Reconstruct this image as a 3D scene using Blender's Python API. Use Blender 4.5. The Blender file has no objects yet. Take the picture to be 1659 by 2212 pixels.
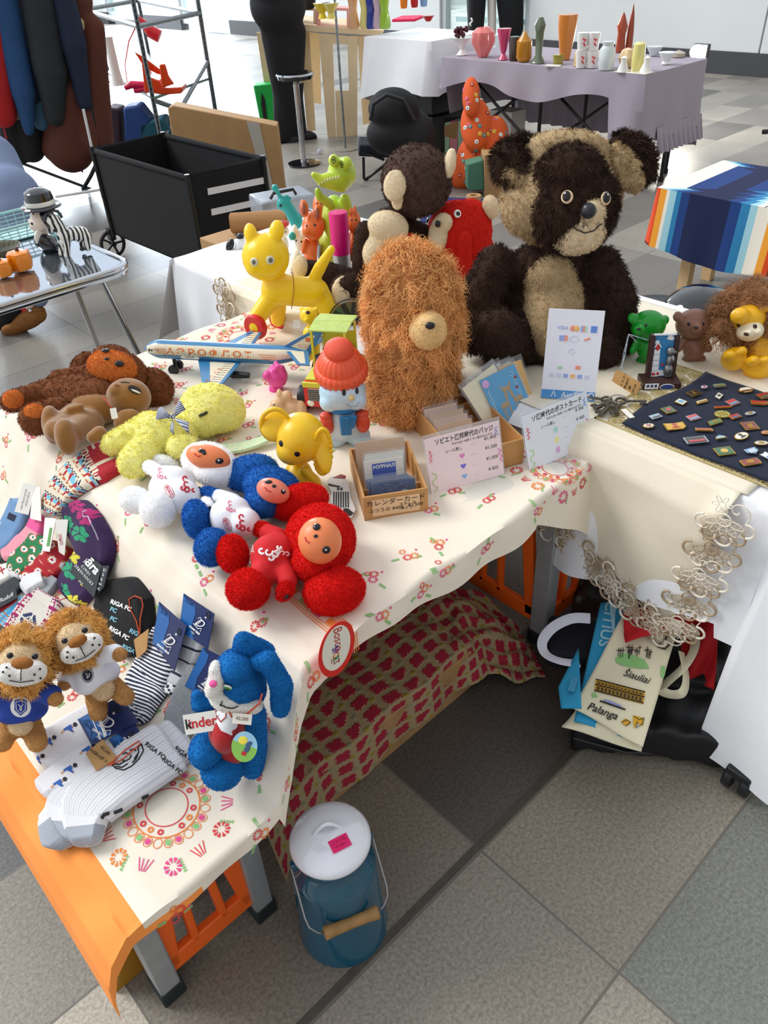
import bpy, bmesh, math, random
import numpy as np
from mathutils import Vector, Matrix, Euler, noise as mnoise
S = bpy.context.scene
COL = S.collection
PI = math.pi
YAW, PITCH, ROLL, FPX, CAMH = math.radians(41.4223), math.radians(37.138), math.radians(-3.3676), 1683.45, 1.41
fw = Vector((math.sin(YAW)*math.cos(PITCH), math.cos(YAW)*math.cos(PITCH), -math.sin(PITCH)))
_r = Vector((math.cos(YAW), -math.sin(YAW), 0)); _u = _r.cross(fw)
rt = math.cos(ROLL)*_r + math.sin(ROLL)*_u
up = -math.sin(ROLL)*_r + math.cos(ROLL)*_u
cam = bpy.data.cameras.new('camera'); camo = bpy.data.objects.new('camera', cam); COL.objects.link(camo)
cam.sensor_fit = 'HORIZONTAL'; cam.sensor_width = 36.0; cam.lens = FPX/1659*36.0; cam.clip_start = 0.05; cam.clip_end = 200
camo.matrix_world = Matrix(((rt.x, up.x, -fw.x, 0), (rt.y, up.y, -fw.y, 0), (rt.z, up.z, -fw.z, CAMH), (0, 0, 0, 1)))
S.camera = camo
CAM = Vector((0, 0, CAMH))
S.view_settings.view_transform = 'Standard'; S.view_settings.look = 'None'
S.view_settings.exposure = 0.06; S.view_settings.gamma = 1.0
w = bpy.data.worlds.new('hall_daylight'); S.world = w; w.use_nodes = True
_n = w.node_tree.nodes; _l = w.node_tree.links
bg = _n['Background']
tc = _n.new('ShaderNodeTexCoord'); sp = _n.new('ShaderNodeSeparateXYZ'); _l.new(tc.outputs['Generated'], sp.inputs[0])
m1 = _n.new('ShaderNodeMath'); m1.operation = 'MULTIPLY_ADD'; _l.new(sp.outputs[1], m1.inputs[0]); m1.inputs[1].default_value = 0.5; m1.inputs[2].default_value = 0.5
rp = _n.new('ShaderNodeValToRGB'); _l.new(m1.outputs[0], rp.inputs[0])
rp.color_ramp.elements[0].color = (0.55, 0.54, 0.52, 1); rp.color_ramp.elements[1].color = (1.15, 1.25, 1.4, 1)
_l.new(rp.outputs[0], bg.inputs[0]); bg.inputs[1].default_value = 0.92
def lamp(name, kind, loc, target, energy, color=(1, 1, 1), **kw):
    d = bpy.data.lights.new(name, kind); d.energy = energy; d.color = color
    for k, v in kw.items(): setattr(d, k, v)
    o = bpy.data.objects.new(name, d); COL.objects.link(o); o.location = loc
    o.rotation_euler = (Vector(target)-Vector(loc)).to_track_quat('-Z', 'Y').to_euler(); return o
lamp('far_window_daylight', 'AREA', (9.3, 15.5, 2.6), (5, 11, 0), 3600, (.8, .9, 1.0), shape='RECTANGLE', size=9, size_y=3)
lamp('window_daylight_sun', 'SUN', (-2, 6, 6), (0.9, 0.9, 0.5), 2.1, (1.0, 0.98, 0.95), angle=math.radians(24))
def ray(x, y): return fw*FPX + rt*(x-829.5) - up*(y-1106)
def at(x, y, z=0.0):
    d = ray(x, y); return CAM + d*((z-CAMH)/d.z)
def atx(x, y, X): d = ray(x, y); return CAM + d*(X/d.x)
def aty(x, y, Y): d = ray(x, y); return CAM + d*(Y/d.y)
def pxy(p):
    d = Vector(p)-CAM; z = d.dot(fw); return 829.5+FPX*d.dot(rt)/z, 1106-FPX*d.dot(up)/z
def hz(bx, by, z0, ty):
    b = at(bx, by, z0); lo, hi = 0, 3
    for _ in range(40):
        m = (lo+hi)/2
        if pxy(b+Vector((0, 0, m)))[1] > ty: lo = m
        else: hi = m
    return m
def lin(h):
    h = h.lstrip('#'); o = []
    for i in (0, 2, 4):
        c = int(h[i:i+2], 16)/255; o.append(c/12.92 if c <= .04045 else ((c+.055)/1.055)**2.4)
    return (*o, 1)
MATS = {}
def mat(name, col, rough=.6, metal=0., spec=.5, var=0., vscale=30., bump=0., bscale=200., alpha=1., trans=0., sheen=0., emit=0., coat=0., col2=None, shade=False):
    if name in MATS: return MATS[name]
    m = bpy.data.materials.new(name); m.use_nodes = True; N = m.node_tree.nodes; L = m.node_tree.links
    b = N['Principled BSDF']; c = lin(col); b.inputs['Base Color'].default_value = c
    b.inputs['Roughness'].default_value = rough; b.inputs['Metallic'].default_value = metal
    b.inputs['Specular IOR Level'].default_value = spec
    if alpha < 1: b.inputs['Alpha'].default_value = alpha
    if trans: b.inputs['Transmission Weight'].default_value = trans
    if sheen: b.inputs['Sheen Weight'].default_value = sheen
    if coat: b.inputs['Coat Weight'].default_value = coat
    if emit: b.inputs['Emission Color'].default_value = c; b.inputs['Emission Strength'].default_value = emit
    tc = N.new('ShaderNodeTexCoord')
    if var or col2:
        nz = N.new('ShaderNodeTexNoise'); nz.inputs['Scale'].default_value = vscale; nz.inputs['Detail'].default_value = 4
        L.new(tc.outputs['Object'], nz.inputs['Vector'])
        r = N.new('ShaderNodeValToRGB'); L.new(nz.outputs[0], r.inputs[0])
        r.color_ramp.elements[0].position = .32; r.color_ramp.elements[1].position = .68
        c2 = lin(col2) if col2 else tuple(min(1, x*(1+var)) for x in c[:3])+(1,)
        c1 = c if col2 else tuple(x*(1-var) for x in c[:3])+(1,)
        r.color_ramp.elements[0].color = c1; r.color_ramp.elements[1].color = c2
        src = r.outputs[0]
    else: src = None
    if shade:   # per strand variation of the fibre colour
        a = N.new('ShaderNodeAttribute'); a.attribute_name = 'strand'
        mx = N.new('ShaderNodeMix'); mx.data_type = 'RGBA'; mx.blend_type = 'MULTIPLY'; mx.inputs[0].default_value = 1
        rr = N.new('ShaderNodeMapRange'); rr.inputs[3].default_value = .8; rr.inputs[4].default_value = 1.35; L.new(a.outputs['Fac'], rr.inputs[0])
        cb = N.new('ShaderNodeCombineColor'); [L.new(rr.outputs[0], cb.inputs[i]) for i in range(3)]
        if src is None:
            rg = N.new('ShaderNodeRGB'); rg.outputs[0].default_value = c; src = rg.outputs[0]
        L.new(src, mx.inputs[6]); L.new(cb.outputs[0], mx.inputs[7]); src = mx.outputs[2]
    if src: L.new(src, b.inputs['Base Color'])
    if bump:
        n2 = N.new('ShaderNodeTexNoise'); n2.inputs['Scale'].default_value = bscale; n2.inputs['Detail'].default_value = 3
        L.new(tc.outputs['Object'], n2.inputs['Vector'])
        bp = N.new('ShaderNodeBump'); bp.inputs['Strength'].default_value = bump; bp.inputs['Distance'].default_value = .002
        L.new(n2.outputs[0], bp.inputs['Height']); L.new(bp.outputs[0], b.inputs['Normal'])
    MATS[name] = m; return m
def attr_mat(name, rough=.8, bump=.3, bscale=300, sheen=0., spec=.3):
    m = mat(name, '#ffffff', rough, spec=spec, bump=bump, bscale=bscale, sheen=sheen)
    N = m.node_tree.nodes; a = N.new('ShaderNodeAttribute'); a.attribute_name = 'Col'
    m.node_tree.links.new(a.outputs['Color'], N['Principled BSDF'].inputs['Base Color']); return m
def mtx(loc=(0, 0, 0), rot=(0, 0, 0), sc=(1, 1, 1)):
    if isinstance(sc, (int, float)): sc = (sc,)*3
    return Matrix.Translation(loc) @ Euler(rot).to_matrix().to_4x4() @ Matrix.Diagonal((*sc, 1))
def frame(loc, upv, face, s=1.0):
    """local +Z -> upv, local -Y -> face"""
    z = Vector(upv).normalized(); y = -Vector(face); y = (y - z*y.dot(z)).normalized(); x = y.cross(z)
    return Matrix(((x.x*s, y.x*s, z.x*s, loc[0]), (x.y*s, y.y*s, z.y*s, loc[1]), (x.z*s, y.z*s, z.z*s, loc[2]), (0, 0, 0, 1)))
def plane_frame(o, xa, ya):
    """local XY plane -> axes xa, ya at o"""
    x = Vector(xa).normalized(); y = Vector(ya); y = (y - x*y.dot(x)).normalized(); z = x.cross(y)
    return Matrix(((x.x, y.x, z.x, o[0]), (x.y, y.y, z.y, o[1]), (x.z, y.z, z.z, o[2]), (0, 0, 0, 1)))
FONT = {}
def text_mesh(s, size=1.0, align='CENTER', ext=0.0, bold=0.0, shear=0.0, spacing=1.0):
    cu = bpy.data.curves.new('t', 'FONT'); cu.body = s; cu.size = size; cu.align_x = align; cu.align_y = 'CENTER'
    cu.extrude = ext; cu.offset = bold; cu.shear = shear; cu.space_character = spacing; cu.resolution_u = 3
    o = bpy.data.objects.new('t', cu); COL.objects.link(o)
    dg = bpy.context.evaluated_depsgraph_get(); me = bpy.data.meshes.new_from_object(o.evaluated_get(dg))
    v = np.array([x.co[:] for x in me.vertices]).reshape(-1, 3); f = [tuple(p.vertices) for p in me.polygons]
    bpy.data.objects.remove(o); bpy.data.curves.remove(cu); bpy.data.meshes.remove(me)
    return v, f
def rootof(o):
    while o.parent: o = o.parent
    return o
class MB:
    def __init__(s, M=None): s.v = []; s.n = 0; s.f = []; s.mi = []; s.M = M or Matrix.Identity(4); s.cur = 0; s.col = []
    def add(s, v, f, M=None, m=None):
        v = np.asarray(v, float).reshape(-1, 3)
        A = np.array(s.M @ M if M is not None else s.M)
        v = v @ A[:3, :3].T + A[:3, 3]
        s.v.append(v); s.f += [tuple(i+s.n for i in q) for q in f]; s.mi += [s.cur if m is None else m]*len(f); s.n += len(v); return s
    def box(s, c, d, rot=(0, 0, 0), m=None, M=None):
        x, y, z = (a/2 for a in d)
        v = [(i*x, j*y, k*z) for i in (-1, 1) for j in (-1, 1) for k in (-1, 1)]
        f = [(0, 1, 3, 2), (4, 6, 7, 5), (0, 4, 5, 1), (2, 3, 7, 6), (0, 2, 6, 4), (1, 5, 7, 3)]
        T = mtx(c, rot); return s.add(v, f, M @ T if M is not None else T, m)
    def prism(s, poly, z0, z1, M=None, m=None):
        n = len(poly); v = [(x, y, z0) for x, y in poly]+[(x, y, z1) for x, y in poly]
        f = [tuple(range(n-1, -1, -1)), tuple(range(n, 2*n))]+[(i, (i+1) % n, n+(i+1) % n, n+i) for i in range(n)]
        return s.add(v, f, M, m)
    def flat(s, poly, z=0, M=None, m=None): return s.add([(x, y, z) for x, y in poly], [tuple(range(len(poly)))], M, m)
    def tube(s, pts, r, seg=8, closed=False, M=None, m=None, caps=True, flat=1.0):
        P = [Vector(p) for p in pts]; n = len(P); rr = r if hasattr(r, '__len__') else [r]*n
        v = []; f = []; prev = None
        for i in range(n):
            a = P[(i-1) % n] if (closed or i) else P[0]; b = P[(i+1) % n] if (closed or i < n-1) else P[-1]
            t = (b-a).normalized() if (b-a).length > 1e-9 else Vector((0, 0, 1))
            if prev is None:
                nn = t.orthogonal().normalized()
            else:
                nn = prev - t*prev.dot(t); nn = nn.normalized() if nn.length > 1e-6 else t.orthogonal().normalized()
            prev = nn; bb = t.cross(nn)
            for k in range(seg):
                an = 2*PI*k/seg; v.append(P[i]+(nn*math.cos(an)+bb*math.sin(an)*flat)*rr[i])
        for i in range(n if closed else n-1):
            j = (i+1) % n
            for k in range(seg): f.append((i*seg+k, i*seg+(k+1) % seg, j*seg+(k+1) % seg, j*seg+k))
        if caps and not closed: f += [tuple(range(seg-1, -1, -1)), tuple((n-1)*seg+k for k in range(seg))]
        return s.add(v, f, M, m)
    def lathe(s, prof, seg=32, M=None, m=None, flute=0, fl=0.0, sx=1, sy=1):
        v = []; f = []; n = len(prof)
        for r, z in prof:
            for k in range(seg):
                a = 2*PI*k/seg; q = r*(1+fl*math.cos(flute*a)) if flute else r; v.append((q*math.cos(a)*sx, q*math.sin(a)*sy, z))
        for i in range(n-1):
            for k in range(seg): f.append((i*seg+k, i*seg+(k+1) % seg, (i+1)*seg+(k+1) % seg, (i+1)*seg+k))
        if prof[0][0] > 1e-5: f.append(tuple(range(seg-1, -1, -1)))
        if prof[-1][0] > 1e-5: f.append(tuple((n-1)*seg+k for k in range(seg)))
        return s.add(v, f, M, m)
    def ell(s, c, r, rot=(0, 0, 0), seg=20, M=None, m=None):
        if isinstance(r, (int, float)): r = (r,)*3
        h = seg//2; prof = [(math.sin(PI*i/h), -math.cos(PI*i/h)) for i in range(h+1)]; prof[0] = (1e-6, -1); prof[-1] = (1e-6, 1)
        T = mtx(c, rot, r); return s.lathe(prof, seg, M @ T if M is not None else T, m)
    def grid(s, fn, nu, nv, M=None, m=None, closeu=False):
        v = [fn(i/(nu-1) if not closeu else i/nu, j/(nv-1)) for j in range(nv) for i in range(nu)]
        f = [(j*nu+i, j*nu+(i+1) % nu, (j+1)*nu+(i+1) % nu, (j+1)*nu+i) for j in range(nv-1) for i in range(nu if closeu else nu-1)]
        return s.add(v, f, M, m)
    def text(s, t, size, M, m=None, align='CENTER', ext=0.0, bold=0.0, shear=0., spacing=1.0, fn=None, wid=None):
        v, f = text_mesh(t, size, align, ext, bold, shear, spacing)
        if len(v) == 0: return s
        if wid: v[:, 0] *= wid/max(1e-6, v[:, 0].max()-v[:, 0].min())
        if fn is not None:
            A = np.array(M); v = v @ A[:3, :3].T + A[:3, 3]; v = np.array([fn(*p) for p in v]); M = None
        return s.add(v, f, M, m)
    def build(s, name, mats, parent=None, smooth=40, bevel=0., sub=0, solid=0., label=None):
        me = bpy.data.meshes.new(name)
        V = np.vstack(s.v) if s.v else np.zeros((0, 3))
        if parent is not None:
            A = np.array(rootof(parent).matrix_world.inverted()); V = V @ A[:3, :3].T + A[:3, 3]
        me.from_pydata(V.tolist(), [], s.f)
        if not isinstance(mats, (list, tuple)): mats = [mats]
        for m in mats: me.materials.append(m)
        me.polygons.foreach_set('material_index', s.mi)
        me.validate(); me.update()
        return link(me, name, parent, smooth, bevel, sub, solid, label)
def link(me, name, parent=None, smooth=40, bevel=0., sub=0, solid=0., label=None):
    o = bpy.data.objects.new(name, me); COL.objects.link(o)
    if parent is not None: o.parent = parent
    if smooth:
        me.polygons.foreach_set('use_smooth', [True]*len(me.polygons))
        if smooth < 180: me.set_sharp_from_angle(angle=math.radians(smooth))
    if bevel:
        b = o.modifiers.new('bevel', 'BEVEL'); b.width = bevel; b.segments = 2; b.limit_method = 'ANGLE'; b.angle_limit = math.radians(50)
    if sub: d = o.modifiers.new('sub', 'SUBSURF'); d.levels = sub; d.render_levels = sub
    if solid: d = o.modifiers.new('sol', 'SOLIDIFY'); d.thickness = solid; d.offset = 0
    if label: o['label'] = label
    return o
def tag(o, label=None, cat=None, group=None, kind=None):
    if label: o['label'] = label
    if cat: o['category'] = cat
    if group: o['group'] = group
    if kind: o['kind'] = kind
    return o
def thing(name, label, cat, M=(0, 0, 0), group=None):
    o = bpy.data.objects.new(name, None); COL.objects.link(o); o.empty_display_size = .05
    M = M if isinstance(M, Matrix) else Matrix.Translation(M)
    o.matrix_world = M; bpy.context.view_layer.update()
    return tag(o, label, cat, group)
def dup(root, M=None, label=None, group=None):
    r = root.copy(); COL.objects.link(r)
    if M is not None: r.matrix_world = M
    if label: r['label'] = label
    if group: r['group'] = group
    for ch in list(root.children):
        c = ch.copy(); COL.objects.link(c); c.parent = r
        for g in ch.children: d = g.copy(); COL.objects.link(d); d.parent = c
    return r
def capsule(c0, c1, r0, r1, n=7):
    return [('e', tuple(Vector(c0).lerp(Vector(c1), i/(n-1))), (r0+(r1-r0)*i/(n-1),)*3, (0, 0, 0)) for i in range(n)]
def blob(prims, vox=.006, it=6, fac=.6, M=None):
    """one continuous surface grown round a set of ellipsoids; returns verts, faces"""
    b = MB(M)
    for p in prims:
        if p[0] == 'm': b.ell((0, 0, 0), 1, (0, 0, 0), 20, M=p[1])
        elif p[0] == 'e': b.ell(p[1], p[2], p[3] if len(p) > 3 else (0, 0, 0), 20)
        else: b.box(p[1], p[2], p[3] if len(p) > 3 else (0, 0, 0))
    me = bpy.data.meshes.new('b'); me.from_pydata(np.vstack(b.v).tolist(), [], b.f); o = bpy.data.objects.new('b', me); COL.objects.link(o)
    r = o.modifiers.new('r', 'REMESH'); r.mode = 'VOXEL'; r.voxel_size = vox
    sm = o.modifiers.new('s', 'SMOOTH'); sm.factor = fac; sm.iterations = it
    dg = bpy.context.evaluated_depsgraph_get(); m2 = bpy.data.meshes.new_from_object(o.evaluated_get(dg))
    v = np.zeros(len(m2.vertices)*3); m2.vertices.foreach_get('co', v); v = v.reshape(-1, 3); f = [tuple(p.vertices) for p in m2.polygons]
    bpy.data.objects.remove(o); bpy.data.meshes.remove(me); bpy.data.meshes.remove(m2)
    return v, f
def fur_arrays(v, f, n, length, width, comb=(0, 0, -1), combf=.5, spread=.35, curl=0., seg=2, seed=1, lvar=.4, clump=0.0, mask=None):
    rng = np.random.default_rng(seed)
    tri = []
    for q in f:
        for k in range(1, len(q)-1): tri.append((q[0], q[k], q[k+1]))
    tri = np.array(tri); a, b, c = v[tri[:, 0]], v[tri[:, 1]], v[tri[:, 2]]
    nr = np.cross(b-a, c-a); ar = np.linalg.norm(nr, axis=1)+1e-12; nrm = nr/ar[:, None]
    if mask is not None: ar = ar*mask((a+b+c)/3, nrm)
    t = rng.choice(len(tri), n, p=ar/ar.sum()); r1 = np.sqrt(rng.random(n)); r2 = rng.random(n)
    P = a[t]*(1-r1)[:, None]+b[t]*(r1*(1-r2))[:, None]+c[t]*(r1*r2)[:, None]; N = nrm[t]
    cb = np.array(comb, float)[None, :]*np.ones((n, 1)); 
    rnd = rng.normal(size=(n, 3))
    if clump:
        cell = np.floor(P/clump).astype(int); hsh = (cell[:, 0]*73856093 ^ cell[:, 1]*19349663 ^ cell[:, 2]*83492791) & 0xffff
        tab = rng.normal(size=(65536, 3)); rnd = .35*rnd+.95*tab[hsh]; ph = tab[hsh, 0]*3+rng.normal(size=n)*.35
    else: ph = rng.random(n)*6.28
    D = N*(1-combf)+cb*combf+rnd*spread; D -= N*np.minimum(0, (D*N).sum(1)-.15)[:, None]
    D /= np.linalg.norm(D, axis=1)[:, None]
    L = length*(1-lvar*rng.random(n))
    S1 = np.cross(D, rng.normal(size=(n, 3))); S1 /= np.linalg.norm(S1, axis=1)[:, None]+1e-9; S2 = np.cross(D, S1)
    pts = []
    for k in range(seg+1):
        u = k/seg
        q = P - N*width*.5 + D*(L*u)[:, None] + cb*(combf*.5*L*u*u)[:, None]
        if curl: q = q + (S1*np.cos(ph+u*11)[:, None]+S2*np.sin(ph+u*11)[:, None])*(curl*L*u)[:, None]
        pts.append(q)
    sd = np.cross(D, N+rng.normal(size=(n, 3))*.35); sd /= np.linalg.norm(sd, axis=1)[:, None]+1e-9
    side = sd*(width*.5)
    V = []
    for k in range(seg): wk = 1-.55*k/seg; V += [pts[k]-side*wk, pts[k]+side*wk]
    V.append(pts[seg]); nv = 2*seg+1
    V = np.stack(V, 1).reshape(-1, 3); base = (np.arange(n)*nv)[:, None]
    quads = np.concatenate([base+np.array([2*k, 2*k+1, 2*k+3, 2*k+2]) for k in range(seg-1)]) if seg > 1 else np.zeros((0, 4), int)
    tris = base+np.array([2*seg-2, 2*seg-1, 2*seg])
    sh = np.repeat(rng.random(n)*.7+(.3*(np.sin(ph)*.5+.5)), nv)
    return V, quads, tris, sh
def furry(name, vf, m, parent, n=6000, length=.01, width=.0011, skin=None, extra=None, label=None, **kw):
    """body surface plus its pile of fibres as ONE mesh"""
    v, f = vf
    V, Q, T, sh = fur_arrays(v, f, n, length, width, **kw)
    nb = len(v); allv = np.vstack([v, V])
    if parent is not None:
        A = np.array(rootof(parent).matrix_world.inverted()); allv = allv @ A[:3, :3].T + A[:3, 3]
    me = bpy.data.meshes.new(name)
    loops = np.concatenate([np.array([i for q in f for i in q]), (Q+nb).ravel(), (T+nb).ravel()]).astype(np.int32)
    cnt = np.concatenate([np.array([len(q) for q in f]), np.full(len(Q), 4), np.full(len(T), 3)]).astype(np.int32)
    st = np.concatenate([[0], np.cumsum(cnt)[:-1]]).astype(np.int32)
    me.vertices.add(len(allv)); me.vertices.foreach_set('co', allv.ravel())
    me.loops.add(len(loops)); me.loops.foreach_set('vertex_index', loops)
    me.polygons.add(len(cnt)); me.polygons.foreach_set('loop_start', st); me.polygons.foreach_set('loop_total', cnt)
    me.update(calc_edges=True); me.validate()
    a = me.attributes.new('strand', 'FLOAT', 'POINT')
    if len(me.vertices) == len(allv): a.data.foreach_set('value', np.concatenate([np.full(nb, .25), sh]))
    me.materials.append(m)
    return link(me, name, parent, 180, label=label)
def smooth_obj(name, vf, m, parent, label=None, sm=180):
    b = MB(); b.add(*vf); return b.build(name, m, parent, sm, label=label)

from mathutils.bvhtree import BVHTree
fwh = Vector((fw.x, fw.y, 0)).normalized()
class Fig:
    """figure standing (or lying) about a base point; parts are placed on an upright plane through it"""
    def __init__(s, base, lie=None): s.B = Vector(base); s.lie = lie; s.bv = None
    def P(s, x, y, d=0.):
        r = ray(x, y)
        if s.lie is not None: return CAM + r*((s.lie+d-CAMH)/r.z)
        q = s.B - fwh*d; return CAM + r*((q-CAM).dot(fwh)/r.dot(fwh))
    def k(s, p): return (p-CAM).dot(fw)/FPX
    def e(s, x, y, rx, ry, rd=None, d=0., rot=0.):
        """ellipsoid prim: rx, ry in picture pixels at its own depth, rd metres"""
        p = s.P(x, y, d); k = s.k(p); c, n = math.cos(math.radians(rot)), math.sin(math.radians(rot))
        X = (rt*c-up*n)*rx*k; Y = (rt*n+up*c)*ry*k; Z = fw*(rd if rd else min(rx, ry)*k)
        return ('m', Matrix(((X.x, Y.x, Z.x, p.x), (X.y, Y.y, Z.y, p.y), (X.z, Y.z, Z.z, p.z), (0, 0, 0, 1))))
    def limb(s, x0, y0, x1, y1, r0, r1, d0=0., d1=0., n=7):
        n = max(n, int(math.hypot(x1-x0, y1-y0)/(.45*min(r0, r1)))+1)
        return [s.e(x0+(x1-x0)*i/(n-1), y0+(y1-y0)*i/(n-1), r0+(r1-r0)*i/(n-1), r0+(r1-r0)*i/(n-1), None, d0+(d1-d0)*i/(n-1)) for i in range(n)]
    def surf(s, vf): s.bv = BVHTree.FromPolygons([Vector(q) for q in vf[0]], vf[1]); return vf
    def hit(s, x, y):
        l, n, i, dd = s.bv.ray_cast(CAM, ray(x, y).normalized())
        if l is None:
            p = s.P(x, y); l, n, i, dd = s.bv.find_nearest(p)
        if n.dot(ray(x, y)) > 0: n = -n
        return l, n
    def F(s, x, y, lift=0.):
        """frame on the surface: X picture right, Y picture up, Z outward"""
        l, n = s.hit(x, y); X = (rt-n*rt.dot(n)).normalized(); Y = n.cross(X)
        l = l+n*lift; return Matrix(((X.x, Y.x, n.x, l.x), (X.y, Y.y, n.y, l.y), (X.z, Y.z, n.z, l.z), (0, 0, 0, 1))), s.k(l)
    def bead(s, b, x, y, rx, ry, rz=.35, lift=0., m=None, rot=0.):
        M, k = s.F(x, y, lift); b.ell((0, 0, 0), (rx*k, ry*k, min(rx, ry)*k*rz), (0, 0, -math.radians(rot)), 20, M, m)
    def line(s, b, pts, r, lift=.0006, m=None, seg=6):
        q = []
        for i in range(len(pts)-1):
            for t in np.linspace(0, 1, 6)[:-1 if i < len(pts)-2 else None]:
                l, n = s.hit(pts[i][0]+(pts[i+1][0]-pts[i][0])*t, pts[i][1]+(pts[i+1][1]-pts[i][1])*t); q.append(l+n*lift)
        b.tube(q, r, seg, m=m)
    def poly(s, b, pts, lift=.0008, m=None, n=1):
        q = []
        cx, cy = sum(p[0] for p in pts)/len(pts), sum(p[1] for p in pts)/len(pts); l, nn = s.hit(cx, cy); q = [l+nn*lift]; K = 5; n = len(pts)*3; f = []
        pp = [(pts[i][0]+(pts[(i+1) % len(pts)][0]-pts[i][0])*j/3, pts[i][1]+(pts[(i+1) % len(pts)][1]-pts[i][1])*j/3) for i in range(len(pts)) for j in range(3)]
        for k in range(1, K+1):
            for x, y in pp: l, nn = s.hit(cx+(x-cx)*k/K, cy+(y-cy)*k/K); q.append(l+nn*lift)
            for i in range(n):
                j = (i+1) % n; f.append((0, 1+i, 1+j) if k == 1 else (1+(k-2)*n+i, 1+(k-1)*n+i, 1+(k-1)*n+j, 1+(k-2)*n+j))
        b.add(q, f, m=m)
    def text(s, b, t, x, y, size, ang=0., m=None, lift=.001, wid=None, bold=0., shear=0., spacing=1.):
        v, f = text_mesh(t, size, 'CENTER', 0, bold, shear, spacing)
        if wid and len(v): v[:, 0] *= wid/(v[:, 0].max()-v[:, 0].min())
        c, n = math.cos(math.radians(ang)), math.sin(math.radians(ang)); q = []
        for a in v: l, nn = s.hit(x+a[0]*c+a[1]*n, y+a[0]*n-a[1]*c); q.append(l+nn*lift)
        if q: b.add(q, f, m=m)
def sm_part(F, name, prims, m, t, vox=.004, it=6, label=None, surf=True):
    vf = blob(prims, vox, it)
    if surf: F.surf(vf)
    return smooth_obj(name, vf, m, t, label)
def fur_part(F, name, prims, m, t, vox=.006, it=5, label=None, surf=True, **kw):
    vf = blob(prims, vox, it)
    if surf: F.surf(vf)
    return furry(name, vf, m, t, label=label, **kw)
TX, TY, X0, Y0 = .6027, .3003, .0247, .190
def build_floor():
    rng = random.Random(4)
    me = bpy.data.meshes.new('floor'); v = []; f = []; cols = []
    pal = ['#8f8a80', '#8a857b', '#969187', '#8d8981', '#86817a', '#989389', '#7b7771']
    def tile(i, j): return (X0+i*TX, Y0+j*TY)
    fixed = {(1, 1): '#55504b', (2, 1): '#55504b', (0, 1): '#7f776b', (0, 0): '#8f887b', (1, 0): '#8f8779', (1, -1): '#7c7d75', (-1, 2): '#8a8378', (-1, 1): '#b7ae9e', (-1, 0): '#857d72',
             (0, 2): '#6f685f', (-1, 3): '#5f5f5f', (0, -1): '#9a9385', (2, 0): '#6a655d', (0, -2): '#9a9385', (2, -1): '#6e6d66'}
    for i in range(-5, 26):
        for j in range(-8, 62):
            x, y = tile(i, j); k = len(v)
            v += [(x, y, 0), (x+TX, y, 0), (x+TX, y+TY, 0), (x, y+TY, 0)]; f.append((k, k+1, k+2, k+3))
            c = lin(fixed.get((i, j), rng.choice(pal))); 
            if j > 8 and (i, j) not in fixed and rng.random() < .1: c = lin('#5d5b58')
            cols += [c]*4
    me.from_pydata(v, [], f); ca = me.color_attributes.new('Col', 'FLOAT_COLOR', 'CORNER'); ca.data.foreach_set('color', np.array(cols).ravel())
    m = bpy.data.materials.new('floor_tile'); m.use_nodes = True; N = m.node_tree.nodes; L = m.node_tree.links; b = N['Principled BSDF']
    a = N.new('ShaderNodeAttribute'); a.attribute_name = 'Col'
    g = N.new('ShaderNodeTexCoord'); sx = N.new('ShaderNodeSeparateXYZ'); L.new(g.outputs['Object'], sx.inputs[0])
    def math_(op, A, B=None, C=None):
        n = N.new('ShaderNodeMath'); n.operation = op
        for i, q in enumerate((A, B, C)):
            if q is None: continue
            if isinstance(q, (int, float)): n.inputs[i].default_value = q
            else: L.new(q, n.inputs[i])
        return n.outputs[0]
    def joint(c, o, p, wd):
        u = math_('FRACT', math_('DIVIDE', math_('SUBTRACT', c, o-50*p), p)); d = math_('MULTIPLY', math_('MINIMUM', u, math_('SUBTRACT', 1.0, u)), p)
        return math_('LESS_THAN', d, wd)
    j = math_('MAXIMUM', joint(sx.outputs[0], X0, TX, .0022), joint(sx.outputs[1], Y0, TY, .0024))
    nz = N.new('ShaderNodeTexNoise'); nz.inputs['Scale'].default_value = 150; nz.inputs['Detail'].default_value = 6; nz.inputs['Roughness'].default_value = .75; L.new(g.outputs['Object'], nz.inputs[0])
    n3 = N.new('ShaderNodeTexNoise'); n3.inputs['Scale'].default_value = 3; L.new(g.outputs['Object'], n3.inputs[0])
    r = N.new('ShaderNodeMapRange'); L.new(nz.outputs[0], r.inputs[0]); r.inputs[1].default_value = .36; r.inputs[2].default_value = .64; r.inputs[3].default_value = .62; r.inputs[4].default_value = 1.3
    r2 = N.new('ShaderNodeMapRange'); L.new(n3.outputs[0], r2.inputs[0]); r2.inputs[3].default_value = .8; r2.inputs[4].default_value = 1.2
    vm = N.new('ShaderNodeVectorMath'); vm.operation = 'SCALE'; L.new(a.outputs['Color'], vm.inputs[0]); L.new(math_('MULTIPLY', r.outputs[0], r2.outputs[0]), vm.inputs['Scale'])
    mx = N.new('ShaderNodeMix'); mx.data_type = 'RGBA'; L.new(j, mx.inputs[0]); L.new(vm.outputs[0], mx.inputs[6]); mx.inputs[7].default_value = lin('#6b655c')
    L.new(mx.outputs[2], b.inputs['Base Color']); b.inputs['Roughness'].default_value = .36
    bp = N.new('ShaderNodeBump'); bp.inputs['Strength'].default_value = .35; bp.inputs['Distance'].default_value = .002; L.new(nz.outputs[0], bp.inputs['Height']); L.new(bp.outputs[0], b.inputs['Normal'])
    me.materials.append(m); o = link(me, 'floor', None, 0); o['kind'] = 'structure'
build_floor()
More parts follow.
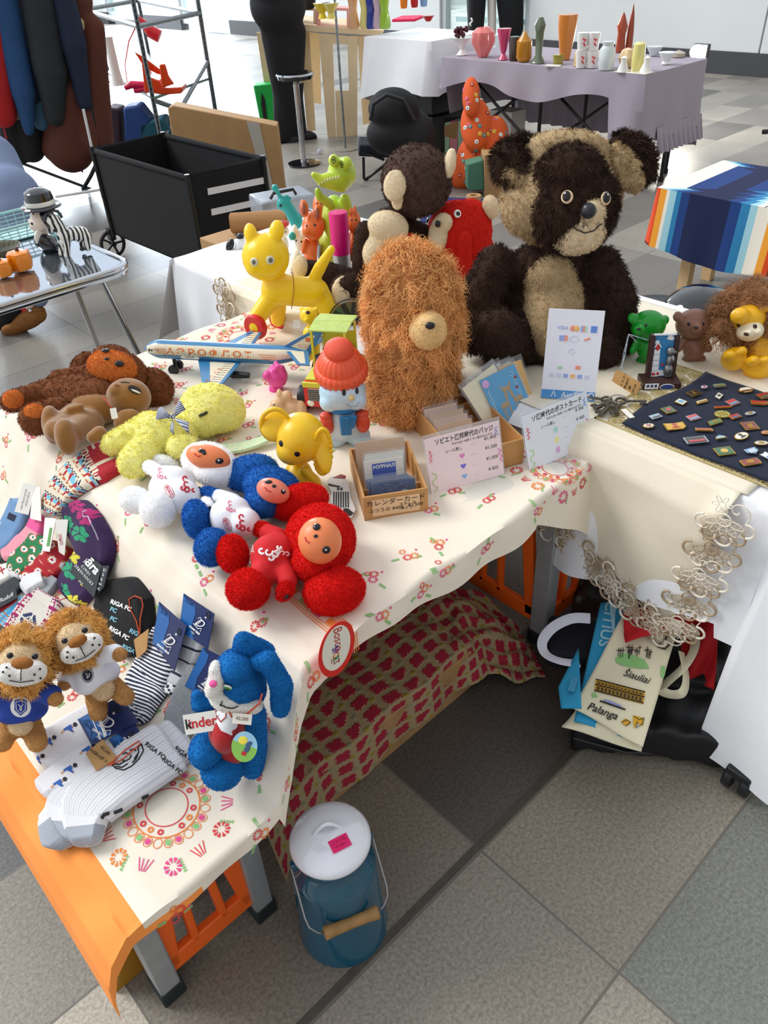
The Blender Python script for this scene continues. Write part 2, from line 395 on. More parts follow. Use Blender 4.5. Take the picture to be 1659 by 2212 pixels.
b = MB(); b.box((5, Y0+1.035*TY, .0008), (18, .014, .0016)); b.build('trim_1', mat('floor_strip', '#4a443c', .5, var=.15, vscale=60)).__setitem__('kind', 'structure')
def structure(o): o['kind'] = 'structure'; return o
XW = 8.7
wallm = mat('wall_panel', '#dfe3e4', .45, var=.02, vscale=2)
b = MB()
for y0, y1 in ((-3, 3.9), (3.915, 6.75), (8.2, 13.05), (14.6, 16.2), (17.4, 22)): b.box((XW+.1, (y0+y1)/2, 1.75), (.2, y1-y0, 3.1))
b.box((XW+.1, 9.5, 3.4), (.2, 25, .4)); structure(b.build('wall_right', wallm, bevel=.004))
b = MB()
for y0, y1 in ((-3, 6.75), (8.2, 13.05), (14.6, 16.2), (17.4, 22)): b.box((XW+.06, (y0+y1)/2, .1), (.16, y1-y0, .2))
structure(b.build('baseboard_right', mat('baseboard', '#45464a', .5)))
glass = mat('window_glass', '#cfeae6', .05, alpha=.35)
for n, (y0, y1) in enumerate(((6.75, 8.2), (13.05, 14.6), (16.2, 17.4))):
    b = MB()
    for yy in (y0+.04, y1-.04): b.box((XW+.08, yy, 1.7), (.1, .08, 3.2))
    b.box((XW+.08, (y0+y1)/2, .16), (.12, y1-y0, .12)); b.box((XW+.08, (y0+y1)/2, 3.1), (.1, y1-y0, .1))
    fr = structure(b.build('window_%d' % (n+1), mat('window_frame', '#c9d2d6', .3, metal=.4), bevel=.003))
    b = MB(); b.box((XW+.1, (y0+y1)/2, 1.65), (.012, y1-y0-.1, 2.9)); b.build('window_pane', glass, fr)
    b = MB()
    for k in range(9): b.box((XW+.6, (y0+y1)/2, .3+k*.32), (.03, y1-y0+.5, .06))
    b.build('louvre', mat('louvre', '#9fb6bd', .4), fr)
fp = atx(1510, 112, 6.35)
fl = thing('flood_lamp', 'glaring white flood lamp clipped at the far end of the grey cloth table', 'lamp', fp)
b = MB(); b.box(fp+Vector((.03, 0, 0)), (.05, .12, .1)); b.box(fp+Vector((.05, 0, -.3)), (.02, .02, .5)); b.build('lamp_housing', mat('lamp_case', '#33353a', .4), fl, bevel=.005)
b = MB(); b.ell(fp-Vector((.02, 0, 0)), (.03, .062, .05)); b.build('lamp_face', mat('lamp_glow', '#fff6e0', emit=40), fl)
lo = lamp('flood_lamp_light', 'POINT', fp-Vector((.15, 0.02, 0)), (0, 0, 0), 22, (1, .95, .85), shadow_soft_size=.06); lo.parent = None

ZT, ZL, ZR = .55, .36, .60
alu = mat('aluminium', '#a9adb0', .42, metal=.35, var=.06, vscale=40); rub = mat('rubber_foot', '#1c2326', .7)
ora = mat('orange_plastic', '#ff6a1a', .45, var=.04, vscale=10)
def gusset(t, M, wd, zt, zb=.055):
    b = MB()
    def bar(p, q, wdt):
        p, q = Vector((*p, 0)), Vector((*q, 0)); d = (q-p).normalized(); n = Vector((-d.y, d.x, 0))*wdt/2
        b.prism([tuple((p+n).xy), tuple((p-n).xy), tuple((q-n).xy), tuple((q+n).xy)], -.008, .008, M)
    bar((-wd/2+.012, zb+.012), (-wd*.3, zt), .03); bar((wd/2-.012, zb+.012), (wd*.3, zt), .03)
    bar((-wd/2, zb+.02), (wd/2, zb+.02), .045); bar((-.028, zb+.03), (-.022, zt), .014); bar((.028, zb+.03), (.022, zt), .014); bar((-wd*.36, zt-.01), (wd*.36, zt-.01), .04)
    b.build('gusset', ora, t, bevel=.003)
def trestle(name, label, x0, x1, y0, y1, top, yleg, side=False):
    t = thing(name, label, 'table', ((x0+x1)/2, (y0+y1)/2, 0))
    b = MB(); b.box(((x0+x1)/2, (y0+y1)/2, top-.02), (x1-x0, y1-y0, .03)); b.build('table_top', alu, t, bevel=.004)
    for X in (x0+.02, x1-.02):
        for Y in yleg:
            b = MB(); b.box((X, Y, (top-.035+.035)/2), (.036, .045, top-.07)); lg = b.build('leg', alu, t, bevel=.003)
            b = MB(); b.box((X, Y, .019), (.042, .05, .038)); b.build('rubber_foot', rub, lg, bevel=.003)
    R = Matrix.Rotation(PI/2, 4, 'X')
    for Y in yleg: gusset(t, Matrix.Translation(((x0+x1)/2, Y-.004, 0)) @ R, x1-x0-.05, top-.05)
    if side: gusset(t, Matrix.Translation((x0+.02, (yleg[0]+yleg[1])/2, 0)) @ Matrix.Rotation(PI/2, 4, 'Z') @ R, yleg[1]-yleg[0]-.04, top-.05)
    return t
trestle('step_bench', 'low aluminium bench with orange gusset and black feet under the sock display', .055, .285, .675, 1.75, ZL-.022, (.70, 1.70))
trestle('folding_trestle', 'taller aluminium trestle with orange gussets beside the black bag', 1.118, 1.34, .715, 1.10, ZT-.045, (.745, 1.06), True)
t = thing('table_board', 'board table top hidden beneath the flowered cloth of the toy display', 'table', (.8, 1.2, 0))
b = MB(); b.box((.80, 1.22, ZT-.028), (.70, 1.06, .03)); b.build('board', mat('board_wood', '#b58a58', .6, var=.1), t, bevel=.003)
for X, Y in ((.43, 1.3), (.47, 1.71)):
    b = MB(); b.box((X, Y, (ZT-.04)/2), (.036, .036, ZT-.04)); b.build('leg', alu, t)
def wr(x, y, s=1.0):
    return s*(.0022*math.sin(17*x+9*y+3*math.sin(7*y))+.0016*math.sin(31*x-22*y+2*math.sin(11*x))+.0009*math.sin(63*y+41*x))
PROF = [(-.006, .235), (0, .285), (.015, .325), (.05, .355), (.10, .362), (.24, .362), (.30, .372), (.345, .425), (.385, .51), (.41, .543), (.44, .552), (.7, .553), (1.0, .553), (1.12, .553), (1.155, .553)]
PU = [0]
for i in range(1, len(PROF)): PU.append(PU[-1]+math.dist(PROF[i], PROF[i-1]))
UL = PU[-1]
def prof(u):
    u = max(0, min(UL-1e-6, u)); import bisect
    i = bisect.bisect_right(PU, u)-1; i = min(i, len(PU)-2); t = (u-PU[i])/(PU[i+1]-PU[i])
    return PROF[i][0]+(PROF[i+1][0]-PROF[i][0])*t, PROF[i][1]+(PROF[i+1][1]-PROF[i][1])*t
YF, YB = .672, 1.80
def clothS(u, v, off=0.0):
    """v: distance from front edge (negative = hanging down in front)"""
    x, z = prof(u); slope = max(0., 1-abs(x-.35)/.08)
    zz = z+wr(x, v+YF, 1+2.5*slope)+off
    if x < .05: zz += .006*math.sin(38*v+20*x)
    if slope > 0: x += slope*(.006*math.sin(30*v+2*math.sin(9*v)))-off*slope
    if x < .3:  # corner of the lower cloth comes forward a little less
        yf = YF-.05
    elif x < .42: yf = YF-.05+.05*(x-.3)/.12
    else: yf = YF
    if v < 0:
        k = -v; y = yf-.006-.12*k-off; zz = zz-k+.004*math.sin(25*x); y += .004*math.sin(40*x)*min(1, k/.03)
    elif v > YB-YF:
        k = v-(YB-YF); y = YB+.01; zz -= k
    else: y = yf+v*(YB-yf)/(YB-YF)
    return (x, y, zz)
def u_of_x(x):
    for i in range(len(PROF)-1):
        if PROF[i][0] <= x <= PROF[i+1][0] and PROF[i+1][0] > PROF[i][0]:
            return PU[i]+(PU[i+1]-PU[i])*(x-PROF[i][0])/(PROF[i+1][0]-PROF[i][0])
    return UL
cream = mat('cloth_cream', '#eee4d2', .85, sheen=.05, bump=.9, bscale=24, var=.02, vscale=6)
prt = [cream]+[mat('print_'+n, c, .85) for n, c in (('red', '#e0454a'), ('pink', '#e8508e'), ('orange', '#f08a3e'), ('green', '#8fc47a'), ('hem', '#ff9a48'))]
b = MB()
NU, NV = 260, 330
vv = [-.05+(YB-YF+.05+.10)*j/(NV-1) for j in range(NV)]
def hemv(x, v):
    if v > 0: return v
    if x < .3: return v*.55
    if x > .96: return v*(1+2.6*(x-.96)/.19)
    return v*(1+.25*math.sin(9*x))
pts = []; uo = u_of_x(.072)
for j in range(NV):
    for i in range(NU):
        u = UL*i/(NU-1); x = prof(u)[0]; pts.append(clothS(u, hemv(x, vv[j])))
fc = []; mi = []
for j in range(NV-1):
    for i in range(NU-1):
        fc.append((j*NU+i, j*NU+i+1, (j+1)*NU+i+1, (j+1)*NU+i)); u = UL*(i+.5)/(NU-1)
        mi.append(5 if (u < uo or (j < 9 and u < u_of_x(.16) and j < 6)) else 0)
b.add(pts, fc); b.mi = mi
rng = random.Random(11)
def decal(poly, u0, v0, m, rot=0., sc=1.):
    c, s_ = math.cos(rot), math.sin(rot)
    P = [clothS(u0+(x*c-y*s_)*sc, v0+(x*s_+y*c)*sc, .0009) for x, y in poly]
    b.add(P, [tuple(range(len(P)))], m=m)
def daisy(u0, v0, r, m, n=10, inner=.35):
    for k in range(n):
        a = 2*PI*k/n+rng.random()*.1; w_ = PI/n*.72
        decal([(inner*r*math.cos(a), inner*r*math.sin(a)), (r*.92*math.cos(a-w_), r*.92*math.sin(a-w_)), (r*math.cos(a), r*math.sin(a)), (r*.92*math.cos(a+w_), r*.92*math.sin(a+w_))], u0, v0, m)
def sprig(u0, v0, L, a0, m=4):
    for k in range(5):
        for sgn in (-1, 1):
            t = L*k/5; a = a0+sgn*.7; x, y = t*math.cos(a0), t*math.sin(a0); l = .0048; d = (math.cos(a), math.sin(a)); n = (-d[1]*.0008, d[0]*.0008)
            decal([(x, y), (x+d[0]*l*.5+n[0], y+d[1]*l*.5+n[1]), (x+d[0]*l, y+d[1]*l), (x+d[0]*l*.5-n[0], y+d[1]*l*.5-n[1])], u0, v0, m)
    d = (math.cos(a0), math.sin(a0)); n = (-d[1]*.0005, d[0]*.0005)
    decal([(n[0], n[1]), (d[0]*L+n[0], d[1]*L+n[1]), (d[0]*L-n[0], d[1]*L-n[1]), (-n[0], -n[1])], u0, v0, m)
def strip(p, q, wd, m, n=12):
    for k in range(n):
        a = (p[0]+(q[0]-p[0])*k/n, p[1]+(q[1]-p[1])*k/n); c = (p[0]+(q[0]-p[0])*(k+1)/n, p[1]+(q[1]-p[1])*(k+1)/n)
        L = math.dist(a, c); n_ = (-(c[1]-a[1])/L*wd/2, (c[0]-a[0])/L*wd/2)
        decal([(a[0]+n_[0], a[1]+n_[1]), (c[0]+n_[0], c[1]+n_[1]), (c[0]-n_[0], c[1]-n_[1]), (a[0]-n_[0], a[1]-n_[1])], 0, 0, m)
def ring(u0, v0, r, wd, m, n=48, a0=0, a1=2*PI):
    for k in range(n):
        a, c = a0+(a1-a0)*k/n, a0+(a1-a0)*(k+1)/n
        decal([((r-wd/2)*math.cos(a), (r-wd/2)*math.sin(a)), ((r+wd/2)*math.cos(a), (r+wd/2)*math.sin(a)), ((r+wd/2)*math.cos(c), (r+wd/2)*math.sin(c)), ((r-wd/2)*math.cos(c), (r-wd/2)*math.sin(c))], u0, v0, m)
def petal(u0, v0, r0, r1, a, wd, m, hollow=False):
    pts_ = []
    for k in range(12):
        t = 2*PI*k/12; rr = (r0+r1)/2+(r1-r0)/2*math.cos(t); ww = wd*math.sin(t); pts_.append((rr*math.cos(a)-ww*math.sin(a), rr*math.sin(a)+ww*math.cos(a)))
    if hollow:
        for k in range(12): strip((u0+pts_[k][0], v0+pts_[k][1]), (u0+pts_[(k+1) % 12][0], v0+pts_[(k+1) % 12][1]), .0012, m, 1)
    else: decal(pts_, u0, v0, m)
def medallion(u0, v0, r):
    ring(u0, v0, r*.5, .0016, 1); ring(u0, v0, r*.78, .0018, 3)
    for k in range(24):
        a = 2*PI*k/24; petal(u0, v0, r*.8, r*1.04, a, r*.10, 3, True)
        if k % 3: petal(u0, v0, r*.84, r*.99, a, r*.068, (1, 4, 2)[k % 3])
    for k in range(16):
        if (k//2) % 2 == 0 or k % 2 == 0: ring(u0+r*.64*math.cos(k*PI/8), v0+r*.64*math.sin(k*PI/8), r*.055, .0028, (1, 3)[k % 2], 10)
    for k in range(14):
        a = 2*PI*k/14+.2
        if k % 2: daisy(u0+r*1.5*math.cos(a), v0+r*1.5*math.sin(a), .013, (2, 3, 1)[k % 3]); sprig(u0+r*1.36*math.cos(a+.12), v0+r*1.36*math.sin(a+.12), .022, a+.3)
        else:
            for s_ in (-.25, -.08, .1, .28): strip((u0+r*1.3*math.cos(a+s_*.5), v0+r*1.3*math.sin(a+s_*.5)), (u0+r*1.58*math.cos(a+s_*.15), v0+r*1.58*math.sin(a+s_*.15)), .0015, (1, 2)[k % 4 == 0], 2)
MED = [(u_of_x(.185), .115, .062)]
medallion(*MED[0])
medallion(u_of_x(1.07), .035, .05); medallion(u_of_x(1.02), 1.02, .06); medallion(u_of_x(.27), .62, .055)
def free(u, v): return all(math.hypot(u-a, v-c) > r*1.75 for a, c, r in MED+[(u_of_x(1.07), .035, .05), (u_of_x(.27), .62, .055), (u_of_x(1.02), 1.02, .06)])
for i in range(17):
    for j in range(17):
        u = .12+.079*i+rng.uniform(-.016, .016)+(.035 if j % 2 else 0); v = -.02+.07*j+rng.uniform(-.014, .014)
        if u > UL-.03 or u < uo+.03 or not free(u, v) or rng.random() < .32: continue
        if abs(prof(u)[0]-.50) < .035 and v < .3: continue
        dx = rng.uniform(-1, 1)
        daisy(u, v, .0085, rng.choice((1, 2, 1))); daisy(u+.011, v-.010*dx, .0085, rng.choice((3, 1, 3)))
        if rng.random() < .5: daisy(u+.004, v+.017, .0062, rng.choice((1, 3)))
        a_ = rng.uniform(0, 6.3); sprig(u+.014*math.cos(a_), v+.014*math.sin(a_), .014, a_); a_ += rng.uniform(2, 3.6); sprig(u+.012*math.cos(a_), v+.012*math.sin(a_), .012, a_+.4); ring(u+.024, v+.004, .0012, .0024, 2, 6)
us = u_of_x(.50)
for k, du in enumerate((-.017, -.0125, -.008, .008, .0125, .017)): strip((us+du, -.045), (us+du, .25), .0016, 3, 24)
for k in range(9): strip((us, -.04+k*.032), (us, -.022+k*.032), .012, (2, 4, 3)[k % 3], 2); 
cl = b.build('tablecloth', prt, None, 60); tag(cl, 'cream flowered tablecloth with orange border over the toy table and sock bench', 'tablecloth')
def ztop(x, y): return clothS(u_of_x(x), max(0, y-YF))[2]
XL, XR, YA, YBk = 1.165, 1.80, .12, 2.22
blackp = mat('black_plastic', '#15171a', .45)
t = thing('folding_table', 'caster table under white cloth carrying the bears and badges', 'table', (1.45, 1.2, 0))
b = MB(); b.box(((XL+XR)/2, (YA+YBk)/2, ZR-.024), (XR-XL-.02, YBk-YA, .028)); b.build('table_top', mat('melamine', '#e8e4da', .4), t, bevel=.003)
for X, Y in ((1.2, .22), (1.74, .22), (1.2, 2.1), (1.74, 2.1)):
    b = MB(); b.tube([(X, Y, .09), (X, Y, ZR-.04)], .014, 12); lg = b.build('leg', alu, t)
    cx = X-.10 if X < 1.5 else X
    b = MB(); b.tube([(X, Y, .1), (cx, Y, .085)], .012, 8); b.tube([(cx, Y, .085), (cx, Y, .05)], .016, 10)
    for s_ in (-1, 1): b.tube([(cx-.01, Y+s_*.008, .032), (cx-.01, Y+s_*.026, .032)], .032, 24)
    b.box((cx-.01, Y, .055), (.05, .05, .022)); b.build('caster', blackp, lg, bevel=.003)
white = mat('white_cotton', '#eaebef', .85, sheen=.05, bump=.3, bscale=30, var=.015, vscale=5)
cream2 = mat('cream_linen', '#e9dfc9', .88, sheen=.05, bump=.35, bscale=700, var=.03, vscale=9)
def hem(y):
    if .74 < y < 1.80: return .575
    if y > .36: return .30+.04*math.sin(6*y)
    if y > .30: return .30
    return .045
def wc(u, v):
    y = YA-.02+(YBk-YA+.04)*v
    if u < .4:
        t_ = u/.4; h = hem(y); z = h+(ZR-h)*t_; f_ = 1-t_
        x = XL-.012-.03*f_+.010*f_*math.sin(26*y+1.5*math.sin(9*y))-(.055*f_ if y < .3 else 0)
        yy = y+(.02*f_ if y < .31 else 0)
        if z > ZR-.01: x += .004
        return (x, yy, z)
    if u < .88: t_ = (u-.4)/.48; return (XL-.008+(XR-XL+.016)*t_, y, ZR+.0005+.0012*math.sin(20*t_+7*y))
    t_ = (u-.88)/.12; return (XR+.012+.03*t_+.008*t_*math.sin(25*y), y, ZR-.30*t_)
b = MB(); b.grid(wc, 110, 320)
def endc(u, v):
    x = XL-.02+(XR-XL+.05)*u; k = v; return (x-.05*k*(1-u), YBk+.015+.10*k+.012*k*math.sin(22*x), ZR-.26*k-.02*k*math.sin(7*x))
b.grid(endc, 60, 20); cl = b.build('white_cloth', white, None, 60); tag(cl, 'plain white cloth covering the caster table and hanging to the floor at right', 'tablecloth')
tan = mat('lace_thread', '#a89274', .75); tanw = mat('lace_thread_white', '#eae0cf', .8)
def lace_motif(b, fn, cx, cy, ang, s=1.0, mi=0):
    def P(x, y):
        c, s2 = math.cos(ang), math.sin(ang); return fn(cx+(x*c-y*s2)*s, cy+(x*s2+y*c)*s)
    for k in range(5):     # outer scallops
        a = PI*(k+.5)/5; ox, oy = .034*math.cos(a), .034*math.sin(a)
        b.tube([P(ox+.012*math.cos(q)*1.05, oy+.012*math.sin(q)) for q in np.linspace(a-2.0, a+2.0, 13)], .0021*s, 6, m=1-mi if k % 2 else mi)
        q_ = [P(ox*.6+.020*math.cos(a)*math.cos(q)-.008*math.sin(a)*math.sin(q), oy*.6+.020*math.sin(a)*math.cos(q)+.008*math.cos(a)*math.sin(q)) for q in np.linspace(0, 2*PI, 12)[:-1]]; b.add(q_, [tuple(range(11))], m=2)
        b.tube([P(ox*.45+.016*math.cos(a)*math.cos(q)-.0055*math.sin(a)*math.sin(q), oy*.45+.016*math.sin(a)*math.cos(q)+.0055*math.cos(a)*math.sin(q)) for q in np.linspace(0, 2*PI, 12)[:-1]], .0008*s, 5, True, m=mi)
        for q in range(4): b.tube([P(ox*(.3+.2*q)-.006*math.sin(a), oy*(.3+.2*q)+.006*math.cos(a)), P(ox*(.35+.2*q)+.006*math.sin(a), oy*(.35+.2*q)-.006*math.cos(a))], .0005*s, 4, m=1)
    b.tube([P(.011*math.cos(q), .011*math.sin(q)) for q in np.linspace(0, 2*PI, 13)[:-1]], .0013*s, 6, True, m=mi)
    for k in range(6):     # small flower at the inner side
        a = 2*PI*k/6; b.tube([P(-.004+.010*math.cos(a)+.006*math.cos(q)*math.cos(a)-.003*math.sin(q)*math.sin(a), -.026+.010*math.sin(a)+.006*math.cos(q)*math.sin(a)+.003*math.sin(q)*math.cos(a)) for q in np.linspace(0, 2*PI, 9)[:-1]], .0008*s, 5, True, m=1 if mi else 0)
    b.tube([P(.020+q*.0011*math.cos(q*1.2)*3, -.020+q*.0011*math.sin(q*1.2)*3) for q in np.linspace(0.3, 6, 14)], .0011*s, 5, m=mi)
net = mat('lace_net', '#cdbfa8', .9, alpha=.5)
def drape(y, z):   # point on hanging face
    return (XL-.034+.008*math.sin(20*y+8*z), y, z)
b = MB()
def ct(u, v):
    x = XL-.006+(1.78-XL)*u; y = .38+.90*v-.06*u*0; return (x, y, ZR+.0035+.0008*math.sin(30*x+13*y))
b.grid(ct, 30, 60)
def ch(u, v):
    y = .735-.345*u; bot = .38 - .115*(u/.88) if u < .88 else .265+.33*(u-.88)/.12*.75
    z = ZR+.0035-(ZR-bot)*v; x = XL-.006-.03*min(1, v*6)+.007*math.sin(18*y+6*z)*min(1, v*3)
    return (x, y+.01*v, z)
b.grid(ch, 40, 30)
lc = b.build('cream_linen_cloth', cream2, None, 60, solid=.0012); tag(lc, 'cream linen cloth with wide tan lace edge hanging corner down from the badge table', 'tablecloth')
b = MB()
hang = lambda y, z: (XL-.046+.006*math.sin(18*y+6*z), y, z)
for k in range(6):
    t_ = k/5; y, z = .725-.27*t_, .375-.105*t_; lace_motif(b, hang, y, z-.004, -PI/2-.38+PI/2-PI/2+.0, 1.15, k % 2)
for k in range(5):
    t_ = k/4; y, z = .425-.035*t_, .30+.27*t_; lace_motif(b, hang, y, z, PI+.1+PI/2-PI/2-.0 if False else PI/2+PI/2*0.9, 1.15, (k+1) % 2)
for k in range(7):
    t_ = k/6; lace_motif(b, lambda x, y: (x, y, ZR+.0065), 1.20+.07*k, 1.285, 0, 1.1, k % 2)
b.build('lace_border', [tan, tanw, net], lc)
b = MB()
def rn(u, v):
    y = 1.50+.42*u; k = v
    if k < .5: return (XL-.005+(1-k/.5)*.4, y, ZR+.003)
    q = (k-.5)/.5; return (XL-.036-.004*math.sin(20*y), y, ZR-.30*q)
b.grid(rn, 20, 30); rc = b.build('lace_runner', cream2, None, 60, solid=.001); tag(rc, 'cream runner with brown lace motifs hanging behind the yellow wheeled cat', 'cloth')
b = MB()
for k in range(5): lace_motif(b, lambda y, z: (XL-.047, y, z), 1.90, .575-.06*k, PI*.0-PI/2+PI/2, 1.2, 0)
b.build('lace_border', [tan, tanw, net], rc)
gold = mat('gold_vinyl', '#c9b678', .35, metal=.35)
b = MB(); gx0, gx1, gy0, gy1 = 1.20, 1.51, -.02, .715; zg = ZR+.0062
for (x0, y0, x1, y1) in ((gx0, gy0, gx0+.004, gy1), (gx1-.004, gy0, gx1, gy1), (gx0, gy0, gx1, gy0+.004), (gx0, gy1-.004, gx1, gy1)): b.box(((x0+x1)/2, (y0+y1)/2, zg), (x1-x0, y1-y0, .0012))
ps = .0385
for i in range(8):
    for j in range(19):
        cx, cy = gx0+.02+ps*i, gy0+.02+ps*j+(0 if i % 2 else ps/2)
        if cy > gy1-.012: continue
        if 1.25 < cx < 1.475 and cy < .60: continue
        for k in range(12):
            a = PI*k/6; r0, r1 = .003, ps*.5; 
            b.box((cx+(r0+r1)/2*math.cos(a), cy+(r0+r1)/2*math.sin(a), zg), (r1-r0, .0013, .0012), (0, 0, a))
        b.tube([(cx+ps*.5*math.cos(q), cy+ps*.5*math.sin(q), zg) for q in np.linspace(0, 2*PI, 9)[:-1]], .0008, 4, True); b.tube([(cx+ps*.27*math.cos(q+.3), cy+ps*.27*math.sin(q+.3), zg) for q in np.linspace(0, 2*PI, 13)[:-1]], .0006, 4, True)
tag(b.build('placemat', gold, None, 0), 'gold placemat of cut out star flowers beneath the navy badge cloth', 'placemat')
b = MB()
def nv(u, v):
    x = 1.212+.30*u; y = .665-.60*v-.018*u; return (x+.004*math.sin(9*y), y+.006*math.sin(25*x), ZR+.0095+.0012*math.sin(22*x+17*y)+.0008*math.sin(60*y))
b.grid(nv, 40, 70); navy = mat('navy_velvet', '#0b1730', .95, sheen=.08, bump=.4, bscale=500)
tag(b.build('navy_cloth', navy, None, 60, solid=.0015), 'navy blue velvet cloth pinned full of small enamel badges', 'cloth')
ZN = ZR+.0125
def enamel(h): return mat('enamel_'+h, '#'+h, .22, coat=.6)
rimg = mat('badge_gold', '#c9a24a', .3, metal=.9); rims = mat('badge_silver', '#c4c8cc', .28, metal=.9); rimb = mat('badge_dark', '#51453a', .35, metal=.8)
def shape(kind, w_, h_):
    if kind == 'rect': return [(-w_/2, -h_/2), (w_/2, -h_/2), (w_/2, h_/2), (-w_/2, h_/2)]
    if kind == 'round': return [(w_/2*math.cos(a), h_/2*math.sin(a)) for a in np.linspace(0, 2*PI, 25)[:-1]]
    if kind == 'hex': return [(w_/2*math.cos(a), h_/2*math.sin(a)) for a in np.linspace(0, 2*PI, 7)[:-1]]
    if kind == 'shield': return [(-w_/2, h_/2), (-w_/2, -h_*.1), (0, -h_/2), (w_/2, -h_*.1), (w_/2, h_/2)]
    if kind == 'slant': return [(-w_/2-.2*h_, -h_/2), (w_/2-.2*h_, -h_/2), (w_/2+.2*h_, h_/2), (-w_/2+.2*h_, h_/2)]
    if kind == 'star': return [(w_/2*(1 if k % 2 else .82)*math.cos(k*PI/8), h_/2*(1 if k % 2 else .82)*math.sin(k*PI/8)) for k in range(16)]
    if kind == 'flag': return [(-w_/2, -h_/2), (w_*.3, -h_/2), (w_/2, -h_*.2), (w_/2, h_/2), (0, h_*.4), (-w_/2, h_/2)]
    if kind == 'rrect': return [(sx*(w_/2-h_*.2)+h_*.2*math.cos(a), sy*(h_/2-h_*.2)+h_*.2*math.sin(a)) for sx, sy, a0 in ((1, 1, 0), (-1, 1, PI/2), (-1, -1, PI), (1, -1, 1.5*PI)) for a in np.linspace(a0, a0+PI/2, 4)]
    if kind == 'sail': return [(-w_/2, -h_/2), (w_/2, -h_/2), (w_*.4, 0), (w_*.1, h_/2), (-w_*.3, h_*.1)]
def badge(cx, cy, w_, h_, kind, c1, c2, rim, label, ang=None, acc='band'):
    p = at(1200+.2767*cx, 640+.2767*cy, ZN+.001)
    a = rng.uniform(-.25, .25) if ang is None else ang
    M = Matrix.Translation(p) @ Matrix.Rotation(a-.75, 4, 'Z') @ Matrix.Rotation(.03, 4, 'X')
    t = thing('enamel_badge', label, 'badge', M, 'enamel badges on the navy cloth')
    sh = shape(kind, w_, h_); sc = lambda k: [(x*k, y*k) for x, y in sh]
    b = MB(M); b.prism(sh, 0, .0018); b.build('rim', rim, t, 30)
    b = MB(M); b.prism(sc(.86), .0018, .0023); b.build('enamel_face', enamel(c1), t, 30)
    b = MB(M)
    if acc == 'band': b.box((0, -h_*.2, .0026), (w_*.72, h_*.26, .0006))
    elif acc == 'disc': b.prism([(x*.42, y*.5) for x, y in shape('round', w_, h_)], .0023, .003)
    elif acc == 'tower': b.box((0, 0, .0026), (w_*.16, h_*.6, .0006)); b.box((0, -h_*.22, .0026), (w_*.42, h_*.14, .0006)); b.prism([(-w_*.14, h_*.2), (w_*.14, h_*.2), (0, h_*.36)], .0023, .003)
    elif acc == 'bear': b.prism([(x*.36, y*.42-h_*.04) for x, y in shape('round', w_, h_)], .0023, .003); [b.prism([(x*.12+sx*w_*.16, y*.12+h_*.18) for x, y in shape('round', w_, h_)], .0023, .003) for sx in (-1, 1)]; b.box((0, -h_*.32, .0026), (w_*.6, h_*.1, .0006))
    elif acc == 'bars': [b.box((sx*w_*.2, 0, .0026), (w_*.1, h_*.55, .0006)) for sx in (-1, 0, 1)]
    b.build('emblem', enamel(c2) if c2 != 'gold' else rimg, t, 30)
G, SV, DK = rimg, rims, rimb
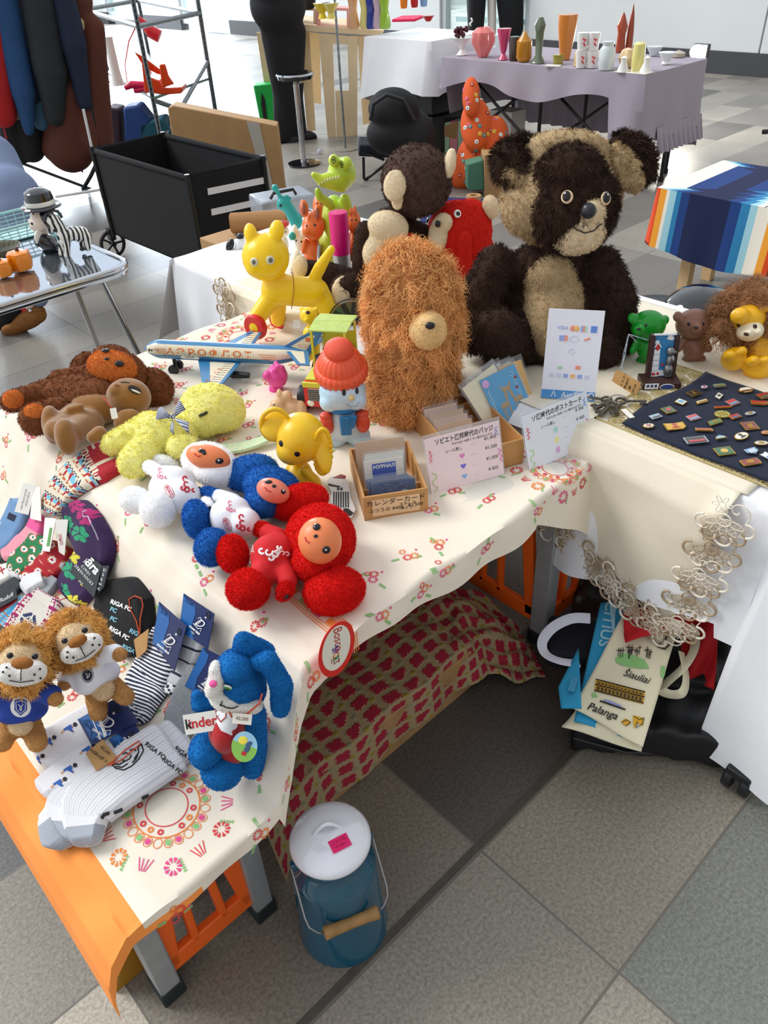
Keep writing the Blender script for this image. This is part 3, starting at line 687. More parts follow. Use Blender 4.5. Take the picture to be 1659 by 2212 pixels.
BD = [
(1160, 712, .016, .011, 'round', 'e7d9e4', 'b04060', SV, 'tiny oval white and pink badge nearest the far left corner of the navy cloth', .4, 'disc'),
(1278, 700, .026, .012, 'rrect', '7f9a86', 'gold', SV, 'rounded grey green bar badge on the far edge of the navy cloth', .1, 'band'),
(1485, 735, .034, .022, 'hex', 'efe6d6', '7b4a25', G, 'large gold rimmed hexagonal badge with a brown scene, far edge of navy cloth', .2, 'band'),
(1080, 760, .026, .018, 'rect', '2a2420', 'gold', G, 'black and gold rectangular badge at the far left of the navy cloth', .5, 'tower'),
(1275, 782, .022, .012, 'slant', 'e9e2cf', '4a4a4a', SV, 'cream slanted badge with dark ring near the far edge', .9, 'disc'),
(978, 828, .019, .019, 'rect', 'e9e6da', '58a4c8', G, 'square cream badge with light blue arches at the left edge of the navy cloth', .75, 'bars'),
(1142, 826, .027, .010, 'slant', 'd9c79a', 'gold', G, 'thin cream and gold slanted bar badge', .35, 'band'),
(1382, 832, .024, .020, 'rect', 'c8454a', '5fa6cc', SV, 'red and pale blue rectangular badge with ship, upper middle of navy cloth', .45, 'band'),
(1590, 835, .032, .017, 'flag', 'b9332c', 'gold', G, 'red and gold locomotive shaped badge at the right', -.2, 'band'),
(1630, 780, .028, .020, 'rect', 'a83a34', '3a7a4e', G, 'red badge with green foot at the far right edge of the photo', .3, 'band'),
(880, 892, .024, .022, 'rect', '3f6a4a', 'c2453c', G, 'green square badge with red and gold centre near the left edge', .35, 'disc'),
(1305, 870, .034, .008, 'flag', 'b4322c', 'gold', G, 'narrow red ribbon badge just behind the round green medal', .0, 'band'),
(1300, 925, .032, .026, 'round', 'a3b06a', 'gold', G, 'round olive green medal with gold lettering in the middle of navy cloth', .2, 'bars'),
(1400, 942, .024, .014, 'rect', 'b8423e', '5a83a8', G, 'red and blue rectangle badge overlapping the round green medal', .4, 'band'),
(1518, 918, .024, .011, 'round', 'b9bcc4', 'gold', SV, 'plain silver oval badge at the right', .3, 'disc'),
(780, 942, .024, .014, 'rect', '9fb9c6', '5a4a44', SV, 'pale blue rectangular badge close to the left edge', .4, 'band'),
(1075, 950, .024, .018, 'rect', 'c8504e', '6fb0cf', SV, 'red over light blue badge with ship, left of the round green medal', .35, 'band'),
(1245, 985, .030, .014, 'slant', '4c7d50', 'gold', G, 'green slanted badge with gold bear, in front of the round medal', .4, 'disc'),
(725, 1015, .025, .017, 'star', 'e6dcc8', 'b67a6a', G, 'white scalloped badge with gold rim at the near left corner', .2, 'disc'),
(933, 1018, .040, .024, 'flag', 'd9a92e', 'c2503c', G, 'large yellow flag shaped badge with red square', .1, 'tower'),
(1158, 1045, .032, .010, 'rrect', 'a04a40', 'gold', G, 'red bar badge with gold outline, near middle', -.15, 'band'),
(1515, 1015, .028, .027, 'rect', '7a2430', 'gold', G, 'maroon square badge with golden bear head', .1, 'bear'),
(1450, 1095, .034, .020, 'round', 'efe8d8', '4a3826', G, 'oval cream badge with dark gothic tower', .6, 'tower'),
(1095, 1125, .042, .021, 'rect', '45433e', 'c6444a', SV, 'large dark grey badge with red foot, near edge of the navy cloth', .1, 'band'),
(1280, 1102, .024, .013, 'sail', '4f93c4', 'e9d8a0', G, 'small blue sail shaped badge', .2, 'band'),
(1605, 1150, .026, .014, 'round', 'cfd0c4', 'gold', G, 'oval pale grey badge with gold rim at the right', .0, 'disc'),
(1316, 1213, .033, .024, 'rect', '2f6b45', 'd9b046', G, 'green badge with red top and yellow base, nearest the viewer', .15, 'disc'),
(1535, 1213, .024, .018, 'shield', '6fa3cc', 'efeadf', SV, 'pale blue shield badge with white columns', .35, 'bars'),
(1520, 1298, .036, .018, 'rrect', '8f2f2a', 'gold', G, 'dark red rounded badge with gold camel, near right', .2, 'disc'),
(1640, 1068, .018, .012, 'round', 'd98a7a', 'gold', G, 'tiny salmon coloured badge at the right edge of the photo', .2, 'disc'),
(1652, 1250, .016, .022, 'flag', 'e9ece8', '5b86b6', SV, 'small white and blue badge cut by the right edge of the photo', .6, 'band')]
rng = random.Random(3)
for q in BD: badge(*q)
iron = mat('old_iron', '#6d675e', .38, metal=.9, var=.2, vscale=200)
kc = at(1325, 872, ZR+.006)
def key(label, dirpx, L, rr):
    e = at(*dirpx, ZR+.008); d = (e-kc).normalized(); M = plane_frame(kc+d*.004+Vector((0, 0, .006)), d, Vector((-d.y, d.x, 0)))
    t = thing('old_key', label, 'key', M, 'bunch of old keys')
    b = MB(M); b.tube([(.010+.0095*math.cos(a), .0125*math.sin(a), 0) for a in np.linspace(0, 2*PI, 17)[:-1]], .0026, 8, True); b.build('bow', iron, t)
    b = MB(M); b.tube([(.02, 0, 0), (.028, 0, 0), (.03, 0, 0), (L, 0, 0)], [.003, .003, rr, rr], 12); b.build('shank', iron, t)
    b = MB(M); b.box((L-.008, -.008, 0), (.012, .012, .003)); b.box((L-.004, -.0115, 0), (.003, .005, .003)); b.build('bit', iron, t)
key('long dark key pointing left under the price stand', (1262, 862), .062, .003)
key('thick key pointing towards the lower left, left one of the two fat barrels', (1278, 890), .050, .0045)
key('thick barrel key pointing down, nearest the viewer in the bunch', (1292, 907), .062, .0052)
key('short key hanging lower right beside the white tag', (1335, 914), .052, .0048)
key('slim key pointing right on the gold placemat', (1388, 872), .060, .0026)
b = MB(); b.tube([(kc.x+.014+.016*math.cos(a), kc.y-.002+.016*math.sin(a), ZR+.012) for a in np.linspace(0, 2*PI, 25)[:-1]], .0011, 6, True)
tag(b.build('key_ring', mat('steel_wire', '#9a9a9c', .3, metal=.9), None), 'thin steel ring joining the old keys', 'key ring')
p = at(1356, 893, ZR+.012); M = plane_frame(p, at(1370, 902, ZR+.012)-at(1345, 878, ZR+.012), (0, 1, 0)) 
b = MB(M); b.box((0, 0, 0), (.036, .011, .001)); tag(b.build('paper_tag', mat('tag_paper', '#efeade', .8), None), 'small white oblong tag tied to the key ring', 'tag')
kraft = mat('kraft_paper', '#b58c57', .85, var=.06, vscale=60); ink = mat('ink_black', '#1c1a1a', .6); twine = mat('baker_twine', '#5a7fae', .8, col2='#f2f2f2', vscale=400)
o0 = at(1315, 805, ZR+.02); xa = at(1385, 850, ZR+.006)-at(1315, 808, ZR+.006)
M = plane_frame(at(1352, 832, ZR+.012), xa, Vector((-xa.y, xa.x, .35)))
t = thing('kraft_tag', 'brown kraft price tag on blue white string hanging from green bear', 'tag', M)
b = MB(M); b.prism([(-.040, -.012), (-.034, -.0205), (.036, -.0205), (.036, .0205), (-.034, .0205), (-.040, .012)], -.0005, .0005); b.build('card', kraft, t)
b = MB(M)
for k, s_ in enumerate(('ソビエト時代', 'の貯金箱', '緑', '¥7,500-')): b.text(s_, .008, Matrix.Translation((-.012+k*.012, 0, .001)) @ Matrix.Rotation(-PI/2, 4, 'Z'), ext=.0001)
b.build('handwriting', ink, t, 0)
blk = mat('black_gloss', '#15151a', .15); eyew = mat('eye_white', '#f2efe8', .2); thread = mat('black_thread', '#1a1614', .7)
fbr = mat('fur_dark_brown', '#3a2a22', .95, var=.12, vscale=40, shade=True, spec=.15); fcr = mat('fur_tan', '#b79e78', .95, var=.06, vscale=60, shade=True, spec=.15)
fpale = mat('fur_pale_cream', '#e9d6b4', .95, shade=True, spec=.15); fmid = mat('fur_mid_brown', '#55413a', .95, shade=True, spec=.15)
F = Fig((1.43, .97, ZR)); t = thing('teddy_bear', 'large shaggy dark brown teddy bear with tan belly and smiling cream muzzle', 'soft toy', (1.43, .97, ZR))
body = [F.e(1185, 670, 100, 135, .10), F.e(1180, 580, 80, 60, .09)]
body += F.limb(1070, 570, 1042, 640, 42, 50, .01, .03)+F.limb(1042, 640, 1020, 730, 48, 34, .03, .06)
body += F.limb(1300, 570, 1325, 650, 40, 50, .01, .03)+F.limb(1325, 650, 1340, 740, 50, 34, .03, .05)
body += F.limb(1120, 760, 1078, 715, 55, 50, .04, .12)+[F.e(1085, 740, 52, 52, .045, .13)]
body += F.limb(1260, 765, 1290, 760, 55, 52, .03, .09)
fur_part(F, 'body', body, fbr, t, .009, 8, surf=False, n=26000, length=.017, width=.0017, combf=.45, clump=.012, spread=.5)
fur_part(F, 'belly', [F.e(1190, 665, 72, 115, .085, .035), F.e(1185, 590, 60, 60, .07, .03), F.e(1190, 790, 60, 40, .05, .03)], fcr, t, .008, 6, n=13000, length=.008, width=.0014, combf=.25, clump=.008, spread=.6)
b = MB(); F.line(b, [(1274, 655), (1268, 672), (1270, 690)], .0012); b.build('red_thread', mat('red_thread', '#b5322c', .8), t)
fur_part(F, 'head', [F.e(1215, 420, 128, 118, .10, .0), F.e(1130, 430, 50, 80, .06, .01, 0), F.e(1215, 340, 110, 45, .08, -.02)], fcr, t, .009, 6, surf=False, n=15000, length=.011, width=.0014, combf=.2, clump=.01, spread=.6)
fur_part(F, 'forehead', [F.e(1235, 440, 100, 104, .085, .045), F.e(1225, 380, 78, 60, .08, .04)], fbr, t, .008, 6, n=16000, length=.016, width=.0015, combf=.35, clump=.011, spread=.55)
ctr = F.P(1220, 420)
for (x, y, rx, ry, ro, xi, yi, rxi, ryi, roi) in ((1126, 348, 66, 60, -25, 1128, 392, 26, 60, -58), (1366, 340, 44, 64, -38, 1352, 362, 30, 62, -28)):
    e_ = fur_part(F, 'ear', [F.e(x, y, rx, ry, .028, .0, ro)], fbr, t, .008, 4, surf=False, n=8000, length=.02, width=.0016, combf=.3, clump=.012, spread=.5)
    e2 = fur_part(F, 'inner_ear', [F.e(xi, yi, rxi, ryi, .02, .032, roi)], fcr, e_, .007, 4, surf=False, n=5000, length=.009, width=.0014, combf=.2, clump=.01, spread=.5)
fur_part(F, 'muzzle', [F.e(1252, 500, 56, 46, .05, .095), F.e(1270, 465, 38, 34, .05, .10), F.e(1238, 515, 44, 34, .04, .10)], fpale, t, .006, 6, n=9000, length=.006, width=.0013, combf=.15, clump=.006, spread=.6, label='pale cream muzzle')
b = MB(); F.bead(b, 1272, 455, 17, 17, .9, .006); no = b.build('nose', mat('nose_black', '#23262b', .35), t)
b = MB(); F.line(b, [(1215, 461), (1226, 465), (1232, 480), (1245, 495), (1262, 502), (1280, 497), (1290, 484), (1295, 480)], .0013, .0065); b.build('mouth', thread, t)
F2 = Fig((1.43, .97, ZR)); F2.surf(blob([F.e(1235, 440, 100, 104, .085, .045), F.e(1225, 380, 78, 60, .08, .04)], .008, 6))
for x, y in ((1226, 427), (1300, 430)):
    b = MB(); F2.bead(b, x, y+1, 13, 14, .35, .012); ew = b.build('eye', mat('eye_felt', '#e7c9a4', .8), t)
    b = MB(); F2.bead(b, x-1, y, 9, 11, .6, .016); b.build('pupil', blk, ew)
    b = MB(); F2.bead(b, x-3, y-4, 2, 2, .6, .0235); b.build('glint', eyew, ew)
F = Fig((1.42, 1.50, ZR)); t = thing('teddy_bear', 'brown and cream teddy bear turned away behind the curly orange toy', 'soft toy', (1.42, 1.50, ZR))
fur_part(F, 'body', [F.e(850, 540, 68, 95, .08), F.e(810, 640, 60, 60, .07), F.e(905, 560, 50, 80, .06)]+F.limb(770, 630, 700, 600, 45, 36, 0, .0)+F.limb(700, 600, 655, 585, 32, 26)+F.limb(790, 640, 745, 625, 40, 34, .05, .10)+F.limb(790, 500, 780, 570, 24, 22, .05, .06), fbr, t, .008, 5, surf=False, n=16000, length=.009, width=.0015, combf=.3, clump=.008, spread=.6)
fur_part(F, 'back_panel', [F.e(838, 490, 46, 34, .04, .066, 10), F.e(815, 530, 30, 50, .03, .07, 22)], fpale, t, .006, 4, surf=False, n=3500, length=.004, width=.0013, combf=.1)
fur_part(F, 'head', [F.e(900, 390, 76, 76, .08)], fmid, t, .008, 4, n=12000, length=.010, width=.0018, combf=.3, clump=.009, spread=.7)
fur_part(F, 'ear', [F.e(853, 400, 26, 36, .012, .075, 8), F.e(858, 430, 14, 26, .01, .075)], fpale, t, .005, 4, surf=False, n=2500, length=.0035, width=.0012, combf=.1, label='cream oval ear')
e_ = fur_part(F, 'ear', [F.e(972, 352, 13, 34, .02, .02, 8)], fpale, t, .005, 4, surf=False, n=1800, length=.004, width=.0012, label='cream ear edge on the right side')
for x, y, rx, ry, ro in ((648, 577, 17, 27, 8), (738, 627, 22, 33, 10)):
    fur_part(F, 'foot_pad', [F.e(x, y, rx, ry, .014, .03 if x < 700 else .125, ro)], fpale, t, .004, 3, surf=False, n=1800, length=.003, width=.0012, combf=.1)
b = MB(); b.ell(F.P(790, 668, .0), .02); 
fred = mat('fur_red', '#d5281f', .95, shade=True, spec=.1)
F = Fig((1.56, 1.40, ZR)); t = thing('plush_animal', 'red plush animal with pale face patch between the two brown bears', 'soft toy', (1.56, 1.40, ZR))
fur_part(F, 'body', [F.e(1010, 600, 50, 60, .05), F.e(1040, 560, 30, 60, .05)]+F.limb(1000, 590, 1003, 515, 24, 17, .04, .07)+F.limb(940, 570, 880, 525, 24, 24, .03, .06)+F.limb(950, 600, 985, 570, 30, 20, .03, .05), fred, t, .006, 5, surf=False, n=9000, length=.004, width=.0013, combf=.2)
fur_part(F, 'head', [F.e(985, 500, 62, 66, .07), F.e(1015, 500, 48, 70, .06)], fred, t, .006, 5, n=11000, length=.005, width=.0013, combf=.2)
fur_part(F, 'face_patch', [F.e(948, 505, 22, 42, .03, .048, 10), F.e(958, 480, 20, 20, .02, .058)], fpale, t, .005, 4, surf=False, n=3000, length=.004, width=.0012, combf=.2)
fur_part(F, 'ear', [F.e(1060, 447, 18, 26, .02, .0, -12)], fpale, t, .005, 4, surf=False, n=2000, length=.005, width=.0012, combf=.2)
for x, y, r in ((988, 464, 8), (933, 479, 6)):
    b = MB(); F.bead(b, x, y, r, r+2, .4, .005 if x > 950 else .012); ew = b.build('eye', eyew, t)
    b = MB(); F.bead(b, x+1, y+1, r*.6, r*.7, .6, .007 if x > 950 else .014); b.build('pupil', blk, ew)
b = MB(); b.ell(F.P(946, 484, .085), (.008, .007, .009)); b.build('nose', blk, t)
fgold = mat('fur_ginger', '#e8ac6c', .85, var=.12, vscale=25, shade=True, spec=.3)
F = Fig((1.03, 1.07, ZT)); t = thing('plush_dog', 'shaggy curly ginger plush with round cream muzzle and black nose', 'soft toy', (1.03, 1.07, ZT))
bod = [F.e(890, 620, 88, 80, .075), F.e(892, 700, 92, 100, .085), F.e(890, 800, 82, 95, .075), F.e(880, 870, 62, 50, .055), F.e(885, 580, 70, 45, .06)]
fur_part(F, 'body', bod, fgold, t, .008, 6, n=36000, length=.044, width=.0020, combf=.55, curl=.24, seg=7, clump=.019, spread=.5, lvar=.5)
muzm = mat('muzzle_cream', '#ecc98e', .9, var=.08, vscale=50, shade=True)
fur_part(F, 'muzzle', [F.e(924, 713, 42, 43, .035, .095), F.e(926, 705, 30, 30, .03, .105)], muzm, t, .005, 5, n=4500, length=.0035, width=.0012, combf=.1)
b = MB(); F.bead(b, 929, 703, 11, 8, .8, .004); b.build('nose', blk, t)
def plast(name, h, rough=.3, **k): return mat(name, h, rough, spec=.5, **k)
def eyes(F, t, pts, r, m=None, lift=0.):
    for x, y in pts:
        b = MB(); F.bead(b, x, y, r, r*1.15, .4, lift); b.build('eye', m or blk, t)
F = Fig((1.43, 1.77, ZR)); lime = plast('vinyl_lime', '#9cc52e', .35, col2='#c9d93a', vscale=22); t = thing('toy_crocodile', 'lime green vinyl crocodile standing tallest on the far table', 'toy', (1.43, 1.77, ZR))
sm_part(F, 'body', [F.e(722, 470, 27, 50, .03), F.e(718, 530, 30, 50, .03)]+F.limb(745, 430, 757, 480, 12, 11)+F.limb(712, 440, 690, 425, 11, 9, .02, .04)+F.limb(690, 425, 686, 412, 9, 7, .04, .045), lime, t, .004, 5)
sm_part(F, 'head', [F.e(738, 375, 31, 34, .04)]+F.limb(735, 390, 695, 390, 24, 13, .01, .03)+F.limb(695, 390, 678, 378, 12, 7, .03, .035)+[F.e(721, 347, 12, 14, .014, .03), F.e(748, 352, 13, 14, .014, .03)], lime, t, .003, 4)
b = MB()
for k in range(8): F.bead(b, 690+6*k, 394-2.0*k+(k-4)**2*.3, 2.5, 4, .6, 0)
b.build('teeth', plast('vinyl_pale', '#d8dc9a'), t)
for x, y in ((720, 345), (738, 355)):
    b = MB(); M, k = F.F(x, y, .0005); b.tube([(5*k*math.cos(a), 7*k*math.sin(a), 0) for a in np.linspace(0, 2*PI, 15)[:-1]], .0009, 5, True, M); b.ell((0, 0, 0), (2*k, 3*k, .001), M=M); b.build('eye', ink, t)
F = Fig((1.52, 2.05, ZR)); t = thing('toy_giraffe', 'teal vinyl long necked toy leaning left at the far table corner', 'toy', (1.52, 2.05, ZR))
sm_part(F, 'body', F.limb(640, 480, 618, 440, 14, 12)+[F.e(612, 440, 15, 16, .02), F.e(640, 478, 14, 18, .02)]+F.limb(612, 438, 596, 408, 5, 5)+[F.e(594, 406, 8, 8, .012)]+F.limb(618, 425, 628, 428, 5, 3), plast('vinyl_teal', '#1f9e98'), t, .004, 3)
eyes(F, t, ((606, 444),), 3)
om = plast('vinyl_orange', '#e8742a', .35, col2='#d8601f', vscale=18)
F = Fig((1.37, 1.78, ZR)); t = thing('toy_mouse', 'orange brown vinyl mouse with round ears in front of the crocodile', 'toy', (1.37, 1.78, ZR))
sm_part(F, 'body', [F.e(675, 535, 17, 26, .02), F.e(665, 560, 9, 22, .012), F.e(685, 560, 9, 22, .012)]+F.limb(660, 520, 655, 545, 6, 5, .01, .015), om, t, .0035, 3, surf=False)
sm_part(F, 'head', [F.e(677, 488, 25, 32, .025), F.e(664, 500, 12, 14, .018, .015)], om, t, .0035, 4)
for x, y in ((657, 450), (686, 460)):
    e_ = sm_part(F, 'ear', [F.e(x, y, 10, 20, .008, 0, -8 if x < 670 else 6)], om, t, .003, 2, surf=False); sm_part(F, 'inner_ear', [F.e(x-1, y+1, 6, 14, .004, .008)], plast('vinyl_rust', '#9a4a2a'), e_, .0025, 1, surf=False)
F.surf(blob([F.e(677, 488, 25, 32, .025), F.e(664, 500, 12, 14, .018, .015)], .004, 4)); eyes(F, t, ((662, 488), (680, 486)), 2.5)
for (bx, x, y, lab) in (((1.50, 1.86, ZR), 690, 435, 'orange vinyl toy half hidden behind the brown orange mouse'), ((1.46, 1.66, ZR), 765, 470, 'orange vinyl crowned toy half hidden behind the magenta lipstick tin')):
    F = Fig(bx); t = thing('toy_animal', lab, 'toy', bx)
    sm_part(F, 'body', [F.e(x, y+10, 15, 26, .02), F.e(x, y+60, 14, 40, .02)]+([F.e(x-8, y-14, 4, 10, .006), F.e(x+2, y-16, 4, 12, .006)] if x > 700 else []), om, t, .004, 3)
    eyes(F, t, ((x-5, y+5), (x+4, y+5)), 2)
F = Fig((1.48, 1.70, ZR)); t = thing('toy_bird', 'small teal toy barely seen right of the magenta lipstick tin', 'toy', (1.48, 1.70, ZR)); sm_part(F, 'body', [F.e(770, 466, 7, 8, .012), F.e(768, 500, 7, 30, .012)], plast('vinyl_teal2', '#238a84'), t, .004, 2)
p = at(742, 606, ZR); t = thing('lipstick_tin', 'magenta and silver cylinder shaped like a giant lipstick', 'container', p)
k = .0255
b = MB(); b.lathe([(k, 0), (k, .078)], 40, Matrix.Translation(p)); b.build('silver_base', mat('brushed_silver', '#b9bcc0', .3, metal=.6), t)
b = MB(); b.lathe([(k*1.02, .078), (k*1.02, .186), (k*.95, .190), (0.00001, .190)], 40, Matrix.Translation(p)); b.build('cap', plast('magenta', '#e0187e'), t)
b = MB(); q = at(688, 555, .66); b.box(q, (.006, .006, .07), (.1, .1, 0)); b.tube([q+Vector((0, 0, .03)), q+Vector((0, 0, .045)), q+Vector((.006, 0, .03))], .0012, 5)
tag(b.build('metal_clip', mat('chrome', '#c9ccd0', .12, metal=1), None), 'small steel clip hanging between the mouse and the magenta tin', 'clip')
F = Fig((1.36, 1.86, ZR)); t = thing('toy_rabbit', 'small cream vinyl rabbit with teal band behind the yellow cat', 'toy', (1.36, 1.86, ZR)); cw = plast('vinyl_cream', '#e9e2cc')
sm_part(F, 'body', [F.e(648, 520, 13, 24, .018), F.e(640, 565, 14, 26, .02), F.e(636, 500, 8, 16, .01), F.e(655, 498, 6, 14, .01)], cw, t, .0035, 3); eyes(F, t, ((640, 520), (651, 522)), 2)
b = MB(); b.ell(F.P(632, 510, .01), (.012, .010, .012)); b.build('hat', plast('teal_band', '#2fa39a'), t)
F = Fig((1.40, 2.0, ZR)); t = thing('toy_dog', 'small white toy with red patterned cap left of the cream rabbit', 'toy', (1.40, 2.0, ZR))
sm_part(F, 'body', [F.e(612, 500, 13, 12, .016), F.e(612, 530, 12, 22, .015)], cw, t, .0035, 3); eyes(F, t, ((607, 500), (617, 501)), 1.6)
b = MB(); b.ell(F.P(612, 484, .0), (.019, .017, .010)); b.build('cap', plast('cap_red', '#c8342c'), t)
F = Fig((1.34, 2.15, ZR)); t = thing('toy_mouse', 'black and white toy figure lying at the far left corner of the white cloth', 'toy', (1.34, 2.15, ZR))
sm_part(F, 'body', F.limb(520, 520, 512, 540, 10, 7)+F.limb(512, 540, 505, 552, 5, 4), plast('vinyl_white', '#ececec'), t, .003, 2)
b = MB(); b.ell(F.P(497, 530, .0), (.012, .012, .022), (.2, .5, 0)); b.build('shoe', blk, t); b = MB(); b.ell(F.P(519, 512, .0), (.012, .012, .011)); b.build('cap', blk, t)
p = at(760, 690, ZT+.06); M = Matrix.Translation(p) @ Matrix.Rotation(PI/2, 4, Vector((.75, -.66, 0)))
t = thing('tin_wheel_toy', 'round green tin toy with wire rim behind the ginger plush', 'toy', p-Vector((0, 0, .06)))
b = MB(M); b.lathe([(.0001, -.012), (.052, -.012), (.055, 0), (.052, .012), (.0001, .012)], 36); b.build('disc', mat('tin_green', '#2f6b46', .35, col2='#8a5a3a', vscale=30), t)
b = MB(M); b.tube([(.058*math.cos(a), .058*math.sin(a), .012) for a in np.linspace(0, 2*PI, 33)[:-1]], .0015, 6, True)
for k in range(5): b.box((0, 0, .0135), (.1, .012, .001), (0, 0, k*PI/5))
b.build('rim', mat('tin_black', '#22241f', .4), t)
def bearbank(cx, base, name_lab, m, fx):
    B = at(cx, base, ZR); F = Fig(B+fwh*.03); t = thing('bear_money_box', name_lab, 'toy', B+fwh*.03); W = 1 if fx > 0 else -1
    sm_part(F, 'body', [F.e(cx+3, base-45, 25, 32, .026), F.e(cx-10, base-16, 14, 12, .018), F.e(cx+14, base-16, 14, 12, .018)]+F.limb(cx-20, base-58, cx-31, base-38, 9, 8, .005, .012)+F.limb(cx+26, base-58, cx+35, base-38, 9, 8, .005, .012), m, t, .0028, 4, surf=False)
    h = [F.e(cx+2, base-92, 38, 33, .036), F.e(cx+fx, base-82, 14, 13, .018, .03), F.e(cx-32, base-108, 11, 12, .008), F.e(cx+38, base-104, 10, 11, .008)]
    sm_part(F, 'head', h, m, t, .0028, 3)
    eyes(F, t, ((cx+fx-16, base-92), (cx+fx+15, base-92)), 3.4); b = MB(); F.bead(b, cx+fx, base-84, 5, 3, .6); b.build('nose', ink, t)
    return t
gb = bearbank(1398, 795, 'bright green plastic bear money box with string round its neck', plast('bank_green', '#149b2c', .3), -18)
bearbank(1496, 792, 'dusty brown plastic bear money box behind the relief souvenir', plast('bank_brown', '#8a5d49', .4, var=.1, vscale=40), 8)
b = MB(); q0, q1 = at(1358, 722, ZR+.085), at(1340, 805, ZR+.012)
for d in (-.004, .005): b.tube([q0, q0.lerp(q1, .5)+Vector((d, d, -.004)), q1+Vector((d, 0, 0))], .0011, 6)
b.tube([q0, q0+Vector((.012, -.006, -.012)), q0+Vector((.018, -.01, -.022))], .0012, 6); b.tube([q0, at(1400, 735, ZR+.075)], .0011, 6)
tag(b.build('twine', twine, None), 'blue and white twisted string tied round the green bear money box', 'string')
p = at(1425, 835, ZR+.004); d = (at(1462, 833, ZR)-at(1388, 835, ZR)).normalized(); M = plane_frame(p, d, Vector((-d.y, d.x, 0)))
t = thing('relief_souvenir', 'dark wooden stand with blue scene and pewter figure of a child', 'souvenir', M); dw = mat('dark_walnut', '#3a211b', .45, var=.25, vscale=60)
b = MB(M); b.box((0, .010, .007), (.078, .05, .014)); b.build('stand_base', dw, t, bevel=.001)
R = M @ Matrix.Translation((.002, .018, .014)) @ Matrix.Rotation(-.14, 4, 'X')
b = MB(R); b.box((-.024, .004, .044), (.010, .014, .092)); b.box((.026, .004, .044), (.010, .014, .092)); b.box((0, .008, .044), (.05, .006, .09)); b.build('frame', dw, t, bevel=.0008)
bl = mat('enamel_blue', '#2f7fb8', .3); wh = mat('enamel_white', '#eef0f2', .35); rd = mat('enamel_red', '#cc2c36', .35)
b = MB(R); b.cur = 0; b.box((0, .0025, .045), (.041, .003, .09)); b.cur = 1
for k in range(5): b.box((-.012, .0005, .006+.012*k), (.016-.001*k, .002, .0108)); 
b.box((-.006, .0005, .008), (.03, .002, .012)); b.box((0, .0, .0905), (.045, .006, .0025))
for x, z in ((-.014, .074), (.010, .082), (.015, .081), (.012, .086)): b.ell((x, .0005, z), (.005, .001, .004))
b.prism([(-.020, .064), (-.012, .076), (-.004, .064), (-.006, .063), (-.012, .072), (-.018, .063)], -.001, .002, R.copy() @ Matrix.Rotation(PI/2, 4, 'X') if False else Matrix.Rotation(PI/2, 4, 'X'))
b.cur = 2; b.ell((-.012, -.0003, .064), (.004, .001, .008)); b.ell((-.014, -.001, .006), (.004, .001, .003)); b.ell((-.005, -.001, .007), (.003, .001, .003)); b.ell((.002, -.0005, .026), (.003, .001, .003))
b.build('enamel_scene', [bl, wh, rd], t)
Fg = blob([('e', (.014, -.006, .056), (.009, .008, .010)), ('e', (.014, -.005, .034), (.007, .006, .016)), ('e', (.014, -.005, .016), (.010, .007, .014)), ('e', (.019, -.010, .040), (.004, .006, .008)), ('e', (.022, -.008, .055), (.006, .003, .002)), ('e', (.012, -.006, .004), (.004, .004, .006)), ('e', (.018, -.006, .004), (.004, .004, .006))], .0012, 2, M=R)
smooth_obj('pewter_figure', Fg, mat('pewter', '#8f9193', .3, metal=.9, var=.3, vscale=300), t)
b = MB(M); b.cur = 0; b.box((-.022, -.017, .010), (.028, .001, .012)); b.ell((.010, -.0155, .007), (.015, .001, .007)); b.build('plaque', wh, t)
b = MB(M); b.ell((.010, -.0162, .007), (.0135, .001, .0058)); [b.ell((-.022+dx, -.0178, .011), (.0028, .0006, .0035)) for dx in (-.008, 0, .008)]; b.build('plaque_inset', mat('plaque_blue', '#2a3f86', .4), t)
F = Fig(at(1625, 812, ZR)+fwh*.06); yl = plast('lion_yellow', '#f4b81c', .35); t = thing('toy_lion', 'yellow plastic lion with wild brown fibre mane at the right edge', 'toy', F.B)
sm_part(F, 'body', [F.e(1630, 745, 42, 50, .05), F.e(1640, 700, 30, 30, .04)]+[F.e(1585, 775, 26, 26, .03, .045), F.e(1575, 768, 14, 12, .02, .065), F.e(1637, 795, 32, 26, .03, .06), F.e(1625, 780, 12, 12, .02, .085), F.e(1650, 780, 12, 12, .02, .085), F.e(1600, 760, 12, 12, .02, .06)], yl, t, .0035, 3)
sm_part(F, 'head', [F.e(1615, 690, 36, 32, .04, .02), F.e(1598, 682, 20, 18, .02, .045)], yl, t, .0035, 3, surf=False)
sm_part(F, 'muzzle', [F.e(1620, 715, 28, 22, .03, .045), F.e(1612, 722, 12, 10, .02, .062), F.e(1632, 720, 12, 10, .02, .062)], plast('lion_cream', '#f2e6c8', .45), t, .003, 3)
b = MB(); F.bead(b, 1612, 722, 6, 4, .8, 0); b.build('nose', mat('nose_brown', '#4a2418', .4), t)
F.surf(blob([F.e(1615, 690, 36, 32, .04, .02), F.e(1598, 682, 20, 18, .02, .045), F.e(1620, 715, 28, 22, .03, .045)], .0035, 3)); eyes(F, t, ((1595, 703), (1631, 705)), 4.5, mat('eye_brown', '#3a2012', .3))
e_ = sm_part(F, 'ear', [F.e(1652, 660, 14, 16, .012, .03)], yl, t, .003, 2, surf=False)
ml = mat('fibre_mane', '#a8764a', .7, var=.2, vscale=30, shade=True)
vf = blob([F.e(1630, 668, 68, 52, .05, -.015), F.e(1560, 700, 22, 30, .02, .0), F.e(1640, 740, 30, 40, .03, .0)], .007, 3)
V, f = vf; hc = F.P(1612, 700, .06)
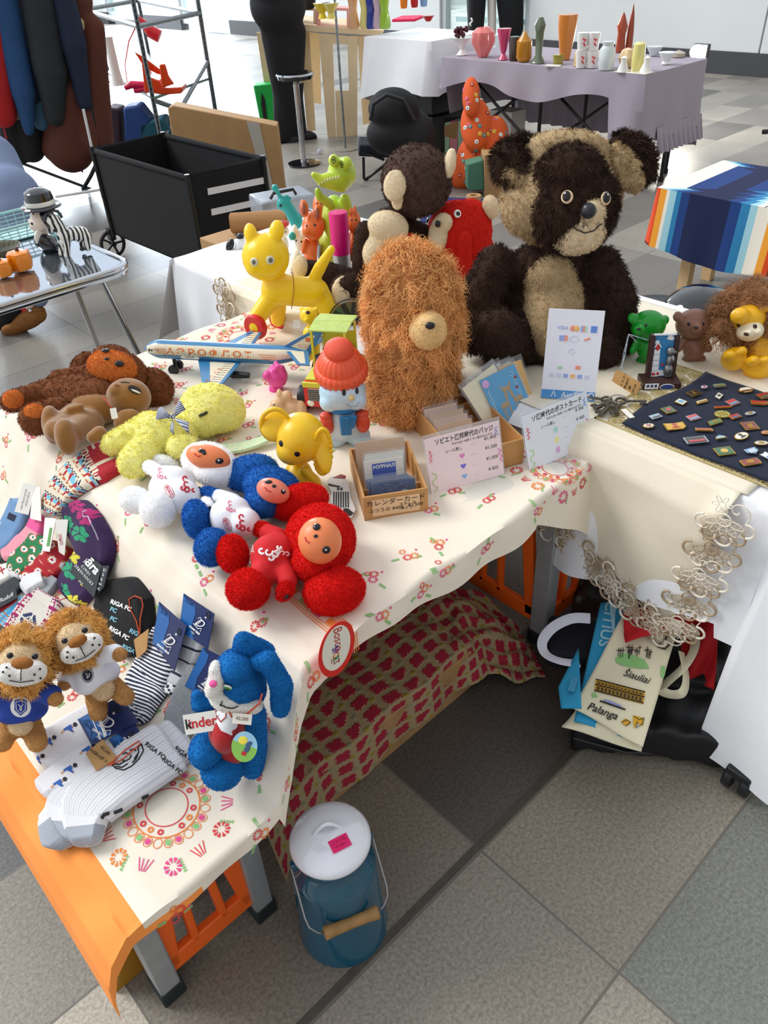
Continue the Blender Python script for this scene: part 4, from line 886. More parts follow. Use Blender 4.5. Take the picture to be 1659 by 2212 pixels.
furry('mane', vf, ml, t, n=9000, length=.045, width=.0014, combf=.35, curl=.25, seg=5, clump=.02, spread=.7, mask=lambda c, n: (np.linalg.norm(c-np.array(hc), axis=1) > .047).astype(float)+1e-6)
bl0, br0 = at(1170, 858, ZR+.006), at(1282, 866, ZR+.006); d = (br0-bl0).normalized(); n_ = Vector((d.y, -d.x, 0)); h_ = hz(1226, 862, ZR+.006, 676)*.97; wd = (br0-bl0).length*1.03
M = plane_frame(bl0.lerp(br0, .5), d, Vector((0, 0, 1))-n_*.22); t = thing('payment_sign', 'white upright card payment board with faint logos and blue foot', 'sign', M)
b = MB(M); b.box((0, h_/2, 0), (wd, h_, .0035)); b.build('board', mat('sign_white', '#eef0fb', .3), t)
b = MB(M); b.cur = 0; b.box((0, h_*.05, .0022), (wd, h_*.1, .0006)); b.box((-wd*.32, h_*.045, .0026), (wd*.3, h_*.09, .0006)); b.build('blue_band', mat('band_blue', '#4f97d8', .3), t)
b = MB(M); b.text('Λ  Air PAY', .017, Matrix.Translation((.004, h_*.05, .0032)), ext=.0002); b.tube([(wd*.43+.005*math.cos(a), h_*.055+.006*math.sin(a), .003) for a in np.linspace(0, 2*PI, 13)[:-1]], .0012, 5, True); b.build('band_lettering', wh, t)
lg = [mat('logo_'+n, c, .4) for n, c in (('blue', '#9fb0e8'), ('red', '#f2a08a'), ('orange', '#f6c07a'), ('green', '#b9dcc4'), ('lilac', '#d5d6ee'), ('deepblue', '#6a8fe0'))]
b = MB(M); y1, y2 = h_*.80, h_*.69
b.text('VISA', .011, Matrix.Translation((-wd*.22, y1, .0022)), m=0, ext=.0001); b.ell((-.004, y1, .002), (.006, .006, .0006), m=1); b.ell((.003, y1, .0021), (.006, .006, .0006), m=2)
b.box((wd*.16-.004, y1, .002), (.0035, .012, .001), m=0); b.box((wd*.16, y1, .002), (.0035, .012, .001), m=1); b.box((wd*.16+.004, y1, .002), (.0035, .012, .001), m=3); b.box((wd*.34, y1, .002), (.012, .013, .001), m=5)
b.box((-wd*.2, y2, .002), (.014, .011, .001), (0, 0, .1), m=0); b.box((-wd*.14, y2, .0022), (.006, .011, .001), m=1); b.tube([(.008*math.cos(a), y2+.006*math.sin(a), .002) for a in np.linspace(0, 2*PI, 11)[:-1]], .0008, 4, True, m=4); b.box((wd*.24, y2, .002), (.012, .004, .001), (0, 0, .4), m=1)
b.tube([(-.003+.005*math.cos(a), h_*.55+.005*math.sin(a), .002) for a in np.linspace(0, 2*PI, 11)[:-1]], .0009, 4, True, m=4); b.ell((-wd*.2, h_*.36, .002), (.005, .004, .0006), m=3); b.box((wd*.13, h_*.37, .002), (.01, .008, .001), m=1)
for k, c in enumerate((4, 4, 0, 2, 0, 4)): b.box((-wd*.34+wd*.13*k, h_*.27, .002), (.009, .008, .001), m=c)
b.build('logos', lg, t)
b = MB(M); b.box((0, .002, -.024), (wd, .002, .05)); b.box((0, h_*.5, -.0032), (wd, h_, .0015)); b.build('acrylic_stand', mat('acrylic', '#dfe8ee', .05, alpha=.25), t)
CB = BVHTree.FromPolygons([Vector(q) for q in pts], fc)
def cs(x, y, lift=0.):
    l, n, i, d = CB.ray_cast(CAM, ray(x, y).normalized())
    if l is None:
        p = at(x, y, ZL if x < 330 and y > 1150 else ZT); l, n, i, d = CB.find_nearest(p); l = p
    if n.z < 0: n = -n
    d = (l-CAM).normalized(); return l-d*lift/max(.35, abs(n.dot(d))), n
def fur(h, v=.06, nm=None): return mat(nm or 'fur_'+h.strip('#'), h, .95, var=v, vscale=50, shade=True, spec=.15)
fb2, for_ = fur('#7d4c30'), fur('#d9813f')
F = Fig((0, 0, 0), ZT+.05); t = thing('plush_toy', 'brown shaggy plush with orange face lying on its back at the table corner', 'soft toy', at(215, 880, ZT))
fur_part(F, 'body', [F.e(180, 850, 88, 44, .045), F.e(205, 860, 70, 45, .05)]+F.limb(120, 840, 25, 868, 28, 24, 0, .005)+F.limb(130, 890, 78, 905, 34, 36, .0, .01)+F.limb(200, 800, 120, 810, 14, 12, .03, .03), fb2, t, .006, 5, surf=False, n=15000, length=.007, width=.0014, combf=.2, clump=.008, spread=.6)
fur_part(F, 'head', [F.e(250, 812, 70, 55, .06, .02), F.e(240, 765, 40, 20, .03, .03)], fb2, t, .006, 5, n=8000, length=.007, width=.0014, combf=.2, clump=.008, spread=.6)
fur_part(F, 'ear', [F.e(330, 838, 48, 44, .025, -.015, 30)], fb2, t, .006, 5, surf=False, n=5000, length=.007, width=.0014, combf=.2, clump=.008, spread=.6)
fur_part(F, 'ear', [F.e(177, 790, 22, 36, .02, .0, 35)], fb2, t, .006, 5, surf=False, n=3000, length=.007, width=.0014, combf=.2, clump=.008, spread=.6)
fur_part(F, 'face', [F.e(242, 793, 54, 36, .03, .055, 10)], for_, t, .005, 4, n=6000, length=.006, width=.0012, combf=.05, spread=.5, label='orange face')
for x, y, rx, ry in ((28, 862, 22, 20), (74, 892, 24, 20)): fur_part(Fig((0, 0, 0), ZT+.05), 'foot_pad', [F.e(x, y, rx, ry, .018, .03)], for_, t, .005, 3, surf=False, n=2000, length=.004, width=.0012, combf=.05, label='orange foot pad')
b = MB(); F.bead(b, 258, 787, 10, 7, .8, .005); b.build('nose', blk, t)
for x, y, r in ((229, 761, 10), (232, 777, 6)): b = MB(); F.bead(b, x, y, r, r*.55, .6, .005); b.build('eye', blk, t)
b = MB(); F.line(b, [(214, 785), (219, 786), (224, 783)], .0011, .006); b.build('mouth', mat('thread_red', '#a8322a', .8), t)
tv = mat('velvet_tan', '#8f5f22', .9, sheen=.6, bump=.3, bscale=300, var=.1, vscale=30)
F = Fig((0, 0, 0), ZT+.045); t = thing('plush_toy', 'smooth olive tan velvet plush with big painted eye lying beside the brown one', 'soft toy', at(225, 920, ZT))
sm_part(F, 'body', [F.e(205, 882, 58, 36, .035)]+F.limb(160, 900, 120, 930, 30, 24, 0, .02)+F.limb(190, 915, 155, 935, 34, 26, -.01, .015)+[F.e(112, 918, 19, 44, .03, .015, -8), F.e(143, 943, 23, 42, .03, .02, -8)]+F.limb(150, 885, 172, 880, 8, 10, .035, .035)+F.limb(215, 935, 200, 945, 16, 14, .02, .02), tv, t, .004, 5, surf=False)
sm_part(F, 'head', [F.e(278, 858, 48, 42, .045, .015), F.e(252, 845, 18, 16, .02, .04)], tv, t, .004, 4)
vfh = F.bv
sm_part(F, 'ear', [F.e(275, 908, 32, 26, .012, -.005, -20)], tv, t, .004, 4, surf=False)
F.bv = vfh; b = MB(); F.bead(b, 291, 842, 15, 9, .15, 0, rot=12); e_ = b.build('eye', mat('felt_black', '#2a2220', .7), t)
b = MB(); F.bead(b, 293, 846, 11, 2.4, .5, .0022, rot=12); b.build('eyelash', eyew, e_); b = MB(); F.bead(b, 270, 826, 10, 2.5, .2); b.build('eye', ink, t); b = MB(); F.bead(b, 251, 832, 6, 5, .7); b.build('nose', tv, t)
b = MB(); b.tube([F.P(222, 858, .04), F.P(232, 868, .045), F.P(240, 880, .04), F.P(246, 892, .03)], .0016, 6); b.build('red_string', mat('string_red', '#b5472e', .8), t)
b = MB(plane_frame(F.P(246, 893, .035), rt, up)); b.box((0, 0, 0), (.013, .022, .001), (0, 0, .2)); b.build('price_label', mat('paper_white', '#ece9e0', .7), t)
fy = fur('#f8f294', .03)
F = Fig((0, 0, 0), ZT+.045); t = thing('plush_toy', 'pale yellow curly plush lying face down with a gingham bow', 'soft toy', at(380, 950, ZT))
fur_part(F, 'body', [F.e(350, 938, 76, 46, .045), F.e(330, 925, 50, 36, .04)]+F.limb(300, 940, 243, 960, 36, 26, .0, .0)+F.limb(320, 970, 288, 1000, 38, 34, -.01, .0)+F.limb(385, 965, 405, 962, 26, 22, .01, .01), fy, t, .006, 5, surf=False, n=16000, length=.007, width=.0014, combf=.1, clump=.008, spread=.8, curl=.2, seg=3)
fur_part(F, 'head', [F.e(460, 882, 72, 54, .05, .01, 10), F.e(430, 910, 50, 36, .04, .0)], fy, t, .006, 5, n=11000, length=.006, width=.0014, combf=.1, clump=.008, spread=.8)
b = MB(); F.line(b, [(430, 900), (440, 896), (447, 892)], .003, .004, seg=6); b.build('stitched_eye', mat('stitch_dark', '#3b3a22', .9), t)
b = MB()
def earf(u, v):
    l, n = cs(425+180*u, 955+22*v*(1-u*.3)-30*u*u+10*math.sin(3*u), .012+.004*math.sin(9*u)); return l
b.grid(earf, 30, 10); b.build('ear', mat('ear_lining', '#dfe3b0', .9, col2='#b9d8bb', vscale=160), t, 60, solid=.006)
ging = mat('gingham', '#ffffff', .85); N = ging.node_tree.nodes; L = ging.node_tree.links
g = N.new('ShaderNodeTexCoord'); sx = N.new('ShaderNodeSeparateXYZ'); L.new(g.outputs['Object'], sx.inputs[0]); ms = []
for i in (0, 1):
    a = N.new('ShaderNodeMath'); a.operation = 'MULTIPLY'; a.inputs[1].default_value = 230; L.new(sx.outputs[i], a.inputs[0]); c = N.new('ShaderNodeMath'); c.operation = 'FRACT'; L.new(a.outputs[0], c.inputs[0])
    d_ = N.new('ShaderNodeMath'); d_.operation = 'GREATER_THAN'; d_.inputs[1].default_value = .5; L.new(c.outputs[0], d_.inputs[0]); ms.append(d_)
a = N.new('ShaderNodeMath'); L.new(ms[0].outputs[0], a.inputs[0]); L.new(ms[1].outputs[0], a.inputs[1]); r = N.new('ShaderNodeValToRGB'); h_ = N.new('ShaderNodeMath'); h_.operation = 'MULTIPLY'; h_.inputs[1].default_value = .5; L.new(a.outputs[0], h_.inputs[0]); L.new(h_.outputs[0], r.inputs[0])
r.color_ramp.elements[0].color = lin('#e9e9ea'); r.color_ramp.elements[1].color = lin('#1d2540'); e3 = r.color_ramp.elements.new(.5); e3.color = lin('#6d7690'); L.new(r.outputs[0], N['Principled BSDF'].inputs['Base Color'])
bw = None
cb_ = F.P(374, 902, .055)
for dx, dy, ex, ey in ((-38, 4, -30, -26), (12, -38, 30, -20), (34, 10, 38, 40), (2, 38, -8, 30)):
    b = MB(); tip1 = F.P(374+dx, 902+dy, .062); tip2 = F.P(374+ex*.9, 902+ey*.9, .058)
    b.add([cb_, tip1, tip1.lerp(tip2, .5)+Vector((0, 0, .006)), tip2], [(0, 1, 2, 3)]); o = b.build('bow_loop', ging, t, 60, solid=.002)
b = MB(); b.ell(cb_+Vector((0, 0, .003)), (.006, .006, .005)); b.build('bow_knot', ging, t)
skin = mat('vinyl_face', '#ee8550', .4); skinp = mat('vinyl_face_pink', '#e98066', .4); claw = mat('claw_black', '#15161a', .7)
red_lip = mat('lip_red', '#c22a20', .5); shw = mat('jersey_white', '#eef0f5', .85, bump=.2, bscale=500); shr = mat('jersey_red', '#c8161e', .85, bump=.2, bscale=500); lgr = mat('print_crimson', '#c4283a', .7); lgp = mat('print_rose', '#ea8fa6', .7); lgw = mat('print_white', '#f2f2f0', .7)
def swirl(F, b, x, y, s, ang, m):
    c, n = math.cos(math.radians(ang)), math.sin(math.radians(ang)); T = lambda a, d: (x+(a*c-d*n)*s, y+(a*n+d*c)*s)
    for (cx, cy, r0, r1, a0, a1) in ((0, 0, 9, 3, 0, 4.6), (12, 5, 8, 3, 2.6, -2.4), (-12, -4, 7, 2.5, 1, 5.5), (3, 12, 7, 3, -1, 3.4), (20, -6, 5, 2, 0, 4)):
        F.line(b, [T(cx+(r0+(r1-r0)*q)*math.cos(a0+(a1-a0)*q), cy+(r0+(r1-r0)*q)*math.sin(a0+(a1-a0)*q)) for q in np.linspace(0, 1, 7)], .0016*s, .0003, m)
def face(F, t, ex, mo, nose, k=1.0):
    for x, y, rx, ry in ex:
        b = MB(); F.bead(b, x, y, rx*.62, ry*.68, .5, .0); e_ = b.build('eye', blk, t)
        b = MB(); F.bead(b, x-2, y-2, 2, 2, .6, .0042); b.build('glint', eyew, e_)
    b = MB(); F.bead(b, *nose, 5*k, 4*k, .6, 0); b.build('nose', blk, t)
    b = MB(); F.line(b, mo, .0011*k); b.build('mouth', red_lip, t)
def doll(label, furm, shirtm, P, skinm=skin, zl=.05, nf=9000):
    F = Fig((0, 0, 0), ZT+zl); t = thing('plush_doll', label, 'soft toy', at(P['body'][0][0], P['body'][0][1], ZT), 'dressed dolls with vinyl faces')
    kw = dict(length=.0065, width=.0012, combf=.1, spread=.55)
    if furm is fwh_: kw['length'] = .0045; nf = 4500
    for q in P['ears']: fur_part(F, 'ear', [F.e(*q)], furm, t, .005, 5, surf=False, n=nf//2, **kw)
    fur_part(F, 'hood', [F.e(*q) for q in P['head']], furm, t, .005, 5, surf=False, n=nf, **kw)
    for q in P['legs']: fur_part(F, 'leg', [F.e(*q)], furm, t, .005, 5, surf=False, n=nf//2, **kw)
    for q in P['hands']:
        h = fur_part(F, 'hand', F.limb(*q[:6]), furm, t, .005, 4, surf=False, n=nf//6, **kw); b = MB()
        for k in (-1, 0, 1):
            p = F.P(q[2]+(q[2]-q[0])*.35+k*q[6][0], q[3]+(q[3]-q[1])*.35+k*q[6][1]); b.ell(p, (.0045, .0035, .007), (.5+k*.3, k*.4, 0))
        b.build('claws', claw, h)
    F.surf(blob([F.e(*q) for q in P['body']]+sum([F.limb(*q) for q in P['sleeves']], []), .004, 7)); vf = blob([F.e(*q) for q in P['body']]+sum([F.limb(*q) for q in P['sleeves']], []), .004, 7)
    smooth_obj('shirt', vf, shirtm, t); P['print'](F, t)
    sm_part(F, 'face', [F.e(*q) for q in P['face']], skinm, t, .003, 4)
    face(F, t, P['eyes'], P['mouth'], P['nose']); return t
def print_white(cx, cy, ang, s=1.):
    def f(F, t):
        b = MB(); swirl(F, b, cx[0], cy[0], .95*s, ang, 0); b.build('print', lgr, t); b = MB(); swirl(F, b, cx[1], cy[1], .65*s, ang, 0); b.build('print', lgp, t)
        b = MB(); F.text(b, 'BOSCO', cx[2], cy[2], 10*s, ang, wid=22*s, bold=.25); F.line(b, [(cx[2]+(15*math.cos(a))*math.cos(math.radians(ang))*s-(7.5*math.sin(a))*math.sin(math.radians(ang))*s, cy[2]+(15*math.cos(a))*math.sin(math.radians(ang))*s+(7.5*math.sin(a))*math.cos(math.radians(ang))*s) for a in np.linspace(0, 2*PI, 13)], .0004); b.build('print', lgr, t)
    return f
fwh_ = mat('fur_snow', '#ffffff', .95, spec=.1)
doll('white furred doll in white shirt, uppermost of the three vinyl faced dolls', fwh_, shw, dict(
    ears=[(352, 1000, 34, 18, .018, -.02, 10), (480, 1040, 40, 30, .02, -.02, 20)], head=[(452, 1000, 62, 46, .045, 0, 15), (470, 1020, 50, 36, .04, 0)], legs=[(292, 1080, 34, 30, .03, 0, 20), (340, 1100, 38, 42, .035, .0, -20)],
    hands=[(345, 1022, 322, 1008, 16, 16, (7, 4)), (445, 1085, 450, 1095, 14, 14, (6, 4))], body=[(372, 1052, 52, 44, .035, 0, -15), (392, 1072, 44, 38, .03, 0)], sleeves=[(380, 1025, 348, 1022, 20, 18)],
    face=[(450, 988, 50, 28, .025, .036, 14)], eyes=[(436, 974, 13, 7), (474, 996, 15, 10)], mouth=[(420, 980), (428, 986), (434, 984)], nose=(441, 979), print=print_white((403, 348, 366), (1045, 1022, 1061), 58, 1.)))
fbl = fur('#2869b8', .05)
doll('blue furred doll in white shirt, middle of the three vinyl faced dolls', fbl, shw, dict(
    ears=[(542, 1022, 62, 40, .035, -.005, -12)], head=[(588, 1054, 64, 46, .05, 0, 15), (570, 1085, 42, 34, .04, 0)], legs=[(425, 1122, 28, 44, .035, .0, -10), (458, 1182, 36, 42, .04, .0, 15)],
    hands=[(466, 1070, 445, 1064, 15, 14, (7, 5))], body=[(500, 1115, 48, 46, .04, 0, -20), (530, 1130, 34, 34, .035, 0)], sleeves=[(505, 1085, 472, 1072, 20, 17)],
    face=[(590, 1060, 38, 27, .025, .042, 22)], eyes=[(580, 1041, 14, 8), (612, 1062, 10, 8)], mouth=[(572, 1053), (578, 1060), (586, 1062)], nose=(592, 1050), print=print_white((524, 498, 491), (1128, 1093, 1132), 62, 1.)), skinp)
frd = fur('#d81a16', .05)
def print_red(F, t):
    b = MB(); swirl(F, b, 580, 1192, 1.15, -8, 0); swirl(F, b, 610, 1196, .8, 170, 0); F.text(b, 'SPORT', 545, 1184, 9, 84, wid=20, bold=.2); b.build('print', lgw, t)
doll('bright red furred doll in red shirt at the table corner, largest of the three', frd, shr, dict(
    ears=[(646, 1084, 66, 38, .04, -.005, -14), (722, 1276, 68, 52, .045, -.02, -12)], head=[(692, 1165, 76, 78, .07, 0), (680, 1215, 50, 44, .05, 0)], legs=[(503, 1196, 32, 42, .04, 0, -12), (536, 1272, 46, 44, .045, 0)],
    hands=[(572, 1146, 556, 1140, 17, 15, (5, 3)), (618, 1272, 611, 1283, 18, 16, (9, 3))], body=[(585, 1205, 44, 52, .045, 0, -10), (600, 1190, 44, 40, .045, 0), (568, 1240, 30, 34, .035, 0)], sleeves=[(600, 1160, 577, 1150, 22, 20), (610, 1230, 622, 1256, 24, 22)],
    face=[(691, 1168, 48, 52, .03, .062, -10)], eyes=[(684, 1138, 14, 13), (705, 1188, 15, 13)], mouth=[(659, 1161), (663, 1170), (669, 1172)], nose=(682, 1158), print=print_red), nf=14000)
c0 = aty(727, 1403, YF-.035); M = plane_frame(c0, Vector((1, 0, -.0)), Vector((0, -.12, 1))); M = M @ Matrix.Rotation(.06, 4, 'Z'); k = F.k(c0)
t = thing('hang_tag', 'red oval paper tag with handwriting hanging over the table edge', 'tag', M)
k = (c0-CAM).dot(fw)/FPX
EL = lambda rx, ry: [(rx*math.cos(a), ry*math.sin(a)) for a in np.linspace(0, 2*PI, 49)[:-1]]
b = MB(M); b.prism(EL(.034, .060), 0, .001); b.build('card', mat('tag_red', '#e5281c', .5), t)
b = MB(M); b.prism([(x-.001, y+.005) for x, y in EL(.0265, .049)], .001, .0016); b.build('inner_oval', mat('tag_cream', '#f3eee0', .6), t)
b = MB(M); b.text('Bosco', .022, Matrix.Translation((.003, .026, .0018)) @ Matrix.Rotation(-PI/2, 4, 'Z'), shear=.4, ext=.0001)
for k, (x, y) in enumerate(((0, 0), (0, -.006), (0, -.012))): b.box((-.012+k*.0035, -.016, .0018), (.0012, .012-.003*k, .0002))
b.build('handwriting', mat('tag_ink_red', '#b8332c', .6), t)
for k, (ch_, c) in enumerate(zip('SPORT', ('#3a3f9a', '#8a3a9a', '#d8752a', '#2a9a6a', '#a83a34'))):
    b = MB(M); b.text(ch_, .016, Matrix.Translation((-.004, .008-k*.0085, .0018)) @ Matrix.Rotation(-PI/2, 4, 'Z'), bold=.0004, ext=.0001); b.build('letter', mat('letter_'+c.strip('#'), c, .6), t)
F = Fig(at(595, 852, ZT)+fwh*.015); pk = plast('vinyl_pink', '#e2489c', .35); t = thing('toy_lion', 'small hot pink vinyl lion looking left', 'toy', F.B)
sm_part(F, 'body', [F.e(596, 842, 15, 22, .016), F.e(586, 862, 8, 9, .01), F.e(603, 860, 9, 10, .012)], pk, t, .0025, 3, surf=False)
sm_part(F, 'head', [F.e(598, 812, 24, 26, .024), F.e(578, 812, 11, 12, .014, .01), F.e(596, 786, 6, 7, .006)]+[F.e(603+10*math.cos(a), 812+19*math.sin(a), 8, 8, .012, .008) for a in np.linspace(0, 6, 9)], pk, t, .0025, 2); eyes(F, t, ((580, 804),), 2, pk)
F = Fig(at(620, 905, ZT)+fwh*.02); bg_ = plast('vinyl_beige', '#d9b183', .4); t = thing('toy_cat', 'beige vinyl animal figure turned away behind the yellow big eared toy', 'toy', F.B)
sm_part(F, 'body', [F.e(628, 888, 32, 30, .03), F.e(650, 886, 14, 22, .014, .01), F.e(600, 878, 18, 18, .02, .012), F.e(585, 886, 10, 8, .012, .02), F.e(603, 852, 7, 14, .006), F.e(620, 855, 12, 12, .01)], bg_, t, .003, 3); eyes(F, t, ((592, 874),), 2)
F = Fig(at(652, 1075, ZT)+fwh*.035); ye = plast('vinyl_yellow', '#f0c21a', .35); t = thing('toy_figure', 'yellow vinyl figure with huge drooping ears between the blue doll and card box', 'toy', F.B)
sm_part(F, 'body', [F.e(645, 1030, 32, 40, .03), F.e(670, 1045, 25, 25, .025), F.e(640, 1060, 34, 18, .03)]+F.limb(660, 1015, 678, 1035, 11, 10, .02, .03), ye, t, .003, 4, surf=False)
sm_part(F, 'head', [F.e(650, 945, 56, 56, .05, .0, 20), F.e(632, 972, 36, 34, .035, .015)], ye, t, .003, 4); hb = F.bv
for x, y, rx, ry, ro, x2, y2 in ((594, 917, 33, 36, 10, 592, 914), (697, 975, 20, 52, -10, 702, 975)):
    e_ = sm_part(F, 'ear', [F.e(x, y, rx, ry, .010, .0 if x < 650 else .03, ro)], ye, t, .003, 3); b = MB(); q = [F.e(x+rx*.92*math.cos(a), y+ry*.92*math.sin(a), 6, 6, None, .002 if x < 650 else .034) for a in np.linspace(0, 2*PI, 26)]
    v_, f_ = blob(q, .0025, 2); smooth_obj('ear_rim', (v_, f_), ye, e_)
F.bv = hb; eyes(F, t, ((607, 958), (642, 981)), 6.5)
B = at(750, 975, ZT)+fwh*.03; M = frame(B, (0, 0, 1), -fwh); t = thing('toy_snowman', 'vinyl snowman in orange bobble hat, blue scarf and red mittens', 'toy', M); s_ = .001
snow = mat('snow_vinyl', '#d9e6f2', .35, col2='#a9cfe8', vscale=14); hat = mat('hat_orange', '#ec5a36', .4)
sm = blob([('e', (-.024, -.004, .02), (.026, .026, .022)), ('e', (.024, -.004, .02), (.026, .026, .022)), ('e', (0, 0, .055), (.042, .036, .045)), ('e', (0, 0, .09), (.03, .028, .02))], .003, 4, M=M); smooth_obj('body', sm, snow, t)
hv = blob([('e', (0, -.004, .124), (.047, .042, .040)), ('e', (-.026, -.022, .112), (.021, .022, .019)), ('e', (.026, -.022, .112), (.021, .022, .019))], .003, 3, M=M); smooth_obj('head', hv, snow, t); F = Fig(B); F.surf(hv)
R = M @ Matrix.Translation((0, .012, .155)) @ Matrix.Rotation(.26, 4, 'X')
b = MB(R); b.lathe([(.046, -.006), (.052, 0), (.053, .014), (.049, .022), (.046, .023)], 96, flute=28, fl=.025); b.lathe([(.045, .02), (.043, .034), (.036, .046), (.024, .054), (.0001, .057)], 96, flute=24, fl=.02); hh = b.build('hat', hat, t, 60)
b = MB(R); b.ell((0, .0, .060), (.029, .028, .021), seg=32); b.build('pompom', mat('pompom_orange', '#ee5534', .5, bump=1, bscale=500), hh)
for x, y in ((743, 848), (771, 844)): b = MB(); F.bead(b, x, y, 4.5, 7, .4); b.build('eye', blk, t)
for q in (((738, 835), (744, 833), (748, 835)), ((766, 830), (770, 829), (775, 831))): b = MB(); F.line(b, q, .0006); b.build('eyebrow', ink, t)
b = MB(); F.bead(b, 759, 859, 7, 7, 1.); b.build('nose', plast('nose_straw', '#e6c98a', .4), t); b = MB(); F.line(b, [(748, 872), (757, 879), (768, 878), (776, 868)], .0007); b.build('mouth', mat('mouth_grey', '#9aa3b5', .5), t)
b = MB(M); b.lathe([(.030, .086), (.037, .088), (.040, .096), (.036, .103), (.028, .104)], 40); b.box((.002, -.040, .066), (.022, .008, .044), (.08, 0, 0)); b.box((.016, -.039, .075), (.014, .008, .03), (.08, .25, 0)); b.build('scarf', mat('scarf_blue', '#1f78b8', .35), t, bevel=.003)
for sx in (-1, 1):
    mt = blob([('e', (sx*.036, -.026, .062), (.015, .013, .022)), ('e', (sx*.028, -.030, .070), (.006, .006, .010)), ('e', (sx*.036, -.022, .082), (.014, .012, .007))], .0025, 2, M=M); smooth_obj('mitten', mt, mat('mitten_red', '#d84a2e', .4), t)
F = Fig((1.10, 1.60, ZT)); yc = plast('cat_yellow', '#fbd005', .28); t = thing('toy_cat', 'big yellow plastic cat on red wheels with googly eyes', 'toy', (1.10, 1.60, ZT))
sm_part(F, 'body', F.limb(600, 625, 680, 632, 34, 32)+F.limb(592, 585, 596, 625, 20, 32)+F.limb(590, 640, 552, 690, 24, 18, .0, .03)+F.limb(600, 640, 600, 690, 22, 16, -.02, -.04)+F.limb(690, 640, 722, 690, 26, 16, .0, .03)+F.limb(680, 645, 695, 690, 24, 16, -.02, -.03)+F.limb(672, 615, 690, 580, 13, 14)+F.limb(690, 580, 716, 538, 14, 9), yc, t, .004, 5, surf=False)
sm_part(F, 'head', [F.e(574, 555, 52, 52, .05, .015), F.e(565, 575, 36, 28, .03, .035), F.e(541, 505, 15, 24, .012, .01, -8), F.e(598, 498, 17, 24, .012, .01, 6)], yc, t, .0035, 4)
for x, y in ((549, 566), (584, 562)):
    b = MB(); F.bead(b, x, y, 9.5, 9.5, .3); e_ = b.build('eye', mat('eye_amber', '#d6d2b8', .15), t); b = MB(); F.bead(b, x, y, 5, 5.5, .5, .0022); b.build('pupil', mat('pupil_grey', '#6a6a58', .2), e_)
b = MB(); F.bead(b, 561, 577, 4, 2.5, .6); b.build('nose', yc, t)
rw = plast('wheel_red', '#d81e1e', .3)
def wheel(x, y, d, r):
    c = F.P(x, y, d); ax = (-fwh*.85-_r*.52).normalized(); M = plane_frame(c, ax.cross(Vector((0, 0, 1))), Vector((0, 0, 1)))
    b = MB(M); b.lathe([(r*.38, -.008), (r*.9, -.009), (r, -.004), (r, .004), (r*.9, .010), (r*.40, .007)], 36); w_ = b.build('wheel', rw, t); b = MB(M); b.lathe([(.0001, -.010), (r*.40, -.009), (r*.40, .010), (.0001, .0115)], 24); b.build('hub', yc, w_)
wheel(552, 706, .045, .033); wheel(601, 690, -.06, .026); wheel(728, 682, .02, .022)
b = MB(); b.tube([F.P(632+3*math.sin(a*4), 592+75*a, .045 if a < .9 else .03) for a in np.linspace(0, 1, 9)], .0012, 6); b.build('string', mat('string_brown', '#a8652e', .8), t)
b = MB(plane_frame(F.P(641, 700, .04), rt, up)); b.box((0, 0, 0), (.018, .02, .001)); b.build('price_label', mat('paper_white', '#ece9e0', .7), t)
F = Fig((1.03, 1.42, ZT)); t = thing('toy_bear', 'slim yellow vinyl bear standing behind the toy aeroplane tail', 'toy', F.B); sm_part(F, 'body', F.limb(672, 720, 676, 760, 18, 16)+F.limb(676, 750, 664, 780, 9, 7, .0, .01), yc, t, .0035, 3, surf=False)
sm_part(F, 'head', [F.e(667, 682, 20, 19, .022), F.e(652, 668, 5, 6, .005), F.e(683, 668, 5, 6, .005), F.e(664, 692, 8, 6, .01, .018)], yc, t, .003, 3); b = MB(); F.bead(b, 665, 675, 5, 4, .6); b.build('nose', mat('nose_brown', '#4a2418', .4), t)
ab, ac = mat('tin_blue', '#3a7fb0', .25, coat=.3), mat('tin_cream', '#e9dfc4', .25, coat=.3); aor = mat('tin_orange', '#e0793a', .3)
n0, n1 = at(313, 752, ZT+.060), at(668, 770, ZT+.060); ax = (n1-n0).normalized(); L_ = (n1-n0).length; side = Vector((ax.y, -ax.x, 0))
if side.dot(fw) > 0: side = -side
M = Matrix(((ax.x, side.x, 0, n0.x), (ax.y, side.y, 0, n0.y), (0, 0, 1, n0.z), (0, 0, 0, 1)))
t = thing('toy_aeroplane', 'tin toy airliner in cream and blue with orange Cyrillic lettering and black wheels', 'toy', M)
R_ = .022; b = MB(M); nu, nv_ = 32, 40; V = []
for j in range(nv_):
    u = j/(nv_-1); r = R_*min(1, math.sin(min(1, u/.13)*PI/2)**.7+.08)*(1 if u < .8 else 1-.75*((u-.8)/.2)**1.6); zo = .008*max(0, (u-.8)/.2)
    for i in range(nu): a = 2*PI*i/nu; V.append((u*L_, r*math.cos(a), r*math.sin(a)*1.05+zo))
f = []; mm = []
for j in range(nv_-1):
    for i in range(nu):
        a = 2*PI*(i+.5)/nu; f.append((j*nu+i, j*nu+(i+1) % nu, (j+1)*nu+(i+1) % nu, (j+1)*nu+i)); s_ = math.sin(a); mm.append(0 if (s_ > .82 or s_ < -.28 or j < 1) else 1)
f.append(tuple(range(nu))); mm.append(0); f.append(tuple((nv_-1)*nu+i for i in range(nu))); mm.append(0)
b.add(V, f); b.mi = mm; b.build('fuselage', [ab, ac], t, 60)
def sidept(x, z, off=.0006): # cylinder side
    return (x, math.sqrt(max(1e-6, (R_+off)**2-(z/1.05)**2)), z)
b = MB(M); Wt = text_mesh('АЭРОФЛОТ', .019, 'CENTER', 0, .0003, 0, 1.35); v = Wt[0].copy(); wdt = v[:, 0].max()-v[:, 0].min(); v[:, 0] *= .52*L_/wdt
